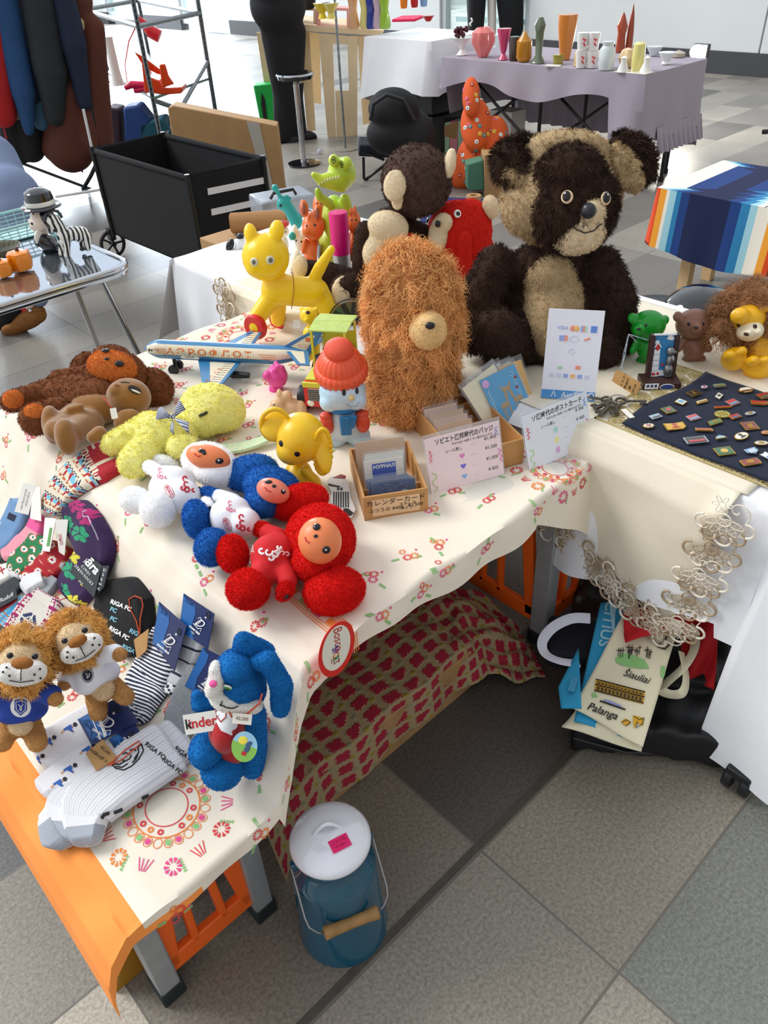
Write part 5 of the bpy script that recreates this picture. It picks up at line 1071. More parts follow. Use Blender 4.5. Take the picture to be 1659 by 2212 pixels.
sg = 1 if (M.to_3x3() @ Vector((1, 0, 0))).dot(rt) > 0 else -1
b.add([sidept(.42*L_+sg*p_[0], p_[1]+.0055) for p_ in v], Wt[1])
for k in range(3): b.add([sidept(.09*L_+x*.07*L_, .010-.005*k+dz) for x, dz in ((.1*k, 0), (1, 0), (1, .0012), (.1*k, .0012))], [(0, 1, 2, 3)]); b.add([sidept(.72*L_+x*.1*L_, .008-.005*k+dz) for x, dz in ((.1*k, 0), (1, 0), (1, .0012), (.1*k, .0012))], [(0, 1, 2, 3)])
b.build('lettering', aor, t, 0)
b = MB(M)
for k in range(64):
    x = .14*L_+k*.0103*.62*L_/.4
    if x > .78*L_: break
    b.add([sidept(x+dx, -.0045+dz) for dx, dz in ((0, 0), (.0028, 0), (.0028, .0022), (0, .0022))], [(0, 1, 2, 3)])
for k in range(4): b.add([(.045*L_+.008*k+dx, R_*(.78+.05*k)+.001, .001+dz) for dx, dz in ((0, 0), (.005, .001), (.005, .007), (0, .006))], [(0, 1, 2, 3)])
b.build('window_row', ink, t, 0)
wing_n = [(.34*L_, .015), (.60*L_, .015), (.585*L_, .165), (.52*L_, .165)]
for sgn in (1, -1):
    b = MB(M); b.prism([(x, sgn*y) for x, y in wing_n][::sgn], -.020, -.016); b.cur = 1; b.prism([(x, sgn*y) for x, y in ((.42*L_, .022), (.575*L_, .022), (.572*L_, .150), (.545*L_, .150))][::sgn], -.016, -.0155); b.cur = 2; b.prism([(x, sgn*y) for x, y in ((.524*L_, .152), (.586*L_, .152), (.585*L_, .166), (.52*L_, .166))][::sgn], -.016, -.0154)
    b.cur = 3; [b.box((.585*L_-.018, sgn*(.03+.011*k), -.0152), (.022, .0012, .0004)) for k in range(11)]
    wg = b.build('wing', [ab, ac, mat('tin_red', '#b8503a', .3), ink], t, 30)
    b = MB(M)
    if sgn == 1: b.text('СССР', .017, Matrix.Translation((.503*L_, .085, -.0153)) @ Matrix.Rotation(PI/2+.10, 4, 'Z') @ Matrix.Rotation(PI, 4, 'Z'), ext=.0001, spacing=1.9); b.build('wing_lettering', aor, wg, 0)
    b = MB(M); b.tube([(.55*L_, sgn*.045, -.034), (.575*L_, sgn*.045, -.034), (.67*L_, sgn*.045, -.034)], [.006, .009, .007], 14); b.build('engine', blackp if sgn == 1 else ab, t)
b = MB(M); b.prism([(.80*L_, .010), (1.02*L_, .062), (1.10*L_, .066), (1.0*L_, .0)], -.0015, .0015, Matrix.Rotation(PI/2, 4, 'X')); b.cur = 1; b.prism([(.90*L_, .024), (1.01*L_, .052), (1.05*L_, .054), (.985*L_, .014)], .0015, .0019, Matrix.Translation((0, 0, 0)) @ Matrix.Rotation(-PI/2, 4, 'X') @ Matrix.Scale(-1, 4, (0, 1, 0)))
b.build('tail_fin', [ab, ac], t, 30)
b = MB(M); b.text('СССР', .010, Matrix.Translation((.975*L_, .0022, .026)) @ Matrix.Rotation(PI, 4, 'Z') @ Matrix.Rotation(PI/2, 4, 'X'), ext=.0001); b.box((1.005*L_, .0022, .043), (.012, .0004, .010)); b.build('fin_lettering', aor, t, 0)
for sgn in (1, -1):
    b = MB(M); b.prism([(x, sgn*y) for x, y in ((.86*L_, 0), (1.0*L_, 0), (1.06*L_, .075), (.99*L_, .075))][::sgn], .014, .0165); b.cur = 1; b.prism([(x, sgn*y) for x, y in ((.90*L_, .01), (.98*L_, .01), (1.03*L_, .068), (1.0*L_, .068))][::sgn], .0165, .017)
    if sgn == -1: b.text('07', .018, Matrix.Translation((.975*L_, -.04, .0172)), m=2, ext=.0001)
    b.build('tailplane', [ab, ac, aor], t, 30)
b = MB(M); b.tube([(.17*L_, 0, -.02), (.17*L_, 0, -.042)], .005, 10); b.tube([(.17*L_, -.014, -.047), (.17*L_, .014, -.047)], .003, 8); lg_ = b.build('nose_gear', blackp, t)
for s_ in (-1, 1): b = MB(M); b.lathe([(.004, -.005), (.012, -.005), (.013, 0), (.012, .005), (.004, .005)], 24, Matrix.Translation((.17*L_, s_*.014, -.047)) @ Matrix.Rotation(PI/2, 4, 'X')); b.build('wheel', blackp, lg_)
b = MB(M); b.add([sidept(.245*L_+x, -.006+z, .0012) for x, z in ((0, -.006), (.046, -.006), (.046, .008), (0, .008))], [(0, 1, 2, 3)]); pl_ = b.build('price_label', mat('paper_white', '#ece9e0', .7), t, 0)
b = MB(M); v, f = text_mesh('ソビエト連邦 1970年', .005, 'CENTER'); b.add([sidept(.245*L_+.023+sg*q[0], q[1]+.003-.002, .0016) for q in v], f); v, f = text_mesh('¥29,000-', .0065, 'CENTER'); b.add([sidept(.245*L_+.025+sg*q[0], q[1]-.007, .0016) for q in v], f); b.build('handwriting', ink, pl_, 0)
fb_, rb_ = at(693, 902, ZT), at(752, 800, ZT); d = (fb_-rb_).normalized(); M = frame(rb_.lerp(fb_, .5), (0, 0, 1), d); Lt = .21; t = thing('toy_tractor', 'tin toy tractor with red grille, yellow bonnet and lime cab roof', 'toy', M)
tr_, ty_, tg_ = mat('tin_red2', '#cf2a24', .3), mat('tin_yellow', '#d8cf3a', .3), mat('tin_lime', '#b9cf6a', .4, var=.08, vscale=60)
b = MB(M); b.box((0, -.055, .052), (.07, .11, .06)); b.box((0, .03, .035), (.074, .09, .03)); b.build('bonnet', tr_, t, bevel=.004)
b = MB(M); b.box((0, -.05, .0835), (.062, .10, .005)); b.box((0, .028, .052), (.085, .085, .006)); b.box((0, -.108, .076), (.07, .006, .012)); b.build('bonnet_top', ty_, t, bevel=.001)
b = MB(M); b.box((0, -.1115, .054), (.046, .002, .028)); [b.box((-.021+.0035*k, -.1128, .054), (.0015, .001, .028), m=1) for k in range(13)]; [b.box((0, -.1128, .043+.0045*k), (.046, .001, .0012), m=1) for k in range(6)]; b.build('grille', [mat('grille_cream', '#e9e4d6', .3), ink], t)
for sx in (-1, 1): b = MB(M); b.ell((sx*.020, -.111, .033), (.008, .003, .008)); b.build('headlight', mat('lamp_cream', '#f0ead6', .3), t)
b = MB(M); b.tube([(.010*math.cos(a), -.05+.010*math.sin(a), .0865) for a in np.linspace(0, 2*PI, 21)[:-1]], .002, 6, True); b.build('badge_ring', ink, t)
b = MB(M)
for sx in (-1, 1):
    for yy in (-.012, .068): b.box((sx*.038, yy, .105), (.005, .005, .10))
b.box((0, .068, .09), (.08, .004, .07)); b.build('cab_frame', ty_, t)
b = MB(M); b.box((0, .01, .158), (.088, .045, .004), (.10, 0, 0)); b.box((0, .055, .158), (.088, .05, .004), (-.12, 0, 0)); b.build('cab_roof', tg_, t, bevel=.001)
b = MB(M); b.box((0, .045, .075), (.06, .03, .04)); b.build('seat', mat('tin_maroon', '#4a1f24', .5, var=.2, vscale=200), t)
for sx in (-1, 1):
    for yy, r in ((-.075, .028), (.045, .036)): b = MB(M); b.lathe([(.006, -.010), (r*.9, -.010), (r, 0), (r*.9, .010), (.006, .010)], 28, Matrix.Translation((sx*.046, yy, r)) @ Matrix.Rotation(PI/2, 4, 'Y')); b.build('wheel', blackp, t)
F = Fig((0, 0, 0), ZT+.006); t = thing('acrylic_figure', 'flat black and white figure in striped suit lying left of the card box', 'figure', at(738, 1075, ZT)); 
def flatpoly(b, pts_, z, m=None): b.add([at(x, y, z) for x, y in pts_], [tuple(range(len(pts_)))], m=m)
def slab(b, pts_, z0, z1, m=None):
    n = len(pts_); b.add([at(x, y, z0) for x, y in pts_]+[at(x, y, z1) for x, y in pts_], [tuple(range(n))[::-1], tuple(range(n, 2*n))]+[(i, (i+1) % n, n+(i+1) % n, n+i) for i in range(n)], m=m)
z_ = ZT+.008
b = MB(); slab(b, [(705, 1042), (712, 1030), (738, 1026), (752, 1040), (758, 1075), (768, 1100), (760, 1118), (722, 1116), (714, 1090), (716, 1062)], z_, z_+.003); b.build('acrylic', mat('acrylic_white', '#dcdcd8', .3), t)
b = MB()
for k in range(7): slab(b, [(720+5*k, 1062), (723+5*k, 1062), (722+5.3*k, 1096), (719+5.3*k, 1096)], z_+.003, z_+.0036)
slab(b, [(722, 1098), (736, 1098), (734, 1114), (724, 1114)], z_+.003, z_+.0036); slab(b, [(742, 1098), (752, 1098), (764, 1108), (758, 1114), (742, 1112)], z_+.003, z_+.0036); slab(b, [(708, 1044), (735, 1050), (735, 1053), (710, 1049)], z_+.003, z_+.0036); slab(b, [(728, 1052), (734, 1056), (740, 1052), (740, 1060), (734, 1057), (728, 1060)], z_+.003, z_+.0036)
b.build('suit_print', ink, t, 0); b = MB(); slab(b, [(718, 1032), (736, 1024), (748, 1028), (746, 1034)], z_+.003, z_+.0036); b.build('cap_print', mat('cap_brown', '#8a3a34', .5), t)
ply = mat('box_wood', '#c08e55', .6, var=.08, vscale=12, bump=.15, bscale=80)
def opbox(name, label, fl_, fr_, depth, h, div=()):
    p0, p1 = at(*fl_, ZT+.002), at(*fr_, ZT+.002); d = (p1-p0).normalized(); w_ = (p1-p0).length; M = plane_frame(p0, d, Vector((-d.y, d.x, 0))); t = thing(name, label, 'box', M); T = .004
    b = MB(M)
    b.box((w_/2, depth/2, T/2), (w_, depth, T)); b.build('base', ply, t, bevel=.0006)
    for nm, c, s_ in (('front_panel', (w_/2, T/2, h/2), (w_, T, h)), ('back_panel', (w_/2, depth-T/2, h/2), (w_, T, h)), ('side_panel', (T/2, depth/2, h/2), (T, depth-2*T, h)), ('side_panel', (w_-T/2, depth/2, h/2), (T, depth-2*T, h))):
        b = MB(M); b.box(c, s_); b.build(nm, ply, t, bevel=.0006)
    for y in div: b = MB(M); b.box((w_/2, y, h*.35), (w_-2*T, T, h*.7)); b.build('divider', ply, t)
    return t, M, w_
t1, M1, w1 = opbox('card_box', 'small open wooden box of calendar cards with handwritten paper label', (788, 1126), (925, 1105), .165, .052, (.045,))
b = MB(M1); b.box((w1*.5, -.0006, .026), (w1*.74, .0008, .036)); lb = b.build('paper_label', mat('label_paper', '#e3bf94', .7), t1)
b = MB(M1); Rf = Matrix.Rotation(PI/2, 4, 'X')
for s_, x, z, sz in (('カレンダーカード', .5, .036, .0135), ('ふつうの ¥450,', .35, .020, .010), ('ステレオ', .68, .026, .008), ('タイプ', .66, .017, .008), ('¥1,500', .80, .021, .010)): b.text(s_, sz, Matrix.Translation((w1*x, -.0014, z)) @ Rf, ext=.0001)
b.build('handwriting', ink, lb, 0)
sleeve = mat('clear_sleeve', '#eef2f6', .1, alpha=.09); paper = mat('card_paper', '#ecebe0', .6); cb1 = mat('card_blue', '#1f4fb8', .3); nb = mat('card_night', '#2f5f9a', .2, col2='#1f4378', vscale=30); beige = mat('envelope_beige', '#dcc0a2', .7); pinkb = mat('envelope_pink', '#e6c6b6', .7)
def card(M, w_, h_, x, y, lean, face_m, label, group, deco=None, cat='card', z0=.005, rz=0):
    T = M @ Matrix.Translation((x, y, z0)) @ Matrix.Rotation(rz, 4, 'Z') @ Matrix.Rotation(PI/2-lean, 4, 'X'); t = thing('card', label, cat, T, group)
    b = MB(T); b.box((0, h_/2, 0), (w_, h_, .0008)); b.build('sheet', face_m, t, 0)
    b = MB(T); b.box((0, h_/2+.002, 0), (w_+.006, h_+.008, .0022)); b.build('plastic_sleeve', sleeve, t, 0)
    if deco: deco(T, t)
    return t
def deco_night(T, t):
    b = MB(T); rr = random.Random(5)
    for k in range(40): b.ell((rr.uniform(-.026, .026), rr.uniform(.020, .047), .0006), (.0005, .0005, .0002), seg=6)
    b.build('snow_dots', lgw, t); b = MB(T)
    for k in range(8): b.prism([(-.027+.007*k, .006), (-.021+.007*k, .006), (-.024+.007*k, .016)], .0006, .0009)
    b.build('fir_trees', mat('fir', '#123040', .6), t)
    b = MB(T); b.box((-.006, .020, .0008), (.028, .004, .0004), (0, 0, -.1)); b.build('telescope', mat('teal_print', '#5fa896', .6), t); b = MB(T); b.ell((.018, .018, .0008), (.007, .006, .0005)); b.build('print_face', mat('tan_print', '#b9876a', .6), t); b = MB(T); b.ell((.018, .026, .0008), (.008, .006, .0005)); b.build('print_cap', mat('aqua_print', '#86c4bc', .6), t)
def deco_journal(T, t):
    b = MB(T); b.box((0, .040, .0006), (.044, .054, .0004)); b.build('cover', cb1, t); b = MB(T); b.text('ЖУРНАЛ', .0095, Matrix.Translation((0, .060, .0012)), ext=.0001, bold=.0003); b.build('title', lgw, t, 0)
c1 = 'calendar cards in clear sleeves'
for k in range(4):
    w_ = w1*.66; card(M1, w_, .050, w1*.50-.002*k+(.004 if k == 0 else 0), .024+.006*k, .18, nb, 'sleeved night scene calendar card, %s in the small box' % ('front most' if k == 0 else ('second from the front', 'third from the front', 'fourth from the front')[k-1]), c1, deco_night if k == 0 else None)
for k in range(4): card(M1, w1*.62, .074, w1*.44+.002*k, .062+.007*k, .16, paper, 'white sleeved card with blue journal cover, %s of its row' % ('front', 'second', 'third', 'rear')[k], c1, deco_journal if k < 1 else None)
card(M1, w1*.80, .082, w1*.47, .118, .12, beige, 'tall plain beige divider card at the back of the small box', c1)
t2, M2, w2 = opbox('card_box', 'long wooden box of postcards standing behind the pink price sign', (985, 1040), (1130, 1002), .27, .058, (.12, .2))
c2_ = 'sleeved beige badge cards'
nm = ('nearest', 'second', 'third', 'fourth', 'fifth', 'sixth', 'seventh', 'farthest')
for k in range(8): card(M2, w2*.50, .068-.001*(k % 3), w2*.28+.0015*(k % 3), .075+.023*k, .30, pinkb if k % 2 else beige, 'plain beige sleeved card, %s in the row before the ginger plush' % nm[k], c2_, None)
pc = plane_frame(at(1110, 905, ZT+.02), at(1160, 880, ZT+.02)-at(1070, 912, ZT+.02), Vector((0, 0, 1))+fwh*.75)
def pcard(x, y, w_, h_, a, z, m, label, deco=None):
    T = pc @ Matrix.Translation((x, y, z)) @ Matrix.Rotation(a, 4, 'Z'); t = thing('postcard', label, 'card', T, 'sleeved postcards'); b = MB(T); b.box((0, h_/2, 0), (w_, h_, .0008)); b.build('sheet', m, t, 0); b = MB(T); b.box((0, h_/2+.004, 0), (w_+.010, h_+.014, .002)); b.build('plastic_sleeve', sleeve, t, 0)
    if deco: deco(T, t)
def deco_deer(T, t):
    fawn = mat('fawn_print', '#b39a78', .6); 
    b = MB(T)
    for x0, s_ in ((-.012, 1), (.022, -1)):
        b.ell((x0, .040, .0007), (.012, .006, .0006)); b.ell((x0+s_*.010, .056, .0007), (.0035, .013, .0005), (0, 0, -.2*s_)); b.ell((x0+s_*.013, .069, .0007), (.007, .0055, .0006)); b.ell((x0+s_*.006, .075, .0007), (.002, .006, .0005), (0, 0, .6*s_))
        for dx in (-.009, -.005, .006, .009): b.box((x0+dx, .024, .0007), (.0022, .030, .0004))
    b.build('deer_print', fawn, t); b = MB(T)
    for k in range(7): b.tube([(.036, .09-.008*k, .0007), (.030-.003*(k % 2), .098-.008*k, .0007)], .0004, 4); b.tube([(-.040, .075-.008*k, .0007), (-.034, .082-.008*k, .0007)], .0004, 4)
    b.build('twig_print', lgw, t); b = MB(T); b.ell((-.036, .096, .0008), (.0085, .0085, .0006)); b.build('round_sticker', mat('sticker_lilac', '#d9a8dd', .5), t)
    b = MB(T); b.ell((.036, .082, .0008), (.004, .003, .0006)); b.ell((.030, .062, .0008), (.004, .003, .0006)); b.build('bird_print', mat('bird_red', '#8a4450', .6), t)
fp_ = mat('card_cream', '#e9e3c4', .5); sky_ = mat('card_sky', '#3f9fd2', .3, var=.06, vscale=20)
pcard(.0, -.004, .092, .108, .13, .012, sky_, 'blue postcard of two fawns on the front of the sleeved bundle', deco_deer)
for k, (x, a, m, nm_) in enumerate(((-.024, .30, fp_, 'cream postcard with script, fanned out left of the fawn card'), (.012, .02, mat('card_ochre', '#e0b060', .5), 'ochre edged postcard showing right behind the fawn card'), (-.016, .22, paper, 'pale postcard fanned behind the cream one'), (-.010, .36, paper, 'clear sleeved postcard tilted furthest to the left'), (.0, .10, paper, 'pale sleeved postcard at the back of the bundle'))): pcard(x, .0, .092, .112, a, .008-.003*k, m, nm_)
acr = mat('acrylic', '#dfe8ee', .05, alpha=.25)
def pstand(label, BL, BR, topy, paperm, title, rows, marks, sub_='今から50〜40年くらい前のものです', first='シール無し'):
    p0, p1 = at(*BL, ZT+.004), at(*BR, ZT+.004); d = (p1-p0).normalized(); w_ = (p1-p0).length; n_ = Vector((-d.y, d.x, 0)); upv = Vector((0, 0, 1))+n_*.30
    lo, hi = .02, .4
    for _ in range(30):
        m_ = (lo+hi)/2; q = p0+upv.normalized()*m_
        if pxy(q)[1] > topy: lo = m_
        else: hi = m_
    h = lo; M = plane_frame(p0, d, upv); t = thing('price_stand', label, 'sign', M, 'acrylic price stands')
    b = MB(M); b.box((w_/2, h/2, .0016), (w_, h, .0012)); sh_ = b.build('paper_sheet', paperm, t, 0)
    b = MB(M); b.box((w_/2, h/2+.003, 0), (w_+.006, h+.008, .0018)); G = plane_frame(p0, d, n_); b.box((w_/2, -.024, -.001), (w_+.006, .05, .0018), M=M.inverted() @ G); b.build('acrylic_holder', acr, t, 0)
    b = MB(M); z = .0024; T = lambda x, y: Matrix.Translation((w_*x, h*y, z))
    b.text(title, h*.115, T(.52, .90), wid=w_*.78, ext=.0001, bold=.0002); b.text(sub_, h*.055, T(.62, .80), wid=w_*.55, ext=.0001); b.text(first, h*.075, T(.36, .69), wid=w_*.22, ext=.0001)
    for k, r in enumerate(rows): b.text(r, h*.085, T(.86, .77-.2*k if k else .74), ext=.0001); b.text('. . .', h*.08, T(.62, .73-.19*k), ext=.0001)
    b.build('lettering', mat('ink_grey', '#3a3a42', .6), sh_, 0)
    for k, (shp, c) in enumerate(marks):
        b = MB(M); cx, cy, r = w_*.46, h*(.55-.19*k), h*.055
        if shp == 'heart': b.prism([(cx+r*.95*math.sin(a)**3, cy+r*.06*(13*math.cos(a)-5*math.cos(2*a)-2*math.cos(3*a)-math.cos(4*a))) for a in np.linspace(2*PI, 0, 25)[:-1]], z-.0002, z+.0002)
        else: b.ell((cx, cy, z), (r, r*1.1, .0003))
        b.build('sticker', mat('sticker_'+c.strip('#'), c, .6), sh_)
    for col_, pts_ in (('#e85a72', [(.03, .78), (.06, .76), (.03, .73), (.07, .70), (.03, .66), (.06, .62), (.03, .58)]), ('#4f97e0', [(.97, .90), (.93, .86), (.97, .83), (.93, .79), (.98, .76)]), ('#e878c4', [(.94, .50), (.99, .46), (.94, .42), (.99, .36), (.96, .30), (.99, .24)]), ('#b4e08a', [(.03, .38), (.09, .33), (.08, .26), (.03, .25), (.04, .16), (.09, .12), (.06, .05), (.03, .06)])):
        b = MB(M); b.tube([(w_*x, h*y, z) for x, y in pts_], h*.018, 6, flat=.02); b.build('squiggle', mat('squig_'+col_.strip('#'), col_, .6), sh_)
pstand('pink price stand for badges in front of the card boxes', (932, 1068), (1088, 1024), 950, mat('paper_pink', '#f6dfe2', .6), 'ソビエト連邦時代のバッジ', ('¥1,400', '¥1,200', '¥1,000', '¥ 850'), (('heart', '#e28ac4'), ('heart', '#7a72d8'), ('heart', '#8fb8ea')))
pstand('pale blue white price stand for postcards at the table corner', (1143, 1018), (1277, 958), 902, mat('paper_bluish', '#eaf0fb', .6), 'ソ連時代のポストカード', ('¥ 300', '¥ 400', '¥ 650', '¥ 800'), (('disc', '#b4e2dc'), ('disc', '#f2f0a8'), ('disc', '#e2b4e4')))
def strip(b, path, widths, nu, nv, h, lift, pat, flip=1, base=.003):
    """soft flat article following a path over the cloth; pat(u, v) -> material index (u along, v across)"""
    P = [Vector((*p, 0)) for p in path]; D = [0]
    for i in range(1, len(P)): D.append(D[-1]+(P[i]-P[i-1]).length)
    def along(u):
        s_ = u*D[-1]
        for i in range(len(P)-1):
            if s_ <= D[i+1]+1e-6: q = (s_-D[i])/(D[i+1]-D[i]); return i, q
        return len(P)-2, 1.
    def cen(u):
        i, q = along(u); p0 = P[max(0, i-1)]; p1 = P[i]; p2 = P[i+1]; p3 = P[min(len(P)-1, i+2)]
        c = .5*((2*p1)+(-p0+p2)*q+(2*p0-5*p1+4*p2-p3)*q*q+(-p0+3*p1-3*p2+p3)*q**3); w_ = widths[i]+(widths[i+1]-widths[i])*q; return c, w_
    V = []
    for j in range(nu):
        u = j/(nu-1); c, w_ = cen(u); c2, _ = cen(min(1, u+.02)); c1, _ = cen(max(0, u-.02)); t_ = (c2-c1).normalized(); n = Vector((-t_.y, t_.x, 0))*flip; w_ *= min(1, math.sqrt(max(0, 1-(1-min(u, 1-u)/.07)**2)) if min(u, 1-u) < .07 else 1)*.9+.1
        for i in range(nv):
            v = i/(nv-1)*2-1; edge = min(1, math.sqrt(max(0, 1-v*v))*1.5)*min(1, (min(u, 1-u)*nu/5+.25)); p = c+n*v*w_/2
            l, nn = cs(p.x, p.y); V.append(l+nn*(lift+base+h*edge))
    f = []; mi = []
    for j in range(nu-1):
        for i in range(nv-1): f.append((j*nv+i, j*nv+i+1, (j+1)*nv+i+1, (j+1)*nv+i)); mi.append(pat((j+.5)/(nu-1), (i+.5)/(nv-1)))
    k0 = len(V); rim = [j*nv for j in range(nu)]+[(nu-1)*nv+i for i in range(1, nv)]+[j*nv+nv-1 for j in range(nu-2, -1, -1)]+[i for i in range(nv-2, 0, -1)]
    for r_ in rim:
        c = V[r_]; l, n, i_, d_ = CB.find_nearest(c); n = n if n.z > 0 else -n; V.append(l+n*(lift+.001))
    m0 = len(rim)
    for q in range(m0): f.append((rim[q], rim[(q+1) % m0], k0+(q+1) % m0, k0+q)); mi.append(mi[0])
    b.add(V, f); b.mi[-len(f):] = mi; return cen
def sm_(n, h, **k): return mat('knit_'+n, h, .9, sheen=.03, bump=.5, bscale=900, **k)
KW, KR, KG, KN, KP = sm_('white', '#e9e9ec'), sm_('red', '#b3202e'), sm_('green', '#1c7a4a'), sm_('navy', '#1c2340'), sm_('purple', '#33194a')
KM, KB, KS, KC, KY, KK, KGr, KO = sm_('magenta', '#b0206a'), sm_('denim', '#6f94bd'), sm_('sky', '#7fc0da'), sm_('cream', '#e5dcc4'), sm_('yellow', '#dcd23c'), sm_('black', '#0a0a0c'), sm_('grey', '#9fa3a8'), sm_('rust', '#c06a38')
KPk = sm_('pink', '#ea9aa8')
def sock(label, path, widths, h, lift, pat, mats, nu=70, nv=26, flip=1, group='socks on the low bench', name='sock', t=None):
    M = cs(*path[len(path)//2])[0]
    t = t or thing(name, label, 'socks', M, group)
    b = MB(); strip(b, path, widths, nu, nv, h, lift, pat, flip); b.build('knit', mats, t, 60); return t
def header(t, quad, m, lift=.010, name='header_card', th=.0012):
    b = MB(); q = [cs(*p, lift)[0] for p in quad]; n = (q[1]-q[0]).cross(q[3]-q[0]).normalized()
    if n.z < 0: n = -n
    n = (q[2]-q[0]).cross(q[3]-q[1]).normalized(); n = n if n.z > 0 else -n; c_ = (q[0]+q[1]+q[2]+q[3])/4+n*.003; q = [CAM+ray(*p)*((c_-CAM).dot(n)/ray(*p).dot(n)) for p in quad]
    q2 = [p+n*th for p in q]; b.add(q+q2, [(3, 2, 1, 0), (4, 5, 6, 7), (0, 1, 5, 4), (1, 2, 6, 5), (2, 3, 7, 6), (3, 0, 4, 7)])
    o = b.build(name, m, t, 0); F = Fig(q[0]); F.bv = BVHTree.FromPolygons(q2, [(0, 1, 2, 3)]); return F, o
def mit_pat(u, v):
    if u < .38: return 1 if (abs(v-.35) < .05 and .12 < u) or (int(u*46) % 3 == 0 and .75 < v < .95) or (u > .30 and int(v*26) % 2 and u > .34) else 0
    s_ = int(u*70); k = int(v*18)
    if s_ % 9 < 2: return 3 if (k+s_) % 2 else 1
    if s_ % 9 < 4: return 2 if k % 5 < 3 else 0
    if s_ % 9 < 6: return 0 if k % 4 == 0 else 1
    if s_ % 9 < 7: return 4 if k % 3 else 1
    return 1
t = sock('red, cream and navy fair isle knitted mitten under the yellow plush feet', [(272, 985), (215, 1005), (150, 1050), (112, 1108)], [60, 82, 66, 44], .014, 0, mit_pat, [KR, KC, KS, KN, KO], 90, 34, group=None, name='mitten')
t['category'] = 'mitten'
b = MB()
for k in range(14): F = None
cardw = mat('card_white', '#eceae2', .7); dkc = mat('card_charcoal', '#1d2429', .6)
t = sock('washed blue denim look socks with white card at the far left', [(58, 1080), (38, 1130), (8, 1175), (-30, 1190)], [44, 50, 46, 40], .012, .004, lambda u, v: 1 if (.25 < u < .33 and .3 < v < .7) else 0, [KB, KN]); F, o = header(t, [(32, 1105), (62, 1112), (78, 1048), (52, 1042)], cardw, .024)
b = MB(); [F.text(b, s_, x, 1078, 5, -75) for s_, x in (('KNITTED IN LATVIA', 52), ('SOCKS SIZE M', 60))]; b.build('lettering', ink, o, 0)
t = sock('grey black ankle socks tucked under the blue ones', [(72, 1120), (50, 1150), (15, 1195), (-20, 1205)], [24, 30, 34, 30], .008, .0, lambda u, v: 0, [sm_('char', '#3d4146')])
t = sock('pale pink socks with hot pink tops under a white card', [(92, 1112), (80, 1150), (40, 1190), (5, 1200)], [26, 36, 42, 30], .010, .003, lambda u, v: 1 if u < .28 else 0, [KPk, sm_('hotpink', '#e85a98')]); F, o = header(t, [(66, 1120), (90, 1126), (88, 1052), (72, 1050)], cardw, .022)
def donut(basecol):
    def f(u, v):
        x, y = (u*5.2) % 1-.5, (v*2.2+.5*(int(u*5.2) % 2)) % 1-.5; r = math.hypot(x, y*1.0)
        if .12 < r < .26: return 1
        if .26 <= r < .34: return 2
        return 3 if u > .9 else 0
    return f
t = sock('green socks patterned with small ring biscuits and white toes', [(100, 1160), (80, 1195), (45, 1225), (30, 1255)], [50, 62, 52, 30], .012, .003, donut(0), [KG, KW, KO, KW]); F, o = header(t, [(92, 1190), (108, 1192), (122, 1120), (98, 1118)], cardw, .022)
b = MB(); F.poly(b, [(101, 1180), (107, 1180), (113, 1140), (108, 1140)]); b.build('leaf_print', mat('leaf_print', '#5a9a48', .7), o, 0)
t = sock('red socks patterned with ring biscuits beside the green pair', [(140, 1175), (120, 1215), (85, 1245), (55, 1270)], [52, 64, 56, 34], .012, .003, donut(0), [KR, KW, KO, KW]); F, o = header(t, [(128, 1192), (140, 1200), (148, 1122), (120, 1122)], cardw, .024)
b = MB(); F.text(b, 'ZEĶES', 131, 1165, 9, 80); b.build('lettering', mat('letter_red', '#b52a34', .7), o, 0)
t = sock('plain white and grey sock toes sticking out below the red pair', [(100, 1262), (75, 1272), (55, 1290)], [30, 38, 26], .014, .010, lambda u, v: 0, [KW])
t = sock('grey marl sock toe between the red pair and the purple flowered socks', [(120, 1255), (105, 1275), (100, 1292)], [30, 32, 20], .010, .002, lambda u, v: 0, [KGr])
t = sock('dark packet with pale cursive lettering at the left edge of the photo', [(44, 1262), (20, 1280), (-10, 1300)], [30, 36, 36], .008, .002, lambda u, v: 0, [dkc], name='sock_packet', group=None); F, o = header(t, [(-8, 1318), (38, 1292), (34, 1270), (-10, 1284)], dkc, .016)
b = MB(); F.text(b, 'Rudolf', 14, 1292, 12, -28, shear=.3); b.build('lettering', lgw, o, 0)
t = sock('white card packet with small red reindeer above the dark packet', [(30, 1232), (10, 1245), (-10, 1252)], [26, 34, 34], .008, .002, lambda u, v: 0, [cardw], name='sock_packet', group=None); b = MB(); F = Fig(cs(10, 1245)[0]); F.bv = CB; F.text(b, 'X', 8, 1243, 16, 20, lift=.014, bold=.6); b.build('reindeer_print', mat('letter_red', '#b52a34', .7), t, 0)
t = sock('red ribbed socks beneath the dark packet', [(40, 1300), (18, 1315), (-10, 1330)], [14, 18, 18], .008, .004, lambda u, v: 0, [KR])
t = sock('light blue socks with rust striped cuff at the left edge', [(58, 1300), (30, 1330), (-6, 1365)], [26, 36, 44], .010, .0, lambda u, v: 1 if (u > .55 and int(u*40) % 3 == 0) else (2 if int(v*6) % 2 else 0), [KS, KO, sm_('cyan', '#3f9fd0')])
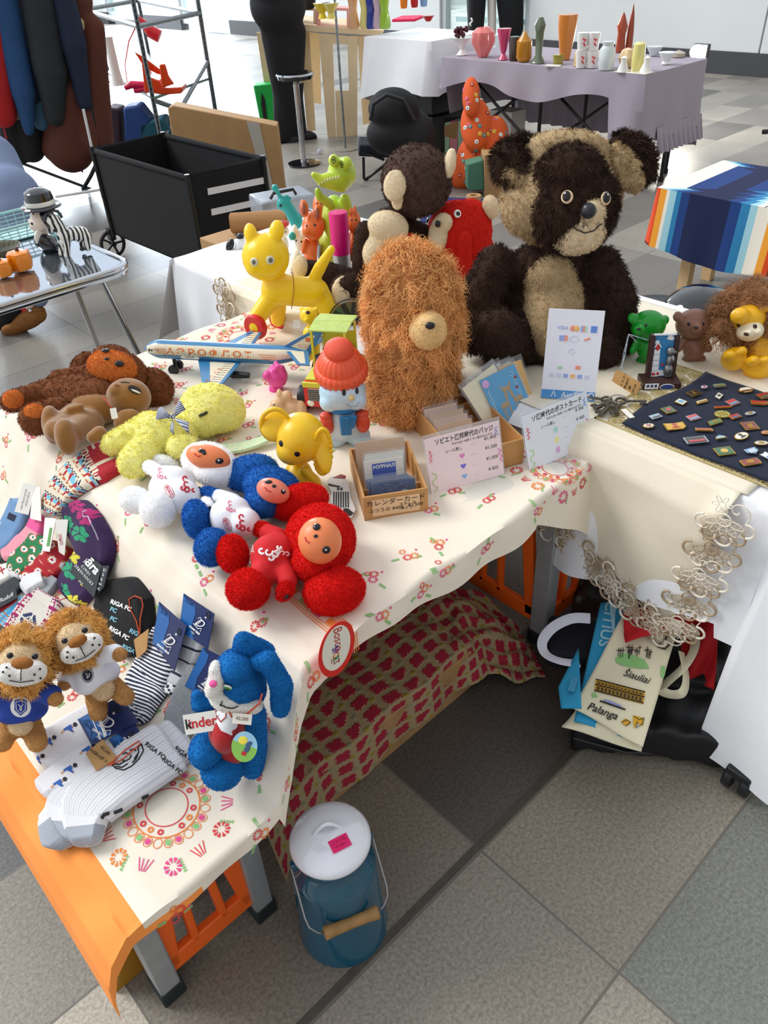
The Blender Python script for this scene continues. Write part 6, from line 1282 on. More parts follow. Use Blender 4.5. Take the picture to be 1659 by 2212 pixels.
def nordic(u, v):
    X, Y = int(u*46), int(v*30)
    if 17 < X < 29 and 9 < Y < 21:
        a, c = abs(X-23), abs(Y-15)
        return 1 if (a+c < 8 and a != 0 and c != 0 and (a+c) != 4) else 0
    if X > 34 and 10 < Y < 20: a, c = abs(X-39), abs(Y-15); return 1 if (a < 5 and c < 5 and a != 0 and c != 0) else 0
    if (Y < 8 or Y > 22):
        k = X % 8; return 2 if (k < 2 or (k in (3, 5) and Y % 3) or Y in (4, 26)) else (3 if (X % 23 == 3 and Y % 3 == 0) else 0)
    return 2 if X < 3 and Y % 2 else 0
t = sock('cream socks with magenta nordic bands and navy crosses', [(110, 1290), (85, 1335), (50, 1385), (20, 1420)], [70, 105, 96, 90], .014, .003, nordic, [sm_('offwhite', '#ded8cc'), sm_('nnavy', '#26315e'), sm_('nmag', '#a01c5e'), KP], 92, 60)
F, o = header(t, [(0, 1352), (-10, 1400), (58, 1410), (70, 1372)], dkc, .022); b = MB(); F.text(b, 'ZEĶES/SOCKS', 20, 1388, 9, 15, wid=42); F.text(b, '36-41', 30, 1376, 6, 15); b.build('lettering', lgw, o, 0)
def flower(u, v):
    best = 0
    for k, (cu, cv, c) in enumerate(((.08, .75, 2), (.17, .25, 1), (.20, .8, 2), (.30, .45, 1), (.72, .30, 1), (.70, .75, 3), (.90, .42, 1), (.92, .8, 3), (.58, .1, 3))):
        du, dv = (u-cu)*3.1, (v-cv); r = math.hypot(du, dv); a = math.atan2(dv, du)
        if r < .22*(.75+.25*abs(math.cos(3*a))) and r > .03 and abs(math.cos(3*a+.3)) > .18: best = c
    return best
t = sock('deep purple socks with green and magenta flowers in a charcoal band', [(168, 1085), (190, 1130), (216, 1190), (180, 1260), (150, 1300)], [42, 78, 76, 84, 66], .018, .003, flower, [KP, sm_('emerald', '#1f9a6a'), KM, KY], 100, 40, flip=-1)
F, o = header(t, [(154, 1236), (205, 1292), (222, 1222), (168, 1176)], dkc, .030, 'paper_band', .002); b = MB(); F.text(b, 'māra', 194, 1216, 26, 48, bold=.8); F.text(b, 'CIMDI', 186, 1232, 8, 48, spacing=1.3); F.text(b, 'ZEĶES/SOCKS', 182, 1242, 8, 48, spacing=1.2); F.text(b, '36-41', 176, 1258, 5, 48); b.build('lettering', lgw, o, 0)
F2, o2 = header(t, [(205, 1292), (226, 1268), (238, 1222), (222, 1222)], dkc, .026, 'paper_band', .002); b = MB(); [F2.text(b, c, 227-4*k*.8, 1232+10*k, 9, 8) for k, c in enumerate('DSENKB'[:5])]; b.build('lettering', lgw, o2, 0)
b = MB(); b.tube([cs(x, y, .03)[0] for x, y in ((186, 1102), (178, 1106), (180, 1116), (190, 1115), (196, 1130), (206, 1150), (212, 1166))], .0012, 6); b.build('plastic_hook', mat('clear_plastic', '#d8d8e4', .15, alpha=.6), t)
t = sock('folded black socks with white and pale blue lettering, orange string and kraft tag', [(262, 1248), (272, 1300), (280, 1360), (275, 1420)], [60, 124, 118, 70], .020, .0, lambda u, v: 1 if (int(v*60) % 2 and u < .3) else 0, [KK, sm_('black2', '#121216')], 80, 60)
F = Fig(cs(275, 1330)[0]); F.bv = BVHTree.FromObject(t.children[0], bpy.context.evaluated_depsgraph_get()) if False else None
me_ = t.children[0].data; F.bv = BVHTree.FromPolygons([t.matrix_world @ v.co for v in me_.vertices], [tuple(p.vertices) for p in me_.polygons])
skyp = mat('print_sky', '#7fb6c8', .8)
b = MB()
for s_, x, y, m, ang in (('RIGA FC', 262, 1308, 0, 22), ('FC', 246, 1318, 1, 22), ('FC', 246, 1338, 1, 22), ('RIGA FC', 258, 1368, 0, 30), ('FC', 225, 1368, 1, 26), ('RIG', 290, 1366, 1, 26), ('RIGA', 278, 1402, 1, 28), ('C', 268, 1418, 0, 28), ('RIGA FC', 265, 1430, 1, 26)): F.text(b, s_, x, y, 13, ang, m=m, bold=.5)
b.build('lettering', [lgw, skyp], t, 0)
strg = mat('string_orange', '#d8572f', .8)
b = MB(); b.tube([F.P(x, y)*0+F.hit(x, y)[0]+Vector((0, 0, .004)) for x, y in ((303, 1376), (296, 1345), (282, 1318), (280, 1298), (292, 1291), (306, 1296), (310, 1310), (304, 1340), (303, 1376))], .0011, 6); b.build('string', strg, t)
F3, o = header(t, [(297, 1424), (318, 1404), (322, 1358), (290, 1382)], kraft, .026, 'kraft_tag')
hb_, hn = mat('header_blue', '#1d62a8', .4), mat('header_navy', '#182a5c', .4)
def dcard(t, quad, lift, ang, c, k=1.):
    F, o = header(t, quad, hn, lift); (a, b2, c2, d2) = quad
    mp = lambda u, v: (a[0]+(b2[0]-a[0])*u+(d2[0]-a[0])*v, a[1]+(b2[1]-a[1])*u+(d2[1]-a[1])*v)
    b = MB(); F.poly(b, [mp(0, 0), mp(.34, 0), mp(.42, .3), mp(.34, .7), mp(.46, 1), mp(0, 1)], .0004); b.build('blue_swoosh', hb_, o, 0)
    b = MB(); x, y = c
    F.text(b, 'D', x, y, 40*k, ang, shear=.3, lift=.0012); q = math.radians(ang); R = lambda dx, dy: (x+(dx*math.cos(q)-dy*math.sin(q))*k, y+(dx*math.sin(q)+dy*math.cos(q))*k)
    F.line(b, [R(-16, 14), R(-8, 16), R(-2, 4), R(2, -12), R(-10, -18), R(-14, -10)], .0006, .0012); F.line(b, [R(-6, 15), R(8, 18), R(18, 10), R(22, 22)], .0006, .0012)
    F.text(b, 'DINAMO TBILISI', *R(2, 30), 8*k, ang, wid=46*k, bold=.3); F.text(b, '1925', *R(2, 41), 8*k, ang); F.text(b, '★', *R(4, -28), 11*k, ang); b.build('emblem', lgw, o, 0)
    b = MB(); M_, kk = F.F(*R(6, -40)); b.tube([(7*kk*math.cos(w_), 8*kk*math.sin(w_), .0005) for w_ in np.linspace(0, 2*PI, 17)[:-1]], .0006, 5, True, M_); b.ell((0, 0, .0003), (6.4*kk, 7.4*kk, .0004), M=M_); b.build('hang_hole', mat('hole_dark', '#0f1a33', .6), o); return F
stp = lambda u, v: 1 if int(u*64) % 2 else 0
t = sock('navy and white pinstriped football socks, card with white D emblem', [(375, 1350), (350, 1430), (318, 1490), (300, 1545), (296, 1570)], [50, 90, 96, 66, 34], .014, .004, stp, [KN, KW], 129, 20); dcard(t, [(345, 1300), (404, 1352), (378, 1450), (330, 1388)], .026, 40, (366, 1384), .72)
t = sock('socks mostly hidden behind the rearmost blue D header card', [(440, 1330), (420, 1390), (400, 1440), (380, 1480)], [50, 60, 50, 30], .012, .0, lambda u, v: 1 if int(u*30) % 6 == 0 else 0, [sm_('lgrey', '#c9cbd0'), KN]); dcard(t, [(398, 1282), (464, 1326), (450, 1402), (388, 1362)], .022, 40, (432, 1346), .62)
t = sock('dark star patterned socks squeezed between two header cards', [(400, 1388), (398, 1420), (385, 1460), (370, 1500)], [32, 40, 34, 26], .010, .0, lambda u, v: 1 if (int(u*20)+int(v*5)) % 3 == 0 else 0, [KW, KN])
t = sock('grey marl football socks with blue lettering by the blue rabbit', [(450, 1440), (425, 1500), (395, 1560), (380, 1600)], [60, 74, 72, 50], .014, .004, lambda u, v: 0, [sm_('marl', '#8f9498', var=.15, vscale=300)]); F4 = dcard(t, [(440, 1398), (482, 1420), (466, 1520), (400, 1482)], .024, 38, (446, 1475), .5)
me_ = t.children[0].data; F.bv = BVHTree.FromPolygons([t.matrix_world @ v.co for v in me_.vertices], [tuple(p.vertices) for p in me_.polygons]); b = MB(); F.text(b, 'DINAMO', 386, 1562, 10, 22, bold=.4); F.text(b, '1925', 388, 1578, 10, 22, bold=.3); b.build('lettering', hb_, t, 0)
def mini(b, F, x, y, ang):
    q = math.radians(ang); R = lambda dx, dy: (x+dx*math.cos(q)-dy*math.sin(q), y+dx*math.sin(q)+dy*math.cos(q))
    F.poly(b, [R(-6, -4), R(6, -5), R(6, 4), R(-6, 4)], m=0); F.poly(b, [R(-14, -3), R(-6, -4), R(-6, 0), R(-12, 2)], m=0); F.poly(b, [R(-22, 0), R(-14, -2), R(-14, 2), R(-20, 4)], m=1); F.poly(b, [R(6, -2), R(9, -2), R(9, 2), R(6, 2)], m=1)
    F.poly(b, [R(14+5*math.cos(a), 5*math.sin(a)) for a in np.linspace(0, 2*PI, 9)[:-1]], m=2); F.poly(b, [R(-4, 4), R(3, 4), R(5, 12), R(1, 12)], m=0); F.poly(b, [R(1, 12), R(5, 12), R(2, 16)], m=1)
for i, (pth, ws, lb) in enumerate((([(235, 1560), (170, 1595), (110, 1625), (82, 1640)], [100, 96, 84, 50], 'white socks printed with tiny blue footballers, upper of the pair'), ([(290, 1610), (230, 1650), (165, 1680), (125, 1700), (95, 1722)], [100, 96, 80, 60, 40], 'white socks printed with tiny blue footballers, lower of the pair'))):
    t = sock(lb, pth, ws, .016, .002+.006*i, lambda u, v: 0, [KW], 60, 26); me_ = t.children[0].data; F.bv = BVHTree.FromPolygons([t.matrix_world @ v.co for v in me_.vertices], [tuple(p.vertices) for p in me_.polygons]); b = MB()
    for x, y in (((105, 1600), (150, 1572), (158, 1632), (80, 1640)) if i == 0 else ((150, 1660), (190, 1618), (128, 1690), (175, 1690))): mini(b, F, x, y, -28)
    b.build('footballer_print', [mat('print_royal', '#2a5fb0', .8), mat('print_skin', '#d9a682', .8), mat('print_dark', '#1f2533', .8)], t, 0)
    dcard(t, [(168, 1555), (262, 1502), (300, 1560), (198, 1610)] if i == 0 else [(235, 1598), (290, 1562), (308, 1590), (262, 1640)], .030-.003*i, 30 if i == 0 else 30, (230, 1562) if i == 0 else (270, 1604), .9 if i == 0 else .5)
def rib(u, v): return 2 if u > .88 else (1 if int(v*56) % 3 == 0 and u < .82 else 0)
KWs, KGt = sm_('rib_shadow', '#cfd1d8'), sm_('toe_grey', '#aab0ba')
for i, (pth, ws, lb) in enumerate((([(405, 1590), (330, 1650), (240, 1705), (150, 1755), (142, 1835)], [96, 104, 104, 90, 50], 'white ribbed socks with lettered cuff, under one of the pair'), ([(385, 1620), (310, 1670), (240, 1720), (195, 1770), (200, 1840)], [120, 122, 118, 110, 60], 'white ribbed socks with lettered cuff and lion head, top one of the pair'))):
    t = sock(lb, pth, ws, .018, .004+.010*i, rib, [KW, KWs, KGt], 90, 84); me_ = t.children[0].data; F.bv = BVHTree.FromPolygons([t.matrix_world @ v.co for v in me_.vertices], [tuple(p.vertices) for p in me_.polygons]); b = MB()
    if i == 0:
        F.text(b, 'RIGA FC', 352, 1598, 14, 38, bold=.3); F.text(b, 'RIGA F', 395, 1628, 14, 38, bold=.3)
    else:
        F.text(b, 'RIGA FC', 335, 1622, 14, 38, bold=.3); F.text(b, 'RIGA FC', 372, 1655, 14, 38, bold=.3)
        for q in ([(240, 1650), (250, 1660), (268, 1664), (285, 1655), (300, 1640), (310, 1622), (306, 1608), (298, 1614), (300, 1625), (290, 1640)], [(243, 1650), (258, 1652), (270, 1645)], [(250, 1656), (264, 1658), (276, 1650)], [(265, 1630), (272, 1626), (280, 1630)], [(262, 1640), (270, 1645), (280, 1640), (284, 1632)], [(280, 1622), (288, 1618), (294, 1622)], [(286, 1648), (294, 1640), (298, 1630)]): F.line(b, q, .0011)
        for q in ([(219, 1768), (224, 1760), (236, 1756)], [(246, 1756), (264, 1748)], [(274, 1760), (278, 1750), (290, 1746)], [(296, 1742), (312, 1734)], [(306, 1724), (320, 1718)]): F.line(b, q, .0026)
    b.build('lettering', ink, t, 0)
t = thing('kraft_tag', 'kraft tag with orange string lying on the white footballer socks', 'tag', cs(220, 1630, .03)[0]); F5, o = header(t, [(185, 1628), (222, 1598), (254, 1638), (208, 1666)], kraft, .034, 'card'); b = MB(); F5.text(b, 'RIGA FC', 208, 1630, 9, 40, shear=.3); F5.text(b, 'ソックス', 218, 1636, 9, 40); F5.text(b, '¥2,200-', 228, 1622, 9, 40, shear=.3); b.build('handwriting', ink, o, 0)
b = MB(); b.tube([cs(x, y, .038)[0] for x, y in ((232, 1654), (262, 1642), (290, 1618), (304, 1606), (300, 1600), (270, 1620), (236, 1652))], .0011, 6); b.build('string', strg, t)
fm, ft_, fcm = mat('mane_rust', '#dba758', .85, var=.15, vscale=40, shade=True), fur('#c08f58'), fur('#dcc29a')
def lion(label, dx, dy, shirt, ang, emblem, base, H, scl=1.):
    F = Fig(base); t = thing('lion_doll', label, 'soft toy', base, 'small lions in shirts'); c, n = math.cos(math.radians(ang)), math.sin(math.radians(ang))
    X = lambda x, y: (dx+(x*c-y*n)*scl, dy+(x*n+y*c)*scl); e = lambda x, y, rx, ry, rd=None, d=0., r=0.: F.e(*X(x, y), rx*scl, ry*scl, rd, d, r+ang)
    lm = lambda x0, y0, x1, y1, r0, r1, d0=0., d1=0.: F.limb(*X(x0, y0), *X(x1, y1), r0*scl, r1*scl, d0, d1)
    kw = dict(length=.003, width=.0011, combf=.1)
    fur_part(F, 'body', [e(0, 90, 46, 40, .035), e(0, 120, 38, 26, .035)]+lm(-24, 130, -34, 160, 22, 20, .01, .035)+lm(24, 130, 36, 158, 22, 20, .01, .035), ft_, t, .004, 5, surf=False, n=7000, **kw)
    fur_part(F, 'belly', [e(0, 122, 26, 24, .012, .030)], fcm, t, .004, 3, surf=False, n=1500, **kw)
    sh = [e(0, 70, 46, 38, .038, .003), e(0, 92, 53, 30, .042, .004)]+lm(-32, 52, -60, 62, 20, 22, .01, .02)+lm(32, 52, 60, 62, 20, 22, .01, .02)
    sm_part(F, 'shirt', sh, shirt, t, .004, 6); emblem(F, t, X)
    for sx in (-1, 1): fur_part(Fig(base), 'paw', lm(sx*58, 64, sx*70, 70, 16, 15, .02, .03), ft_, t, .004, 3, surf=False, n=1200, **kw)
    fur_part(F, 'mane', [e(0, -12, 56, 58, .035, -.004), e(0, 6, 58, 52, .035, -.004)], fm, t, .005, 3, surf=False, n=9000, length=.020, width=.0014, combf=.3, comb=(0, 0, -1), clump=.012, spread=.8, seg=3, curl=.15)
    fur_part(F, 'head', [e(0, -4, 42, 42, .04, .012)], fcm, t, .004, 4, n=4500, **kw)
    fur_part(F, 'muzzle', [e(-16, 18, 32, 24, .026, .040), e(16, 18, 32, 24, .026, .040), e(0, 26, 32, 20, .024, .040)], mat('fur_white', '#eeece6', .95, shade=True), t, .004, 4, n=4500, length=.0022, width=.001, combf=.1); 
    fur_part(F, 'nose', [e(0, 0, 22, 12, .014, .060)], fur('#a26a36'), t, .003, 3, n=900, surf=False, length=.002, width=.001)
    for sx in (-1, 1): b = MB(); F.bead(b, *X(sx*24, -14), 8, 7, .7, .0); b.ell(F.P(*X(sx*25, -14), .047), (.0045, .0045, .0045)); b.build('eye', blk, t)
    b = MB(); F.line(b, [X(0, 12), X(0, 34)], .0007, .0025); F.line(b, [X(-24, 34), X(0, 36), X(24, 32)], .0007, .0025); b.build('mouth', thread, t)
    b = MB(); [F.bead(b, *X(x, y), 2.6, 2.6, .8, .0022) for x, y in ((-36, 20), (-24, 26), (-30, 12), (24, 22), (36, 28), (34, 12))]; b.build('whisker_dots', thread, t); return t
lby, lwh = mat('jersey_blue', '#1c3f9e', .8, bump=.2, bscale=600), mat('jersey_white2', '#eceef4', .85, bump=.2, bscale=500)
def emb_blue(F, t, X):
    b = MB(); x, y = X(0, 88); 
    F.poly(b, [(x+22*math.cos(a), y+22*math.sin(a)) for a in np.linspace(0, 2*PI, 25)[:-1]], .0006, 0); F.poly(b, [(x-13, y-14), (x, y-18), (x+13, y-14), (x+13, y+6), (x, y+18), (x-13, y+6)], .0011, 1)
    F.line(b, [(x-10, y-11), (x, y-14), (x+10, y-11), (x+9, y+5), (x, y+13), (x-9, y+5), (x-10, y-11)], .0005, .0016, 0); F.line(b, [(x-5, y-6), (x-1, y-2), (x-2, y+4), (x, y+7), (x+2, y+4), (x+1, y-2), (x+5, y-6)], .0006, .0016, 0); b.build('emblem', [lgw, lby], t)
def emb_white(F, t, X):
    b = MB(); x, y = X(-16, 76)
    F.poly(b, [(x+13*math.cos(a), y+16*math.sin(a)) for a in np.linspace(0, 2*PI, 21)[:-1]], .0006, 0); F.line(b, [(x+11*math.cos(a), y+13*math.sin(a)) for a in np.linspace(0, 2*PI, 13)], .0005, .0012, 1); F.line(b, [(x-4, y-4), (x, y), (x-1, y+6), (x+3, y+2), (x+4, y-4)], .0006, .0012, 1); b.build('emblem', [mat('emblem_navy', '#1d2438', .7), lgw], t)
lion('little lion in white shirt with raised paw, right one of the pair', 168, 1385, lwh, -28, emb_white, at(185, 1545, ZL+.01), 0, .98)
lion('little lion in royal blue shirt with round crest, left one of the pair', 48, 1432, lby, 2, emb_blue, at(55, 1610, ZL+.01), 0, 1.08)
fbb = fur('#1b6fb5', .05); F = Fig(at(500, 1665, ZL+.005)); t = thing('rabbit_doll', 'bright blue floppy eared plush rabbit in red dungarees with green eyes', 'soft toy', F.B)
kw = dict(length=.0035, width=.0011, combf=.15, spread=.5)
fur_part(F, 'body', [F.e(520, 1570, 46, 64, .04), F.e(530, 1620, 46, 46, .04)]+F.limb(548, 1540, 552, 1610, 28, 26, .01, .02)+F.limb(552, 1610, 545, 1660, 26, 24, .02, .02)+F.limb(455, 1520, 428, 1525, 20, 16, .0, .01)+F.limb(430, 1525, 425, 1500, 14, 14), fbb, t, .005, 5, surf=False, n=12000, **kw)
for q in ((448, 1618, 38, 40, .045, .035, 0), (480, 1662, 46, 40, .045, .045, 20)): fur_part(F, 'foot', [F.e(*q)], fbb, t, .005, 4, surf=False, n=4500, **kw)
sm_part(F, 'dungarees', [F.e(492, 1570, 40, 58, .036, .022, 12), F.e(505, 1610, 40, 40, .034, .022)], mat('felt_red', '#b3161c', .9, sheen=.3, bump=.2, bscale=600), t, .004, 5); b = MB(); F.poly(b, [(463, 1526), (486, 1518), (508, 1540), (512, 1568), (500, 1588), (478, 1578), (466, 1555)], .0015); bb_ = b.build('bib', mat('felt_white', '#e4e6ea', .85), t)
b = MB(); F.line(b, [(478, 1560), (468, 1545), (468, 1532), (476, 1530), (481, 1540), (488, 1538), (488, 1550), (478, 1560)], .0007, .0024); b.build('heart_outline', mat('heart_red', '#c2322e', .7), bb_); b = MB(); F.bead(b, 505, 1580, 7, 5, .3, .002); b.build('button', mat('button_red', '#a01c20', .5), bb_)
fur_part(F, 'head', [F.e(520, 1468, 52, 60, .055, .0, -10), F.e(510, 1440, 42, 40, .045, .01), F.e(535, 1490, 40, 44, .045, .0)], fbb, t, .005, 5, n=11000, **kw); hb2 = F.bv
fur_part(F, 'cheeks', [F.e(470, 1470, 20, 42, .03, .032, 25), F.e(490, 1510, 40, 26, .03, .032, 20), F.e(530, 1520, 40, 20, .03, .028, 10), F.e(465, 1445, 12, 20, .02, .030)], mat('fur_white', '#eeece6', .95, shade=True), t, .0045, 5, n=7000, length=.003, width=.001, combf=.1)
b = MB(); F.line(b, [(476, 1520), (488, 1526), (500, 1528), (512, 1524)], .0009, .003); F.line(b, [(480, 1514), (478, 1524)], .0008, .003); b.build('mouth', thread, t)
b = MB(); F.bead(b, 461, 1477, 9, 8, .7, .002); b.build('nose', mat('nose_pink', '#ee5aa0', .6), t); F.bv = hb2
eg = mat('eye_green', '#2f9a4a', .2)
for x, y, r in ((494, 1478, 9), (472, 1448, 6)):
    b = MB(); F.bead(b, x, y, r, r*1.35, .3, .008 if x < 480 else .004, rot=-15); e_ = b.build('eye', eyew, t); b = MB(); F.bead(b, x, y+1, r*.8, r*1.1, .4, .0095 if x < 480 else .0055, rot=-15); b.build('iris', eg, e_); b = MB(); F.bead(b, x, y+1, r*.4, r*.7, .8, .010 if x < 480 else .007, rot=-15); b.build('pupil', blk, e_)
for pth in ([(520, 1425, 524, 1382, 22, 20, .0, .0), (524, 1382, 570, 1410, 20, 26, .0, -.01), (570, 1410, 560, 1425, 24, 20, -.01, -.01)], [(545, 1430, 580, 1425, 18, 22, .01, .02), (580, 1425, 608, 1480, 22, 26, .02, .02), (608, 1480, 606, 1530, 26, 22, .02, .02)]):
    fur_part(F, 'ear', sum([F.limb(*q) for q in pth], []), fbb, t, .005, 5, surf=False, n=6000, **kw)
b = MB(); b.tube([F.P(x, y, .055) for x, y in ((566, 1500), (560, 1520), (530, 1545), (512, 1552), (500, 1548), (494, 1535))], .0013, 6); b.build('string', strg, t)
b = MB(plane_frame(F.P(523, 1553, .062), rt-up*.1, up)); b.box((0, 0, 0), (.026, .014, .0008)); pl_ = b.build('price_label', mat('tag_cream', '#f3eee0', .6), t); b = MB(plane_frame(F.P(523, 1553, .0627), rt-up*.1, up)); b.text('¥2,200', .006, Matrix.Identity(4), ext=.0001); b.build('handwriting', mat('ink_brown', '#8a5a44', .7), pl_, 0)
Mt = plane_frame(F.P(433, 1561, .035), rt+up*.16, up); b = MB(Mt); b.box((0, 0, 0), (.046, .028, .0008)); lb = b.build('brand_label', cardw, t)
for s_, x, m in (('k', -.017, ink), ('inder', .003, mat('letter_scarlet', '#c8242c', .6))): b = MB(Mt); b.text(s_, .019, Matrix.Translation((x, 0, .0008)), ext=.0001, bold=.0004); b.build('label_lettering', m, lb, 0)
Mt = plane_frame(F.P(528, 1613, .062), rt, up); k_ = F.k(F.P(528, 1613, .062)); b = MB(Mt); b.prism([(28*k_*math.cos(a), 33*k_*math.sin(a)) for a in np.linspace(0, 2*PI, 33)[:-1]], -.0004, .0004); rt_ = b.build('round_tag', mat('tag_sky', '#9fd0ea', .5), t)
b = MB(Mt); b.prism([(28*k_*math.cos(a), 33*k_*math.sin(a)) for a in np.linspace(PI*.85, PI*1.95, 20)], .0004, .0007); b.build('meadow_print', mat('meadow', '#8cc456', .6), rt_, 0); b = MB(Mt); b.ell((-3*k_, 14*k_, .0006), (10*k_, 9*k_, .0004)); b.build('sun_print', mat('sun_print', '#f6e34a', .6), rt_); b = MB(Mt); b.ell((6*k_, -4*k_, .0009), (6*k_, 10*k_, .0004), (0, 0, -.5)); b.ell((10*k_, 6*k_, .0009), (8*k_, 5*k_, .0004), (0, 0, .6)); b.build('animal_print', mat('slate_print', '#3f5a80', .6), rt_)
b = MB(Mt); b.box((-1*k_, -14*k_, .0012), (10*k_, 8*k_, .0003), (0, 0, -.3)); b.build('shorts_print', mat('letter_scarlet', '#c8242c', .6), rt_)
teal = mat('enamel_teal', '#08506a', .12, coat=.8); enw = mat('enamel_lid', '#e9eaf2', .15, coat=.8); steel = mat('steel_wire', '#9a9a9c', .3, metal=.9)
p = at(742, 1990, 0); t = thing('milk_pail', 'teal enamel milk pail with white lid and pink price sticker on the floor', 'pail', p); T = Matrix.Translation(p)
b = MB(T); b.lathe([(.078, 0), (.0785, .004), (.076, .010), (.070, .19), (.066, .205), (.055, .218), (.052, .228), (.054, .245), (.058, .262), (.058, .268)], 64); b.build('body', teal, t)
b = MB(T); b.lathe([(.0605, .258), (.0645, .266), (.064, .272), (.058, .279), (.054, .281), (.052, .2835), (.03, .288), (.0001, .2895)], 64); ld = b.build('lid', enw, t)
d = Vector((.62, -.78, 0)); b = MB(T); b.tube([Vector((0, .005, .286))+d.cross(Vector((0, 0, 1)))*0+Vector((-.019+.038*q, .010-.020*q, .020*math.sin(PI*q))) for q in np.linspace(0, 1, 11)], .0042, 10, flat=.8); b.build('lid_handle', enw, ld)
Ms = plane_frame(p+Vector((.000, -.026, .2893)), Vector((.75, -.66, 0)), Vector((.66, .75, 0))) @ Matrix.Rotation(.45, 4, 'Z') @ Matrix.Rotation(-.0, 4, 'X'); b = MB(Ms); b.box((0, 0, 0), (.031, .022, .0006)); st = b.build('price_sticker', mat('sticker_neon', '#f01a6c', .5), ld); b = MB(Ms); b.text('ミルク缶', .006, Matrix.Translation((0, .004, .0006))); b.text('¥7,800-', .006, Matrix.Translation((0, -.004, .0006))); b.build('handwriting', mat('ink_pink', '#a8104a', .6), st, 0)
la, rb2 = at(636, 1842, .235), at(815, 1775, .235); dl = Vector((.80, -.60, 0)).normalized(); dl = (rb2-la); dl.z = 0; dl.normalize()
for s_ in (-1, 1): b = MB(T); b.box(dl*s_*.062+Vector((0, 0, .232)), (.014, .010, .018), (0, 0, math.atan2(dl.y, dl.x))); b.build('lug', teal, t, bevel=.002)
nf = Vector((dl.y, -dl.x, 0)); 
if nf.dot(fwh) > 0: nf = -nf
def hp(s_, q): return s_*dl*(.068-.024*max(0, q-.72)/.28)+Vector((0, 0, .235))+nf*.078*min(1, q*1.2)-Vector((0, 0, .085*q))
for s_ in (-1, 1): b = MB(T); b.tube([hp(s_, q) for q in np.linspace(0, 1, 9)], .0016, 8); b.build('wire', steel, t)
b = MB(T); c_ = hp(0, 1); b.tube([c_+dl*x for x in (-.046, -.044, -.03, 0, .03, .044, .046)], [.008, .011, .0095, .0088, .0095, .011, .008], 20); b.build('grip', mat('grip_wood', '#9a7443', .55, var=.15, vscale=60), t)
wb = mat('crate_wood', '#b08a5c', .6, var=.12, vscale=20)
t = thing('wooden_box', 'low wooden box under the red leaf cloth below the table', 'box', (.72, .88, 0)); b = MB(); b.box((.64, .877, .06), (.54, .22, .12)); b.build('box', wb, t, bevel=.002)
b = MB(); b.box((1.0, 1.05, .055), (.22, .16, .11)); o = b.build('cardboard_box', mat('cardboard', '#b08a5c', .8, var=.06, vscale=12)); tag(o, 'brown cardboard box with black stencil marks behind the red leaf cloth', 'box')
b = MB(); 
for k, (x, w_) in enumerate(((0, .006), (.012, .004), (.02, .008), (.034, .004), (.044, .01))): b.box((.94+x, 1.04, .1105), (w_, .03, .0008))
b.build('stencil_print', ink, None); o2 = bpy.data.objects['stencil_print']; o2.parent = o
Fr = [(.325, .70, .004), (.40, .735, .012), (.50, .752, .028), (.62, .757, .030), (.76, .76, .032), (.86, .757, .035), (.93, .735, .05), (.975, .70, .02), (1.045, .655, .006)]
Ri = [(.335, .76, .10), (.40, .765, .135), (.50, .768, .135), (.62, .768, .136), (.76, .77, .136), (.87, .772, .134), (.95, .79, .12), (1.03, .77, .07), (1.085, .72, .010)]
Bk = [(.335, 1.0, .10), (.40, 1.0, .13), (.50, 1.0, .13), (.62, 1.0, .132), (.76, 1.0, .132), (.90, .995, .14), (1.01, .985, .13), (1.08, .93, .09), (1.13, .84, .012)]
def interp(A, u):
    k = u*(len(A)-1); i = min(int(k), len(A)-2); q = k-i; return Vector(A[i]).lerp(Vector(A[i+1]), q)
def fab(u, v):
    if v < .34: p = interp(Fr, u).lerp(interp(Ri, u), v/.34)
    else: p = interp(Ri, u).lerp(interp(Bk, u), (v-.34)/.66)
    q = Vector(p); a = max(0, (u-.55)/.45)
    q.z += a*(.012*math.sin(26*u+9*v)+.010*math.sin(40*u-17*v)+.008*math.sin(15*v+30*u*v))*min(1, q.z/.03)+.003*math.sin(30*u+5*v)+.003; q.y += .006*math.sin(34*u)*(1-v); q.z = max(q.z, .004); return q
nu, nv2 = 330, 190; V = []; mm = []; f = []
def leaf(a, c):
    x, y = (a/.041) % 1-.5, (c/.041) % 1-.5; i, j = int(a/.041), int(c/.041); r = math.hypot(x, y); th = math.atan2(y, x)
    if abs(x-.40) < .13 and abs(y+.40) < .13 and (x-.40)**2+(y+.40)**2 < .017: return 2 if (i+j) % 2 else 3
    for k in range(4):
        an = PI/4+k*PI/2; lx, ly = x-.22*math.cos(an), y-.22*math.sin(an)
        if k == 3 and (i*7+j*3) % 3 == 0: continue
        if lx*lx+ly*ly < .044*(.85+.25*math.sin(7*math.atan2(ly, lx)+i)): return 1
    return 1 if r < .18 else 0
for j in range(nv2):
    for i in range(nu):
        u, v = i/(nu-1), j/(nv2-1); p = fab(u, v); k = leaf(u*.80, v*.37); V.append(p+Vector((0, -.0004, .0018 if k else 0)))
for j in range(nv2-1):
    for i in range(nu-1): f.append((j*nu+i, j*nu+i+1, (j+1)*nu+i+1, (j+1)*nu+i)); mm.append(leaf((i+.5)/(nu-1)*.80, (j+.5)/(nv2-1)*.37))
b = MB(); b.add(V, f); b.mi = mm
o = b.build('velvet_cloth', [mat('cloth_sand', '#a8946f', .9, bump=.4, bscale=900), mat('velvet_crimson', '#a01632', .85, sheen=.05, var=.12, vscale=120), mat('velvet_mustard', '#98881f', .9), mat('velvet_sage', '#8a8868', .9)], None, 80)
tag(o, 'sand coloured cloth with raised crimson velvet leaves thrown over the box', 'cloth')
bk = mat('black_fabric', '#0c0e12', .55, var=.2, vscale=20, bump=.6, bscale=40)
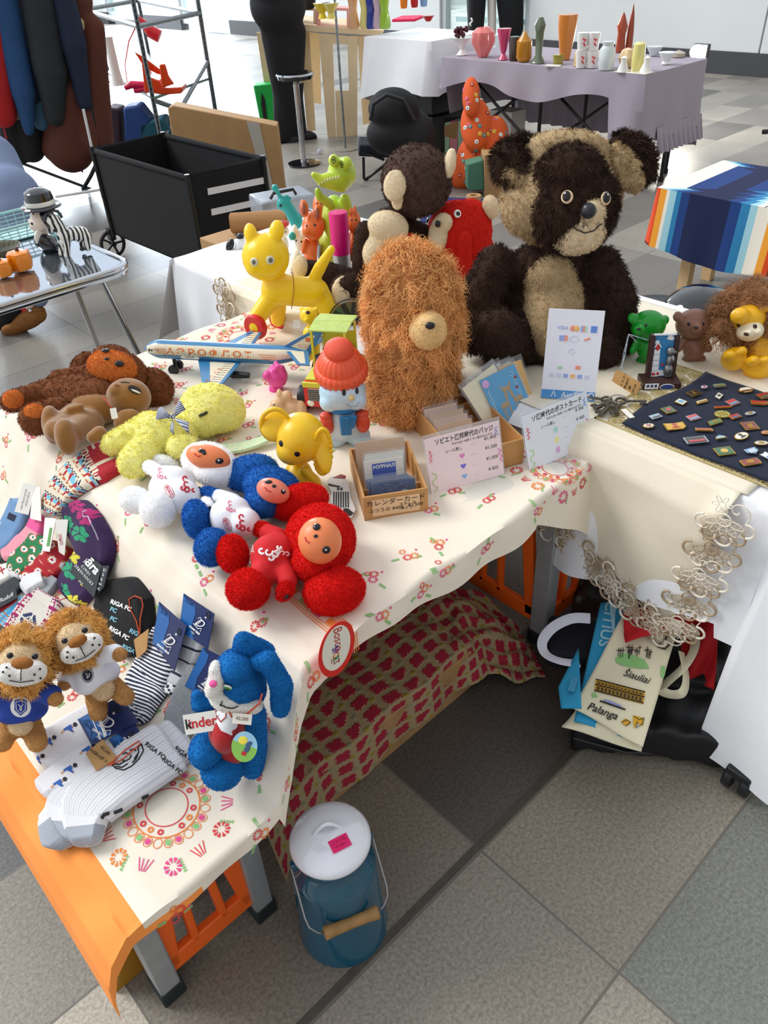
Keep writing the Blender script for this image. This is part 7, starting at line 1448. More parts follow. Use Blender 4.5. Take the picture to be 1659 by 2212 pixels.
t = thing('black_bag', 'large flat black fabric bag on the floor under the badge table', 'bag', (1.2, .5, 0))
vf = blob([('b', (1.24, .52, .055), (.54, .34, .09), (0, 0, .62)), ('b', (1.28, .57, .085), (.42, .27, .09), (0, .03, .62))], .009, 5)
V = vf[0]; V[:, 2] += .006*np.sin(V[:, 0]*60+V[:, 1]*25)+.004*np.sin(V[:, 1]*90-V[:, 0]*30); V[:, 2] = np.maximum(V[:, 2], .002); smooth_obj('body', vf, bk, t); b = MB()
b.tube([(.925, .50, .05), (.98, .41, .035), (1.06, .33, .03), (1.2, .31, .04), (1.4, .45, .06)], .004, 6); b.build('piping', blackp, t)
BB = BVHTree.FromPolygons([Vector(q) for q in V], vf[1])
def sheet(name, label, cat, quad, m, n=16, wave=.004, t=None, th=.003):
    b = MB(); Q = [at(x, y, z) for x, y, z in quad]
    def fn(u, v): a = Q[0].lerp(Q[1], u); c = Q[3].lerp(Q[2], u); p = a.lerp(c, v); p.z += wave*math.sin(5*u+7*v)+.010*math.sin(PI*v)*math.sin(PI*u); p.z = max(p.z, .004); return p
    b.grid(fn, n, n*2); M = Q[0].lerp(Q[2], .5); t = t or thing(name, label, cat, M); o = b.build('panel', m, t, 60, solid=th); F = Fig(M); F.bv = BVHTree.FromPolygons([Vector(q) for q in np.vstack(b.v)], b.f); return t, o, F
canv, tq = mat('canvas_natural', '#e8dfc0', .9, bump=.3, bscale=700), mat('tote_blue', '#2e9bc8', .85, bump=.2, bscale=600)
t, o, F = sheet('tote_bag', 'natural canvas tote lying lowest beneath the printed one', 'bag', [(1270, 1500, .16), (1400, 1540, .16), (1386, 1622, .135), (1213, 1572, .135)], canv)
t, o, F = sheet('tote_bag', 'bright blue tote bag with pale lettering under the printed canvas one', 'bag', [(1298, 1302, .20), (1375, 1310, .21), (1345, 1590, .148), (1240, 1560, .146)], tq); b = MB(); F.text(b, 'CITIUS', 1312, 1350, 34, 100, lift=.004, bold=.6); b.build('lettering', mat('print_pale_blue', '#a8d4e4', .8), t, 0)
b = MB(); b.grid(lambda u, v: at(1250-44*u+6*v, 1400+85*u*(1-v)+130*v, .17-.01*u)+Vector((0, 0, .0)), 8, 8); b.build('corner_fold', tq, t, 60, solid=.003)
M = plane_frame(at(1238, 1478, .178), at(1246, 1455, .178)-at(1230, 1505, .178), rt); b = MB(M); b.box((0, 0, 0), (.038, .013, .001)); b.text('ORLAIVIS', .006, Matrix.Translation((0, .001, .001))); b.build('side_label', mat('label_blue', '#3f8fb8', .7), t)
t, o, F = sheet('tote_bag', 'cream canvas tote printed with Siauliai hill, Palanga palace and mushrooms', 'bag', [(1355, 1312, .225), (1470, 1340, .215), (1389, 1612, .155), (1237, 1532, .16)], canv, 22)
b = MB(); L_ = .0045
F.text(b, 'Šiauliai', 1374, 1464, 21, 18, lift=L_, shear=.3, bold=.2); F.text(b, 'Palanga', 1301, 1538, 23, 20, lift=L_, shear=.3, bold=.3); F.line(b, [(1430, 1385), (1420, 1400), (1435, 1405), (1445, 1395)], .0014, L_, seg=5); F.line(b, [(1432, 1370), (1440, 1378), (1436, 1386)], .0014, L_, seg=5)
rr = random.Random(2)
for k in range(16):
    x, y = 1333+rr.random()*70, 1412+rr.random()*14; h = rr.uniform(12, 26); F.line(b, [(x, y), (x+2, y-h)], .0008, L_, seg=4); F.line(b, [(x-4, y-h*.7), (x+6, y-h*.72)], .0007, L_, seg=4)
b.build('ink_print', ink, t, 0)
b = MB(); F.poly(b, [(1328, 1424), (1345, 1412), (1372, 1418), (1392, 1428), (1402, 1446), (1380, 1446), (1345, 1440), (1332, 1434)], L_-.001); F.poly(b, [(1278, 1500), (1286, 1498), (1292, 1508), (1280, 1508)], L_-.001); F.poly(b, [(1427, 1440), (1436, 1440), (1432, 1470), (1425, 1460)], L_-.001); b.build('green_print', mat('print_green', '#57a83a', .8), t, 0)
b = MB(); mp = lambda u, v: (1288+104*u-4*v, 1470+26*u+26*v); F.poly(b, [mp(0, 0), mp(1, 0), mp(1, 1), mp(.6, 1.0), mp(0, .9)], L_-.001); F.poly(b, [(1341, 1560), (1350, 1553), (1362, 1560), (1356, 1568), (1346, 1566)], L_-.001); F.poly(b, [(1366, 1546), (1390, 1552), (1388, 1570), (1376, 1562), (1368, 1574)], L_-.001); b.build('yellow_print', mat('print_ochre', '#d9a52a', .8), t, 0)
b = MB()
for k in range(13):
    F.line(b, [mp(.04+k*.077, .06), mp(.04+k*.077, .86)], .0006, L_, seg=4)
for v in (0, .42, .92): F.line(b, [mp(0, v), mp(1, v)], .0011, L_, seg=4)
for k in range(12):
    F.poly(b, [mp(.06+k*.077, .14), mp(.09+k*.077, .14), mp(.09+k*.077, .32), mp(.06+k*.077, .32)], L_)
    F.poly(b, [mp(.06+k*.077, .52), mp(.095+k*.077, .52), mp(.095+k*.077, .84), mp(.06+k*.077, .84)], L_)
F.line(b, [(1296, 1516), (1350, 1534)], .0016, L_, seg=4); F.line(b, [(1342, 1562), (1352, 1556), (1362, 1562), (1350, 1570)], .0006, L_); F.line(b, [(1368, 1548), (1380, 1556), (1390, 1552), (1386, 1566), (1372, 1574), (1376, 1560)], .0006, L_); b.build('palace_lines', ink, t, 0)
b = MB(); F.poly(b, [(1302, 1512), (1320, 1516), (1345, 1527), (1330, 1528), (1312, 1522)], L_); b.build('pond_print', mat('print_lavender', '#8f98c8', .8), t, 0)
def strap(name, px_, m, t, w_=.011): P = [at(*q) for q in px_]; P = [P[0]]*1+P+[P[-1]]; Q = [.5*((2*P[i])+(P[i+1]-P[i-1])*t_+(2*P[i-1]-5*P[i]+4*P[i+1]-P[i+2])*t_*t_+(3*P[i]-P[i-1]-3*P[i+1]+P[i+2])*t_**3) for i in range(1, len(P)-2) for t_ in (0, .2, .4, .6, .8)]; b = MB(); b.tube(Q, w_, 8, flat=.16); return b.build(name, m, t)
strap('handle', [(1475, 1345, .20), (1498, 1365, .19), (1500, 1400, .19), (1478, 1440, .17), (1440, 1475, .15), (1428, 1490, .15), (1450, 1500, .14), (1475, 1495, .15), (1482, 1460, .16), (1470, 1400, .18)], canv, t)
t = thing('tote_bag', 'dark tote whose white strap loops out left of the blue bag', 'bag', (1.05, .6, .1)); vf = blob([('b', tuple(at(1240, 1390, .12)), (.12, .12, .05), (0, 0, .6))], .008, 6); smooth_obj('body', vf, mat('tote_navy', '#0d1120', .8), t)
strap('handle', [(1275, 1336, .20), (1235, 1336, .20), (1195, 1355, .19), (1172, 1385, .18), (1178, 1412, .17), (1210, 1428, .17), (1258, 1434, .16)], mat('strap_white', '#d8d8e6', .8), t)
redc = mat('cotton_red', '#b8111a', .85, bump=.3, bscale=60)
t, o, F = sheet('red_cloth', 'red cotton cloth draped over the tops of the tote bags beneath the lace', 'cloth', [(1345, 1322, .235), (1480, 1300, .25), (1478, 1350, .235), (1350, 1390, .225)], redc)
b = MB(); b.grid(lambda u, v: at(1478+75*u-10*v, 1310+30*u+150*v, .22-.10*v+.01*math.sin(9*u+6*v)), 16, 16); b.build('hanging_part', redc, t, 60, solid=.003)
b = MB(); b.grid(lambda u, v: at(1565+95*u, 1350+20*u+60*v*(.2+u), .19+.01*math.sin(5*u)), 10, 8); o = b.build('leather_flap', mat('leather_brown', '#8a6a44', .6, var=.1, vscale=40), None, 60, solid=.006); tag(o, 'brown leather flap with a dark press stud behind the red cloth', 'leather piece'); b = MB(); b.ell(at(1610, 1385, .20), (.012, .012, .004)); s2 = b.build('press_stud', ink, None); s2.parent = o
cbm = mat('cardboard', '#b08a5c', .8, var=.06, vscale=12)
q = [at(170, 1950, .10), at(232, 1990, .10), at(285, 2108, .004), at(262, 2120, .004)]
t = thing('cardboard_sheet', 'folded cardboard with amber packing tape leaning behind the bench leg', 'cardboard', (.05, .8, 0))
b = MB(); Mc = plane_frame((.035, .765, .0), Vector((1, 0, 0)), Vector((0, .10, 1))); b.box((.025, .135, .0), (.105, .27, .012), M=Mc); b.build('sheet', cbm, t); b = MB(); b.box((.025, .06, .0075), (.107, .12, .0015), M=Mc); b.build('packing_tape', mat('tape_amber', '#a8761c', .25), t)
b = MB(); b.box((1.0, 1.45, .16), (.34, .34, .32)); o = b.build('darkening_crate', mat('crate_black', '#0d0f12', .6), None, bevel=.01); tag(o, 'black storage crate added to darken the space beneath the toy table', 'crate')  # black box added to make the space under the table dark
b = MB(); b.box((.62, 1.4, .13), (.34, .5, .26)); o = b.build('darkening_crate', MATS['crate_black'], None, bevel=.01); tag(o, 'second black crate added behind the wooden box to darken beneath the table', 'crate')  # another added black box, fills the under-table space with dark
chrome = mat('chrome', '#c9ccd0', .12, metal=1); blk2 = mat('black_tube', '#101114', .35); pine = mat('pine', '#dcb987', .6, var=.08, vscale=8); 
def slabF(b, F, pts_, th, d=0., m=None):
    n = len(pts_); A = [F.P(x, y, d) for x, y in pts_]; Bq = [p+fwh*th for p in A]; b.add(A+Bq, [tuple(range(n)), tuple(range(n, 2*n))[::-1]]+[(i, n+i, n+(i+1) % n, (i+1) % n) for i in range(n)], m=m)
def simple(name, label, cat, bmesh_, m, group=None, **k): return tag(bmesh_.build(name, m, None, **k), label, cat, group)
t = thing('chrome_table', 'low chrome tray table with bust, zebra and pepper ornaments', 'table', (.7, 2.62, 0)); b = MB(); x0, x1, y0, y1, r = .2, 1.05, 2.30, 2.95, .07
rr_ = [(cx+r*math.cos(a), cy+r*math.sin(a)) for cx, cy, a0 in ((x1-r, y1-r, 0), (x0+r, y1-r, PI/2), (x0+r, y0+r, PI), (x1-r, y0+r, 1.5*PI)) for a in np.linspace(a0, a0+PI/2, 8)]
b.prism(rr_, .585, .598); b.build('mirror_top', mat('mirror_top', '#b9c2cc', .06, metal=.9), t); b = MB(); b.tube([(x, y, .595) for x, y in rr_], .011, 10, True); b.tube([(x, y, .578) for x, y in rr_], .008, 8, True); b.build('rim', chrome, t)
for top, (px_, py_, z_), m in (((.98, 2.42, .58), (302, 770, .24), chrome), ((.93, 2.52, .58), (216, 760, .22), chrome), ((.3, 2.4, .58), (-60, 900, .1), chrome), ((.3, 2.85, .58), (-40, 700, .1), chrome)):
    a = Vector(top); c = at(px_, py_, z_); e_ = a+(c-a)*(a.z/(a.z-c.z)) if a.z > c.z else c; b = MB(); b.tube([a, e_], .010, 12); b.build('leg', m, t)
b = MB(); b.tube([at(-20, 940, .1), at(28, 912, .12)], .010, 10); b.build('foot_bar', chrome, t)
F = Fig(at(108, 542, .60)); t = thing('ceramic_bust', 'glazed ceramic bust of a man in black bowler hat and coat', 'ornament', F.B)
cer = mat('ceramic_flesh', '#ecdccb', .12, coat=.6); cb = mat('ceramic_black', '#101014', .08, coat=.9); cwh = mat('ceramic_white', '#efece2', .12, coat=.6)
sm_part(F, 'head', [F.e(88, 470, 22, 30, .032), F.e(76, 490, 12, 10, .02, .01), F.e(64, 478, 4, 5, .008, .0), F.e(90, 500, 14, 20, .025), F.e(69, 492, 5, 4, .008)], cer, t, .004, 4); eyes(F, t, ((72, 462),), 2, ink); b = MB(); F.bead(b, 69, 483, 5, 3, .6); b.build('moustache', ink, t)
sm_part(F, 'hair', [F.e(98, 468, 18, 26, .034, -.004)], cb, t, .004, 3, surf=False); sm_part(F, 'coat', [F.e(100, 525, 24, 20, .05), F.e(112, 535, 20, 14, .05)], cb, t, .004, 4, surf=False); sm_part(F, 'shirt_collar', [F.e(86, 512, 8, 18, .03, .02, 15)], cwh, t, .004, 3, surf=False)
c_ = F.P(90, 450); b = MB(Matrix.Translation(c_)); b.lathe([(.062, .004), (.064, .008), (.058, .012), (.045, .010)], 40); b.lathe([(.044, .008), (.044, .03), (.04, .05), (.025, .06), (.0001, .063)], 40); hh = b.build('bowler_hat', cb, t); b = MB(Matrix.Translation(c_)); b.lathe([(.0455, .012), (.0455, .026)], 40); b.build('hat_band', cwh, hh)
F = Fig(at(150, 548, .60)); zm = bpy.data.materials.new('zebra_glaze'); zm.use_nodes = True; N = zm.node_tree.nodes; L = zm.node_tree.links; wv = N.new('ShaderNodeTexWave'); wv.inputs['Scale'].default_value = 26; wv.inputs['Distortion'].default_value = 5; wv.inputs['Detail Scale'].default_value = .6; tc_ = N.new('ShaderNodeTexCoord'); L.new(tc_.outputs['Object'], wv.inputs[0]); cr = N.new('ShaderNodeValToRGB'); cr.color_ramp.interpolation = 'CONSTANT'; cr.color_ramp.elements[0].color = lin('#141416'); cr.color_ramp.elements[1].color = lin('#f0eee6'); cr.color_ramp.elements[1].position = .42; L.new(wv.outputs[0], cr.inputs[0]); L.new(cr.outputs[0], N['Principled BSDF'].inputs['Base Color']); N['Principled BSDF'].inputs['Roughness'].default_value = .12
t = thing('ceramic_zebra', 'glazed zebra planter looking back, in front of the bust', 'ornament', F.B)
sm_part(F, 'body', [F.e(168, 505, 28, 16, .028), F.e(140, 510, 16, 18, .028)]+F.limb(135, 520, 132, 548, 8, 6, .0, .01)+F.limb(145, 525, 146, 552, 7, 6, .015, .02)+F.limb(178, 515, 178, 536, 8, 6, -.01, -.01)+F.limb(190, 510, 190, 536, 8, 6, .01, .01)+F.limb(135, 500, 118, 475, 14, 12)+[F.e(113, 478, 12, 16, .016), F.e(110, 494, 7, 9, .012)], zm, t, .003, 3); b = MB(); b.tube([F.P(x, y, -.004) for x, y in ((97, 478), (100, 462), (110, 454), (125, 456), (134, 470))], .005, 8); b.build('mane', cb, t)
for x, y in ((132, 551), (146, 556), (178, 538), (190, 538)): b = MB(); b.ell(F.P(x, y, .008 if x < 150 else 0), (.009, .009, .006)); b.build('hoof', cb, t)
op = mat('pepper_orange', '#ef8a12', .18, coat=.4)
for x, y, s_, lb in ((50, 566, 1., 'shiny orange mini pumpkin ornament, the whole one by the tray edge'), (10, 580, .85, 'shiny orange mini pumpkin ornament cut off by the left photo edge')):
    p = at(x, y+18, .60); t = thing('pumpkin_ornament', lb, 'ornament', p); b = MB(Matrix.Translation(p)); b.lathe([(.012*s_, 0), (.03*s_, .006), (.036*s_, .03*s_), (.032*s_, .056*s_), (.012*s_, .062*s_), (.0001, .058*s_)], 48, flute=6, fl=.08); b.build('fruit', op, t); b = MB(); b.tube([p+Vector((0, 0, .056*s_)), p+Vector((.003, 0, .072*s_))], [.007, .004], 8); b.build('stem', mat('stem_brown', '#5a2a1a', .5), t)
b = MB(Matrix.Translation(at(8, 555, .60))); b.lathe([(.03, 0), (.06, .035), (.062, .035), (.032, -.0)], 40, flute=20, fl=.04); simple('glass_bowl', 'fluted smoky glass bowl behind the orange pumpkins', 'bowl', b, mat('smoky_glass', '#6d6650', .15, alpha=.7))
p = at(42, 505, .60); t = thing('plastic_basket', 'pale teal plastic lattice basket left of the bust', 'basket', p); bt = mat('basket_teal', '#a8d2cf', .4); b = MB(Matrix.Translation(p)); 
for k in range(5): b.tube([((.10+.008*k)*cx, (.075+.006*k)*cy, .012*k+.004) for cx, cy in ((-1, -.8), (-.8, -1), (.8, -1), (1, -.8), (1, .8), (.8, 1), (-.8, 1), (-1, .8))], .002 if k < 4 else .005, 6, True)
for k in range(24): a = 2*PI*k/24; b.tube([(.10*math.cos(a), .075*math.sin(a), .004), (.13*math.cos(a), .098*math.sin(a), .052)], .0015, 5)
b.box((0, 0, .004), (.18, .14, .003)); b.build('lattice', bt, t)
F = Fig(at(50, 722, 0)+fwh*.05); t = thing('person', 'person in long blue grey skirt, black trousers and brown suede shoe behind the tray table', 'person', F.B)
blg, blt = mat('skirt_bluegrey', '#7f8eaf', .85, bump=.3, bscale=100), mat('trouser_black', '#111318', .85)
sm_part(F, 'body', F.limb(20, 660, -30, 560, 34, 46, 0, -.1)+F.limb(-30, 560, -90, 420, 50, 80, -.1, -.3)+F.limb(25, 660, 10, 700, 26, 20), blt, t, .014, 6, surf=False)
sm_part(F, 'skirt', F.limb(30, 460, -20, 350, 60, 60, -.1, -.3)+F.limb(60, 560, 20, 430, 40, 70, .0, -.15)+F.limb(80, 640, 40, 560, 26, 40, -.02, -.05), blg, t, .014, 8, surf=False)
sm_part(F, 'sock', F.limb(58, 668, 66, 640, 15, 15, .0, -.0), mat('sock_heart', '#efeae4', .9), t, .008, 3); b = MB(); [F.bead(b, x, y, 7, 6, .3, .001) for x, y in ((62, 652), (52, 670), (76, 660))]; b.build('heart_print', mat('heart_red', '#c2322e', .7), t)
sm_part(F, 'shoe', [F.e(62, 690, 38, 20, .05, .02, -28), F.e(30, 712, 28, 14, .05, .03, -12), F.e(82, 678, 18, 20, .045)], mat('suede_brown', '#8a5a2a', .9, var=.1, vscale=40), t, .009, 5); b = MB(); F.line(b, [(52, 670), (75, 672), (95, 668)], .007, 0); b.build('strap', MATS['suede_brown'], t); b = MB(); F.bead(b, 66, 672, 4, 5, .6, .006); b.build('buckle', chrome, t)
RB = at(222, 405, 0); F = Fig(RB); t = thing('clothes_rack', 'black tubular clothes rack at the left with jackets on it', 'rack', RB)
b = MB(); b.tube([F.P(236, 425), F.P(199, 236), F.P(150, -60)], .014, 10); b.tube([F.P(166, 474, .0), F.P(161, 440), F.P(196, 380), F.P(216, 337)], .014, 10); b.build('upright', blk2, t)
b = MB(); b.tube([F.P(14, 340, -.05), F.P(205, 412, 0)], .011, 8); b.tube([F.P(157, 250, -.1), F.P(178, 372, -.1)], .008, 8); b.build('base_bar', blk2, t)
b = MB(); b.tube([F.P(-150, -400), F.P(170, -380)], .012, 8); b.build('rail', blk2, t)
jk = 'garments on the black rack'
def garment(label, prims, h, name='jacket', cuff=None, rough=.8):
    t = thing(name, label, 'clothing', F.P(60, 200), jk); sm_part(F, 'cloth', prims, mat('cloth_'+h.strip('#'), h, rough, bump=.4, bscale=60, var=.08, vscale=8), t, .016, 5, surf=False)
    if cuff: b = MB(); b.ell(F.P(*cuff[:2], .06), (.03, .03, .03)); b.build('cuff', mat('cloth_'+h.strip('#'), h), t)
garment('long rust brown coat, rightmost long garment on the rack', F.limb(200, 60, 205, 300, 26, 40, -.1, -.1)+F.limb(150, 200, 150, 318, 50, 52, -.1, -.1)+F.limb(170, 0, 120, 320, 30, 30, -.1, -.1), '#5a2a1c', 'coat')
garment('black trousers hanging low under the blue jacket', F.limb(20, 240, 35, 320, 32, 34, -.08, -.08)+F.limb(60, 240, 68, 322, 30, 28, -.08, -.08), '#101216', 'trousers')
garment('scarlet jacket at the left photo edge', F.limb(-30, -60, 5, 245, 40, 30, .1, .1), '#b3161c'); garment('beige lined coat behind the scarlet jacket', F.limb(0, -60, 36, 248, 20, 12, .04, .04), '#8f8068', 'coat')
garment('dark navy jacket behind the bright blue one', F.limb(20, -80, 68, 200, 44, 24, -.02, .02), '#16233c'); garment('mid blue jacket with long sleeve reaching lowest', F.limb(-10, -60, 50, 200, 40, 26, .06, .10)+F.limb(50, 200, 62, 282, 24, 12, .10, .10), '#1f4a7a')
garment('faded denim jacket hem between navy and charcoal jackets', F.limb(75, 80, 90, 262, 18, 20, -.02, -.02), '#3a6480'); garment('charcoal jacket in the middle of the rack', F.limb(70, -80, 108, 150, 40, 36, .02, .06)+F.limb(110, 150, 118, 250, 36, 22, .06, .06), '#22262a')
garment('slim royal blue jacket glimpsed right of the charcoal one', F.limb(115, -60, 145, 160, 16, 10, -.03, -.03), '#2f5590'); garment('navy jacket with straight sleeve near the right end of the rack', F.limb(120, -80, 160, 100, 26, 28, .0, .03)+F.limb(160, 100, 182, 222, 26, 16, .03, .03), '#13203a')
garment('pale straw coloured shirt behind the right navy jacket', F.limb(140, -60, 180, 60, 14, 10, -.05, -.05)+F.limb(180, 60, 195, 178, 9, 5, -.05, -.05), '#c9b98a', 'shirt'); garment('lilac grey garment edge just right of the straw shirt', F.limb(150, -60, 188, 60, 8, 6, -.08, -.08)+F.limb(188, 60, 240, 300, 6, 5, -.08, -.08), '#8f93b0', 'shirt')
b = MB(); b.tube([F.P(5, 262, .12), F.P(14, 300, .12), F.P(12, 312, .12), F.P(22, 328, .12)], .005, 6); simple('drawstring', 'red cord dangling from the scarlet jacket hem', 'cord', b, mat('cord_red', '#b3262c', .7))
t = thing('garment_rail', 'thin white metal rail stand behind the black rack', 'rack', at(240, 440, 0)); F2 = Fig(at(240, 440, 0)); b = MB(); b.tube([F2.P(180, 236), F2.P(222, 428)], .009, 8); b.tube([F2.P(120, 425), F2.P(215, 410), F2.P(250, 446)], .009, 8); b.tube([F2.P(193, 425), F2.P(198, 452)], .008, 8); b.build('frame', mat('white_tube', '#dfe1e2', .4), t)
galv = mat('galvanised', '#8f969a', .35, metal=.7, var=.25, vscale=60); A = at(352, 322, 0); Bp = at(470, 268, 0); Cc = at(232, 235, 0); Dd = Bp+(Cc-A)
t = thing('metal_shelving', 'galvanised slotted angle shelving with shelf plates and cross braces', 'shelving', A)
for q in (A, Bp, Cc, Dd):
    b = MB(); d1 = (Bp-A).normalized()*.04; b.box(q+Vector((0, 0, .8)), (.04, .004, 1.6), (0, 0, math.atan2(d1.y, d1.x))); b.box(q+Vector((0, 0, .8)), (.004, .04, 1.6), (0, 0, math.atan2(d1.y, d1.x)))
    for k in range(40): b.box(q+Vector((0, 0, .04+.04*k))-fwh*.004, (.012, .012, .014), m=1)
    b.build('post', [galv, blk2], t)
for z in (.36, .86):
    b = MB(); E4 = [A, Bp, Dd, Cc]; b.add([p+Vector((0, 0, z)) for p in E4]+[p+Vector((0, 0, z+.02)) for p in E4], [(3, 2, 1, 0), (4, 5, 6, 7), (0, 1, 5, 4), (1, 2, 6, 5), (2, 3, 7, 6), (3, 0, 4, 7)]) if z < .5 else [b.tube([E4[i]+Vector((0, 0, z)), E4[(i+1) % 4]+Vector((0, 0, z))], .02, 6) for i in range(4)]
    b.build('shelf' if z < .5 else 'shelf_frame', mat('shelf_steel', '#7f868c', .25, metal=.8) if z < .5 else galv, t)
b = MB(); b.tube([A+Vector((0, 0, .36)), Bp+Vector((0, 0, .02))], .018, 6); b.tube([A+Vector((0, 0, .05)), Bp+Vector((0, 0, .5))], .018, 6); b.build('cross_brace', galv, t)
zS = .382; 
def vase(label, x, y, prof, m, z=zS, name='vase', cat='vase', group=None, seg=28, **k): p = at(x, y, z); b = MB(Matrix.Translation(p)); b.lathe(prof, seg, **k); return simple(name, label, cat, b, m, group)
vase('glossy black and smoky glass goblet vase on the shelf', 228, 178, [(.05, 0), (.02, .02), (.02, .05), (.06, .1), (.055, .14), (.045, .3), (.05, .38), (.044, .38), (.04, .3)], cb)
vase('tall white ribbed vase right of the black goblet', 256, 184, [(.055, 0), (.05, .02), (.04, .1), (.036, .33), (.038, .36), (.02, .365)], cwh)
F = Fig(at(345, 205, zS)); orp = mat('orange_gloss', '#ee4a14', .3); t = thing('letter_rack', 'orange curved plastic desk rack on the metal shelf', 'rack', F.B); b = MB(); slabF(b, F, [(305, 135), (318, 165), (345, 175), (350, 190), (368, 190), (395, 188), (392, 202), (355, 205), (312, 200)], .2); slabF(b, F, [(343, 140), (356, 138), (364, 165), (376, 182), (350, 190)], .03, .02); b.build('body', orp, t, bevel=.01); b = MB(); slabF(b, F, [(290, 112), (312, 125), (366, 166), (340, 160), (310, 145)], .02, -.1); b.build('tray', orp, t, bevel=.004)
b = MB(); F = Fig(at(300, 195, zS)); b.tube([F.P(270, 190), F.P(285, 182), F.P(312, 184), F.P(315, 192), F.P(290, 196)], [.02, .03, .03, .03, .02], 10); simple('pink_dish', 'crimson pink curved dish left of the orange rack', 'dish', b, mat('crimson_gloss', '#d0104a', .25))
b = MB(); F = Fig(at(300, 185, zS)); b.tube([F.P(300, 38), F.P(310, 50), F.P(325, 68)], [.015, .03, .045], 10); b.tube([F.P(322, 66), F.P(345, 79)], [.05, .05], 10); b.tube([F.P(300, 44), F.P(278, 90), F.P(270, 140), F.P(275, 180)], .005, 6); simple('desk_lamp', 'red desk lamp on thin white arm above the shelf', 'lamp', b, mat('lamp_red', '#e0202c', .3))
F = Fig(at(285, 320, 0)); bl_ = [('royal blue cloth bag under the metal shelf', [(265, 232), (298, 228), (325, 262), (300, 325), (270, 328)], '#173f80'), ('dark plum bag left of the royal blue one', [(228, 232), (258, 236), (262, 328), (236, 328)], '#2a1322'), ('teal bag lying right under the shelf', [(298, 268), (352, 255), (372, 290), (352, 318), (300, 322)], '#0f5568')]
for lb, pg, c in bl_: b = MB(); slabF(b, F, pg, .22); simple('shopping_bag', lb, 'bag', b, mat('bag_'+c.strip('#'), c, .6, bump=.6, bscale=20), 'bags under the shelf', bevel=.02)
wf, ws2 = mat('wagon_black', '#0b0c0f', .9, bump=.3, bscale=60), mat('reflective', '#e8e8ea', .3); x0, x1, y0, y1, zb, zt = 1.83, 2.24, 3.24, 4.14, .14, .55
t = thing('folding_wagon', 'black fabric folding wagon with two reflective stripes and spoked wheels', 'wagon', ((x0+x1)/2, (y0+y1)/2, 0))
for c, s_ in (((x0, (y0+y1)/2), (.012, y1-y0)), ((x1, (y0+y1)/2), (.012, y1-y0)), (((x0+x1)/2, y0), (x1-x0, .012)), (((x0+x1)/2, y1), (x1-x0, .012))): b = MB(); b.box((*c, (zb+zt)/2), (*s_, zt-zb)); b.build('side_panel', wf, t, bevel=.004)
b = MB(); b.box(((x0+x1)/2, (y0+y1)/2, zb), (x1-x0, y1-y0, .02)); b.build('floor_panel', wf, t); b = MB(); b.tube([(x0, y0, zt), (x1, y0, zt), (x1, y1, zt), (x0, y1, zt)], .014, 8, True); b.build('top_rim', wf, t)
for z in (.38, .47): b = MB(); b.box(((x0+x1)/2+.03, y0-.008, z), (x1-x0-.10, .004, .028), (0, .05, 0)); b.build('stripe', ws2, t)
for X in (x0, x1):
    for Y in (y0, y1):
        b = MB(); b.tube([(X-.01, Y-.01, .12), (X-.01, Y-.01, zt+.02)], .012, 8); b.build('corner_post', blk2, t); ps_ = (X-.01, Y+.03, .075)
        b = MB(Matrix.Translation(ps_) @ Matrix.Rotation(PI/2, 4, 'X') @ Matrix.Rotation(0, 4, 'Y')); b.tube([(.066*math.cos(a), .066*math.sin(a), 0) for a in np.linspace(0, 2*PI, 25)[:-1]], .010, 8, True); [b.box((.03*math.cos(a), .03*math.sin(a), 0), (.066, .010, .012), (0, 0, a)) for a in np.linspace(0, 2*PI, 6)[:-1]]; b.tube([(0, 0, -.02), (0, 0, .02)], .014, 10); w_ = b.build('wheel', blackp, t); b = MB(); b.box((X-.01, Y+.02, .13), (.03, .04, .06)); b.build('fork', blackp, t)
F = Fig(at(600, 455, 0)); t = thing('flat_carton', 'large flat brown carton with clear tape leaning behind the black wagon', 'carton', F.B); b = MB(); slabF(b, F, [(362, 234), (374, 228), (598, 272), (618, 440), (600, 452), (392, 420)], .13, .03); b.build('carton', cbm, t, bevel=.006)
b = MB(); slabF(b, F, [(532, 262), (560, 266), (600, 450), (585, 450)], .002, .034); b.build('clear_tape', mat('tape_clear', '#cfcac0', .2, alpha=.7), t)
F = Fig(at(625, 305, 0)); t = thing('person', 'person standing in black hooded jacket, wide black trousers and black shoes by the plywood table', 'person', F.B)
sm_part(F, 'body', F.limb(600, 70, 612, 190, 38, 26, 0, .0)+F.limb(628, 70, 632, 200, 34, 24, -.05, -.05)+F.limb(612, 190, 615, 290, 24, 24)+F.limb(632, 200, 640, 285, 22, 24, -.05, -.05)+[F.e(600, 10, 62, 62, .17), F.e(590, -60, 62, 70, .16), F.e(590, -160, 62, 60, .14)]+F.limb(640, -60, 668, 5, 24, 16, .02, -.1)+F.limb(590, -210, 592, -235, 18, 18)+[F.e(596, -275, 34, 44, .12)], mat('black_jersey', '#0e1014', .8, bump=.3, bscale=30), t, .02, 6, surf=False)
for q in ((622, 303, 30, 14, .05, .02), (660, 296, 26, 13, .06, -.05)): b = sm_part(F, 'shoe', [F.e(*q)], mat('shoe_black', '#15161a', .6), t, .01, 4, surf=False)
b = MB(); F3 = Fig(at(585, 290, 0)+fwh*.15); t = thing('shopping_bag', 'bright green carrier bag with black straps behind the standing person', 'bag', F3.B); slabF(b, F3, [(547, 185), (598, 180), (602, 285), (562, 262)], .15); b.build('bag', mat('bag_green', '#10b84a', .5, bump=.5, bscale=20), t, bevel=.01); b = MB(); slabF(b, F3, [(565, 200), (572, 214), (578, 262), (570, 262), (564, 225)], .004, .01); b.build('handle', blackp, t)
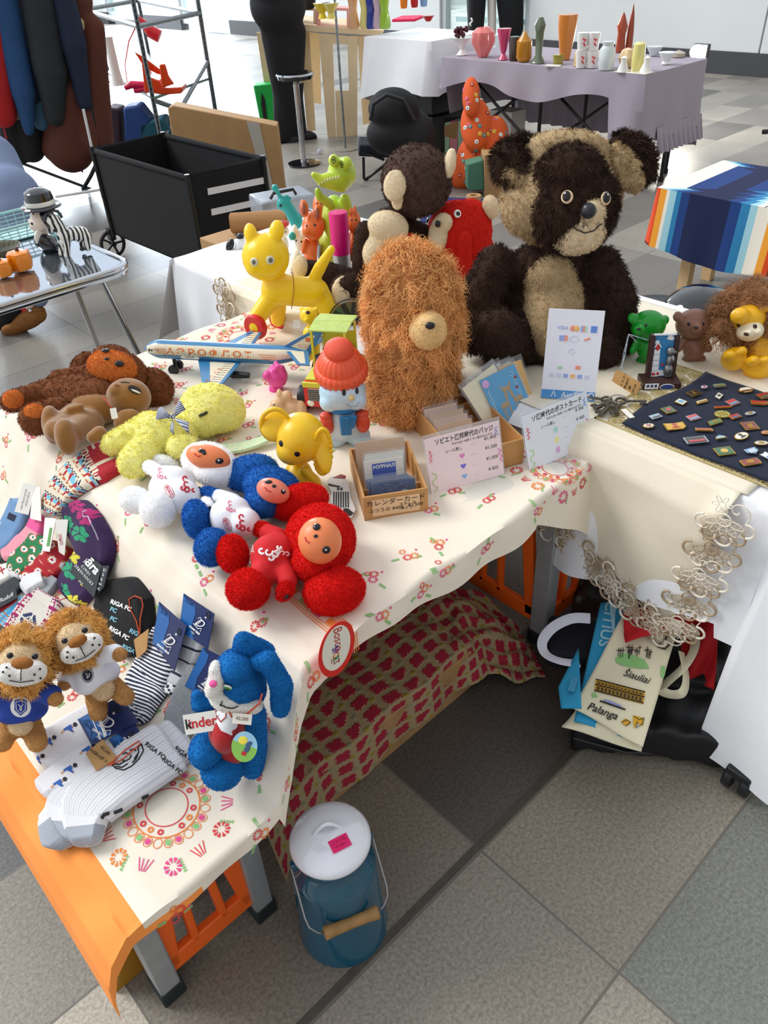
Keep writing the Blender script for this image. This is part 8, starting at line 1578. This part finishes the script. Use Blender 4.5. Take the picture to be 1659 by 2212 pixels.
p = at(657, 355, 0); T = Matrix.Translation(p); t = thing('bar_stool', 'round bar stool with black seat, chrome post and black disc foot', 'stool', p); b = MB(T); b.lathe([(.12, 0), (.12, .012), (.03, .022), (.0001, .022)], 40); b.build('base', cb, t); b = MB(T); b.lathe([(.02, .02), (.02, .54)], 20); b.build('post', chrome, t); b = MB(T); b.lathe([(.03, .53), (.12, .56), (.13, .585), (.12, .60), (.0001, .605)], 40); st = b.build('seat', cb, t); b = MB(T); b.lathe([(.128, .582), (.134, .588), (.13, .598), (.122, .60)], 40); b.build('seat_rim', chrome, st)
p = at(746, 322, 0); T = Matrix.Translation(p); t = thing('display_stand', 'thin grey pole stand on a round base before the plywood table', 'stand', p); b = MB(T); b.lathe([(.10, 0), (.10, .006), (.02, .01), (.0001, .01)], 40); b.build('base', mat('stand_base', '#a8a49a', .3, metal=.4), t); b = MB(T); b.lathe([(.009, 0), (.009, 1.5)], 12); b.build('pole', galv, t)
b = MB(); p = at(692, 333, 0); b.ell(p+Vector((0, 0, .02)), (.025, .02, .02)); b.tube([p, p+Vector((-.05, .06, .01)), p+Vector((-.1, .05, .02))], .004, 6); simple('crumpled_plastic', 'crumpled clear plastic scrap on the floor beside the stool foot', 'litter', b, mat('clear_plastic', '#d8d8e4', .15, alpha=.6))
F = Fig(at(735, 298, 0)+fwh*.1); plyw = mat('plywood', '#e8cfa6', .55, var=.07, vscale=6); t = thing('plywood_table', 'pale plywood display table with slotted legs', 'table', F.B)
b = MB(); slabF(b, F, [(630, 52), (830, 66), (824, 78), (632, 66)], .75, .05); b.build('table_top', plyw, t, bevel=.003)
for pg, d in (([(688, 72), (718, 74), (726, 296), (708, 300)], .05), ([(750, 78), (772, 78), (772, 292), (757, 296)], .05), ([(718, 74), (750, 78), (750, 96), (719, 94)], .05), ([(724, 196), (755, 196), (757, 296), (727, 298)], .05), ([(772, 78), (822, 76), (800, 266), (784, 270)], -.1), ([(645, 68), (668, 68), (682, 282), (664, 285)], -.1), ([(554, 70), (568, 70), (600, 190), (572, 190)], -.5), ([(668, 70), (690, 72), (694, 225), (676, 222)], -.3)):
    b = MB(); slabF(b, F, pg, .02, d); b.build('leg_panel', plyw, t)
zP = (F.P(735, 62, .05)).z+.012
def bgv(label, x, y, prof, m, z, group='glassware on the plywood table', **k): return vase(label, x, y, prof, m, z, group=group, **k)
gl = lambda h: mat('glass_'+h, '#'+h, .08, coat=.5)
for x, c, lb in ((752-36, 'f2e06a', 'yellow fluted glass bowl left'), (697, 'f4d81a', 'bright yellow glass compote on the cream riser'), (765, 'f0b98a', 'peach opal glass vase'), (790, 'efe08a', 'pale yellow waisted glass vase'), (818, 'cdb0c0', 'mauve glass tube vase nearest the right end'), (803, '2a3f9a', 'deep blue glass vase behind the yellow one'), (832, '9ac23a', 'slim green glass vase at the right end')):
    bgv(lb, x, 62 if x > 755 else 40, [(.035, 0), (.045, .02), (.028, .12), (.05, .26), (.045, .26)] if x > 755 else [(.03, 0), (.02, .03), (.06, .09), (.05, .09)], gl(c), zP if x > 755 else zP+.12)
for x0_, x1_, c, lb in ((640, 684, 'e9e4c8', 'cream painted little riser bench'), (684, 756, 'f0a8a0', 'salmon pink little riser bench'), (628, 642, '86b4d0', 'pale blue little riser bench')):
    Fq = Fig(at((x0_+x1_)/2, 58, zP)); t = thing('riser', lb, 'riser', Fq.B, 'painted risers'); b = MB(); slabF(b, Fq, [(x0_, 15), (x1_, 18), (x1_, 24), (x0_, 21)], .2); slabF(b, Fq, [(x0_, 20), (x0_+7, 20), (x0_+7, 55), (x0_, 54)], .2); slabF(b, Fq, [(x1_-7, 22), (x1_, 22), (x1_, 60), (x1_-7, 59)], .2); b.build('body', mat('paint_'+c, '#'+c, .5), t, bevel=.003)
def drape(name, label, x0, x1, y0, y1, zt, hemf, flare, m, mfn=None, n=150, ruffle=.012, fr=40):
    per = 2*(x1-x0+y1-y0)
    def edge(s_):
        s_ = (s_ % 1)*per
        for (ax_, ay_), (bx_, by_) in (((x0, y0), (x1, y0)), ((x1, y0), (x1, y1)), ((x1, y1), (x0, y1)), ((x0, y1), (x0, y0))):
            L = abs(bx_-ax_)+abs(by_-ay_)
            if s_ <= L: q = s_/L; return Vector((ax_+(bx_-ax_)*q, ay_+(by_-ay_)*q, 0)), Vector((by_-ay_, -(bx_-ax_), 0)).normalized()
            s_ -= L
        return Vector((x0, y0, 0)), Vector((0, -1, 0))
    b = MB()
    def fn(u, v):
        p, nn = edge(u); c = Vector(((x0+x1)/2, (y0+y1)/2, 0))
        if v < .15: q = c.lerp(p, v/.15); return (q.x, q.y, zt)
        k = (v-.15)/.85; h = hemf(p.x, p.y); q = p+nn*(.006+flare*k+ruffle*k*math.sin(fr*u*per)); return (q.x, q.y, zt-(zt-h)*k)
    b.grid(fn, n, 34, closeu=True)
    if mfn: b.mi = [mfn(np.mean([b.v[0][i] for i in q], axis=0)) for q in b.f]
    o = b.build(name, m, None, 60); return tag(o, label, 'tablecloth')
gz = .655; gc = mat('cloth_mauve_grey', '#a39aa6', .9, bump=.3, bscale=60)
t = thing('camping_table', 'folding camping table with black scissor legs under the ruffled grey cloth', 'table', (4.75, 3.35, 0)); b = MB(); b.box((4.76, 3.36, gz-.02), (.62, 1.46, .02)); b.build('table_top', blackp, t)
for X, Y in ((4.50, 2.72), (4.85, 2.64), (4.5, 3.36), (5.0, 3.36), (4.5, 4.0), (5.02, 4.0), (5.04, 2.72)): b = MB(); b.tube([(X, Y, 0), (X, Y, gz-.03)], .012, 8); b.tube([(X, Y, 0), (X, Y, .03)], .018, 8); b.build('leg', blk2, t)
for Y0_, Y1_ in ((2.72, 3.36), (3.36, 4.0)):
    for a_, c_ in ((.15, .58), (.58, .15)): b = MB(); b.tube([(4.5, Y0_, a_), (4.5, Y1_, c_)], .010, 6); b.build('scissor_bar', blk2, t)
o = drape('grey_cloth', 'mauve grey cloth with two ruffled tiers on the far table of glassware', 4.42, 5.10, 2.60, 4.14, gz+.004, lambda x, y: .50+.04*math.sin(7*y) if x < 4.5 and y > 2.8 else .30, .02, gc, fr=22)
b = MB()
def ruf(u, v): y = 2.58-.03*v+.02*v*math.sin(60*u); return (4.60+.52*u, y, .36-.14*v) 
b.grid(ruf, 80, 6); b.grid(lambda u, v: (5.13+.03*v+.02*v*math.sin(90*u), 2.6+1.5*u, .40-.24*v), 90, 6); b.build('ruffle', gc, None, 60); o2 = bpy.data.objects['ruffle']; o2.parent = o
gi = 'glassware and ornaments on the grey cloth'
W_, z_ = cwh, gz+.008
for a in ((1043, 122, 'coral pink shell shaped vase', [(.03, 0), (.075, .08), (.07, .14), (.04, .165), (.03, .15)], 'e8807a', 9, .08), (1087, 128, 'deep pink footed glass vase', [(.035, 0), (.012, .03), (.02, .05), (.045, .17), (.04, .17)], 'd84a78', 0, 0), (1131, 132, 'amber ribbed beehive jar', [(.035, 0), (.05, .02), (.048, .11), (.02, .14), (.008, .16), (.001, .165)], 'c8861a', 0, 0), (1110, 130, 'dark brown jar behind the beehive', [(.03, 0), (.035, .12), (.03, .13)], '3a2418', 0, 0), (1163, 135, 'olive green tall owl shaped bottle', [(.045, 0), (.02, .04), (.025, .16), (.035, .2), (.015, .24)], '5f6a50', 3, .1), (1220, 128, 'orange tulip glass vase', [(.03, 0), (.04, .06), (.055, .16), (.06, .24), (.052, .24)], 'd9863a', 0, 0), (1205, 138, 'square olive glass candle holder', [(.03, 0), (.035, .05), (.03, .05)], '9a8f3a', 4, .1), (1250, 142, 'yellow wax block candle', [(.03, 0), (.03, .07), (.0001, .07)], 'd8b45a', 4, .1), (1308, 150, 'clear glass lidded jar', [(.04, 0), (.045, .03), (.045, .10), (.03, .12), (.035, .14), (.0001, .145)], 'd6dedd', 0, 0), (1338, 112, 'rust brown cat figure with raised tail', [(.03, 0), (.025, .10), (.035, .14), (.012, .2), (.001, .22)], 'a8451f', 0, 0), (1357, 110, 'slim rust brown cat figure', [(.025, 0), (.02, .12), (.012, .2), (.001, .26)], '9a3f1c', 0, 0), (1352, 145, 'pale peach rose shaped candle', [(.03, 0), (.05, .05), (.03, .09), (.0001, .1)], 'e8c89a', 5, .1), (1375, 152, 'pale yellow block vase on the white tray', [(.03, 0), (.035, .04), (.033, .13), (.02, .14)], 'e6dc8a', 0, 0), (1345, 155, 'white bell figure left on the tray', [(.035, 0), (.015, .05), (.02, .07), (.001, .08)], 'f0efe8', 0, 0), (1394, 155, 'white bell figure right on the tray', [(.035, 0), (.015, .05), (.02, .07), (.001, .08)], 'f0efe8', 0, 0), (1438, 138, 'white milk glass bowl at the right', [(.025, 0), (.02, .015), (.05, .06), (.046, .06)], 'eef0ee', 0, 0), (1412, 120, 'clear cut glass bowl', [(.02, 0), (.05, .05), (.046, .05)], 'd8e2e0', 0, 0), (998, 118, 'white footed milk glass bowl with grapes', [(.04, 0), (.012, .03), (.03, .06), (.07, .10), (.065, .10)], 'f2f2ee', 0, 0), (1465, 122, 'small heap of beaded trinkets', [(.04, 0), (.04, .02), (.0001, .035)], 'b9ae98', 0, 0)):
    vase(a[2]+' on the grey cloth table', a[0], a[1], a[3], mat('orn_'+a[4], '#'+a[4], .2, coat=.4), z_, 'ornament', 'ornament', gi, flute=a[5], fl=a[6])
for x in (1254, 1277):
    for k in range(2):
        p = at(x, 146, z_)+Vector((0, 0, .09*k)); t = thing('tumbler', 'frosted tumbler with red motif, %s %s of the four' % (('lower', 'upper')[k], 'left' if x < 1260 else 'right'), 'glass', p, 'stacked frosted tumblers'); b = MB(Matrix.Translation(p)); b.lathe([(.028, 0), (.036, .088), (.033, .088)], 24); b.build('glass', mat('frosted', '#efece8', .4), t); b = MB(Matrix.Translation(p-fwh*.034+Vector((0, 0, .045)))); b.tube([(-.01*_r.x, -.01*_r.y, .015), (.008*_r.x, .008*_r.y, .01), (-.006*_r.x, -.006*_r.y, -.005), (.008*_r.x, .008*_r.y, -.02)], .004, 6); b.build('red_motif', mat('lamp_red', '#e0202c', .3), t)
b = MB(); p = at(1370, 155, z_); b.box(p+Vector((0, 0, -.001)), (.09, .2, .006)); simple('tray', 'long white enamel tray under the bell figures on the grey cloth', 'tray', b, cwh, bevel=.002)
b = MB(); p = at(1195, 142, z_); b.box(p, (.05, .09, .006), (0, 0, .3)); simple('notepad', 'small white pad lying on the grey cloth edge', 'paper', b, cardw)
b = MB(); p = at(998, 118, z_)+Vector((0, 0, .115)); [b.ell(p+Vector((rr.uniform(-.05, .03), rr.uniform(-.03, .03), rr.uniform(-.01, .04))), .016, seg=10) for k in range(14)]; o = simple('grapes', 'bunch of dark red glass grapes on the white footed bowl', 'grapes', b, mat('grape', '#4a1424', .1)); o['kind'] = 'stuff'
t = thing('crate_stack', 'black crates under the white sheet beside the plywood table', 'crate', (3.95, 4.15, 0)); C0 = at(905, 235, 0); b = MB(); 
px0, py0 = 4.50, 4.34
for k in range(2): b = MB(); b.box((px0+.25, py0+.25, .13+.27*k), (.5, .55, .26)); b.build('crate', blackp, t, bevel=.01)
drape('white_sheet', 'white sheet with lace hem over the black crates beside the plywood table', px0-.04, px0+.54, py0-.05, py0+.62, .74, lambda x, y: .36+.07*math.sin(9*x+4*y), .07, white, fr=14)
b = MB(); p = at(882, 40, .756); b.box(p, (.28, .2, .02), (0, 0, .5)); simple('pink_cloth', 'folded neon pink cloth on top of the white sheet', 'cloth', b, mat('neon_pink', '#ee2a5e', .7), bevel=.005)
for x, y, c, lb in ((872, 18, 'f0821e', 'orange glass tumbler'), (895, 16, 'c41a1e', 'ruby red glass'), (915, 14, '8fb4e8', 'light blue glass'), (925, 46, 'c41a1e', 'small ruby fluted dish')): vase(lb+' standing on the white sheet', x, y, [(.03, 0), (.035, .02), (.04, .1), (.036, .1)] if y < 20 else [(.02, 0), (.05, .04), (.046, .04)], gl(c), .745, 'glass', 'glass', 'glasses on the white sheet')
F = Fig(at(850, 395, 0)+fwh*.1); t = thing('folding_stool', 'low black folding stool under the rucksack', 'stool', F.B); b = MB(); slabF(b, F, [(776, 312), (905, 318), (903, 345), (774, 338)], .25); b.build('seat', mat('stool_navy', '#161d2a', .8), t, bevel=.01); 
for q in ([(785, 340), (786, 385), (800, 400)], [(850, 342), (790, 388)], [(830, 345), (792, 330)]): b = MB(); b.tube([F.P(*s_) for s_ in q], .010, 8); b.build('leg', blk2, t)
F = Fig(at(850, 380, .12)+fwh*.2); t = thing('rucksack', 'black rucksack sitting on the folding stool', 'bag', F.B); sm_part(F, 'body', [F.e(850, 290, 60, 45, .12), F.e(850, 235, 56, 45, .10), F.e(900, 290, 40, 50, .1)], mat('bag_black', '#0d0f12', .75, bump=.4, bscale=40), t, .014, 6, surf=False); b = MB(); b.tube([F.P(x, y, .12) for x, y in ((800, 260), (806, 225), (835, 205), (870, 215), (895, 260))], .012, 8); b.build('strap', blackp, t)
F = Fig(at(945, 330, 0)); t = thing('paper_bag', 'mint and pink striped paper bag left of the orange bag', 'bag', F.B); b = MB()
for k in range(6): x = 904+17*k; slabF(b, F, [(x, 272-2*k), (x+17, 270-2*k), (x+15, 345), (x, 345)], .16, 0, k % 2)
b.build('bag', [mat('stripe_pink', '#ee9aa6', .7), mat('stripe_mint', '#b4dcb8', .7)], t); b = MB(); slabF(b, F, [(935, 282), (990, 262), (985, 300), (940, 290)], .12, .004); b.build('opening', cbm, t)
F = Fig(at(1030, 400, 0)); t = thing('cloth_bag', 'orange drawstring cloth bag printed with small flowers', 'bag', F.B); sm_part(F, 'body', [F.e(1035, 350, 52, 60, .12), F.e(1028, 270, 34, 60, .07), F.e(1018, 210, 20, 45, .05), F.e(1070, 300, 30, 50, .08), F.e(1000, 380, 30, 30, .08)], mat('bag_orange', '#dd5a1e', .8), t, .012, 4); b = MB(); rg = random.Random(8)
for k in range(70):
    x, y = rg.uniform(985, 1100), rg.uniform(180, 400); l, n, i, d_ = F.bv.ray_cast(CAM, ray(x, y).normalized())
    if l is not None: F.bead(b, x, y, 4.5, 4.5, .2, .001, m=k % 5); F.bead(b, x, y, 2, 2, .4, .002, m=(k+2) % 5)
b.build('flower_print', [mat('pr%d' % i, c, .8) for i, c in enumerate(('#e6c23a', '#f0ede0', '#e0708a', '#4a8a9a', '#b3341e'))], t); tag(t, kind=None)
F = Fig(at(1035, 420, 0)); b = MB(); slabF(b, F, [(1008, 355), (1045, 345), (1048, 412), (1010, 412)], .12, .05); simple('green_bag', 'muted green cloth bag before the orange one', 'bag', b, mat('bag_sage', '#4f7f66', .8), bevel=.01)
b = MB(); slabF(b, F, [(1046, 335), (1090, 335), (1090, 430), (1048, 430)], .15, .08); simple('cardboard_box', 'plain cardboard box between the green bag and the big bear', 'box', b, cbm, bevel=.004)
b = MB(Matrix.Translation(at(1023, 440, .02))); b.lathe([(.025, 0), (.045, 0), (.045, .05), (.025, .05), (.025, 0)], 32); simple('tape_roll', 'roll of brown packing tape on the floor behind the red plush', 'tape', b, mat('tape_tan', '#c89a6a', .4))
b = MB(); b.box(at(1000, 455, .004), (.5, .4, .006), (0, 0, .5)); simple('blue_sheet', 'dark blue plastic sheet on the floor under the tape roll', 'sheet', b, mat('sheet_blue', '#1c2f6a', .5))
b = MB(); b.box(at(1095, 285, .14), (.16, .2, .30)); simple('paper_pile', 'white carton of papers under the left end of the grey table', 'papers', b, cardw)
F = Fig((1.75, 2.6, 0)); 
b = MB(); b.box((1.70, 2.46, .25), (.42, .36, .50)); simple('cardboard_box', 'large cardboard box behind the far end of the white table', 'box', b, cbm, bevel=.004)
b = MB(); a_, c_ = at(500, 482, .54), at(618, 474, .54); b.tube([a_, c_], .036, 24); b.tube([a_, a_+(a_-c_)*.02], .030, 24); simple('paper_roll', 'roll of brown kraft paper behind the white table', 'paper', b, mat('kraft_roll', '#a5794a', .8))
p = at(602, 452, .52); t = thing('plastic_case', 'clear plastic carry case with dark handle behind the kraft roll', 'case', p); b = MB(Matrix.Translation(p)); b.box((.02, 0, .02), (.22, .16, .07), (0, 0, -.3)); b.build('case', mat('case_clear', '#b9c2cc', .2, alpha=.55), t, bevel=.008); b = MB(Matrix.Translation(p)); b.tube([(-.06, -.04, .06), (-.05, -.05, .08), (.03, -.07, .08), (.04, -.07, .06)], .006, 8); b.build('handle', blackp, t)
t = thing('wooden_bench', 'pale wooden bench carrying the striped blanket', 'bench', (3.4, 1.3, 0)); 
for X, Y in ((3.2, 1.56), (3.52, 1.60), (3.2, .9), (3.52, .9)): b = MB(); b.box((X+(.02 if X < 3.3 else 0), Y, .22), (.045, .045, .44)); b.build('leg', pine, t)
b = MB(); b.box((3.36, 1.25, .455), (.46, .82, .03)); b.build('seat', pine, t)
cols = ['#0e1a44', '#163a7a', '#2a7fb0', '#9fd0dc', '#f0e8d8', '#f0a030', '#d8481a', '#5a1414', '#101018']; sm2 = [mat('serape_%d' % i, c, .9, bump=.3, bscale=200) for i, c in enumerate(cols)]
pat_ = [(1.72, 7), (1.69, 6), (1.66, 5), (1.645, 4), (1.61, 3), (1.58, 2), (1.54, 1), (1.34, 0), (1.29, 1), (1.24, 2), (1.21, 3), (1.18, 4), (1.175, 8), (1.15, 4), (1.12, 5), (1.09, 6), (1.03, 7), (1.0, 6), (.97, 5), (.95, 4), (.94, 8), (.90, 3), (.5, 0)]
def smf(p):
    for y, m in pat_:
        if p[1] > 1.70+(y-1.72)*.85: return m
    return 0
drape('striped_blanket', 'dark blue blanket with orange, white and turquoise stripes over the wooden bench', 3.10, 3.64, .72, 1.69, .485, lambda x, y: .24+.02*math.sin(8*y) if x < 3.3 else .28, .02, sm2, smf, n=420, ruffle=.004)
drape('cream_sheet', 'cream sheet over a stand at the right photo edge', 4.42, 5.2, .9, 1.50, .62, lambda x, y: .22, .04, cream2, fr=16)
b = MB(); p = at(1648, 285, .45); b.tube([p, p+Vector((.1, -.08, 0))], .012, 8); b.tube([p+Vector((.06, -.05, 0)), p+Vector((.06, -.05, -.4))], .010, 8); simple('stand_clamp', 'black clamp and steel pole before the cream sheet', 'clamp', b, blk2)
p = at(1432, 668, .30); t = thing('round_bin', 'round dark grey lidded tub behind the green bear', 'bin', (p.x, p.y, 0)); T = Matrix.Translation((p.x, p.y, 0)); b = MB(T); b.lathe([(.11, 0), (.125, .27), (.12, .27)], 40); b.build('tub', blackp, t); b = MB(T); b.lathe([(.145, .265), (.15, .285), (.14, .297), (.115, .292), (.11, .298), (.0001, .30)], 48); b.build('lid', mat('lid_grey', '#34383c', .45), t)
p = at(1510, 668, .28); b = MB(); b.ell(p+Vector((0, 0, -.02)), (.14, .13, .10)); b.tube([p+Vector((.13*math.cos(a), .12*math.sin(a), .0)) for a in np.linspace(0, 2*PI, 21)[:-1]], .006, 6, True); b.lathe([(.1, -p.z), (.1, -.06)], 20, Matrix.Translation(p)); simple('helmet_case', 'glossy black rounded case right of the grey tub', 'case', b, cb)
b = MB(); [b.ell(at(x, y, z), (.05, .035, .03), (k, .4*k, k)) for k, (x, y, z) in enumerate(((1385, 672, .50), (1410, 690, .50), (1425, 700, .50), (1432, 716, .52), (1440, 740, .50)))]; o = simple('red_scarf', 'crumpled red and black scarf behind the green bear', 'scarf', b, mat('scarf_red', '#a8141c', .85, col2='#1a1416', vscale=9))
F = Fig(at(1060, 130, 0)+fwh*.2); t = thing('jacket', 'black jacket hanging behind the grey table, left one with bead strand', 'clothing', F.B, 'hanging jackets'); sm_part(F, 'cloth', F.limb(1030, -80, 1028, 60, 26, 18), mat('black_jersey', '#0e1014', .8), t, .02, 4, surf=False); b = MB(); b.tube([F.P(1018, 40+0*k, .3)+Vector((.02*math.sin(k), 0, -.012*k)) for k in range(7)], .01, 6); b.build('bead_strand', cwh, t)
t = thing('jacket', 'black jacket hanging behind the grey table, right one beside the glass door', 'clothing', F.B, 'hanging jackets'); sm_part(F, 'cloth', F.limb(1098, -80, 1105, 60, 34, 26), mat('black_jersey', '#0e1014', .8), t, .02, 4, surf=False)
t = thing('shirt', 'white garment hanging between the two black jackets', 'clothing', F.B); sm_part(F, 'cloth', F.limb(1062, -80, 1062, 70, 10, 10, -.03, -.03), cwh, t, .016, 3, surf=False)
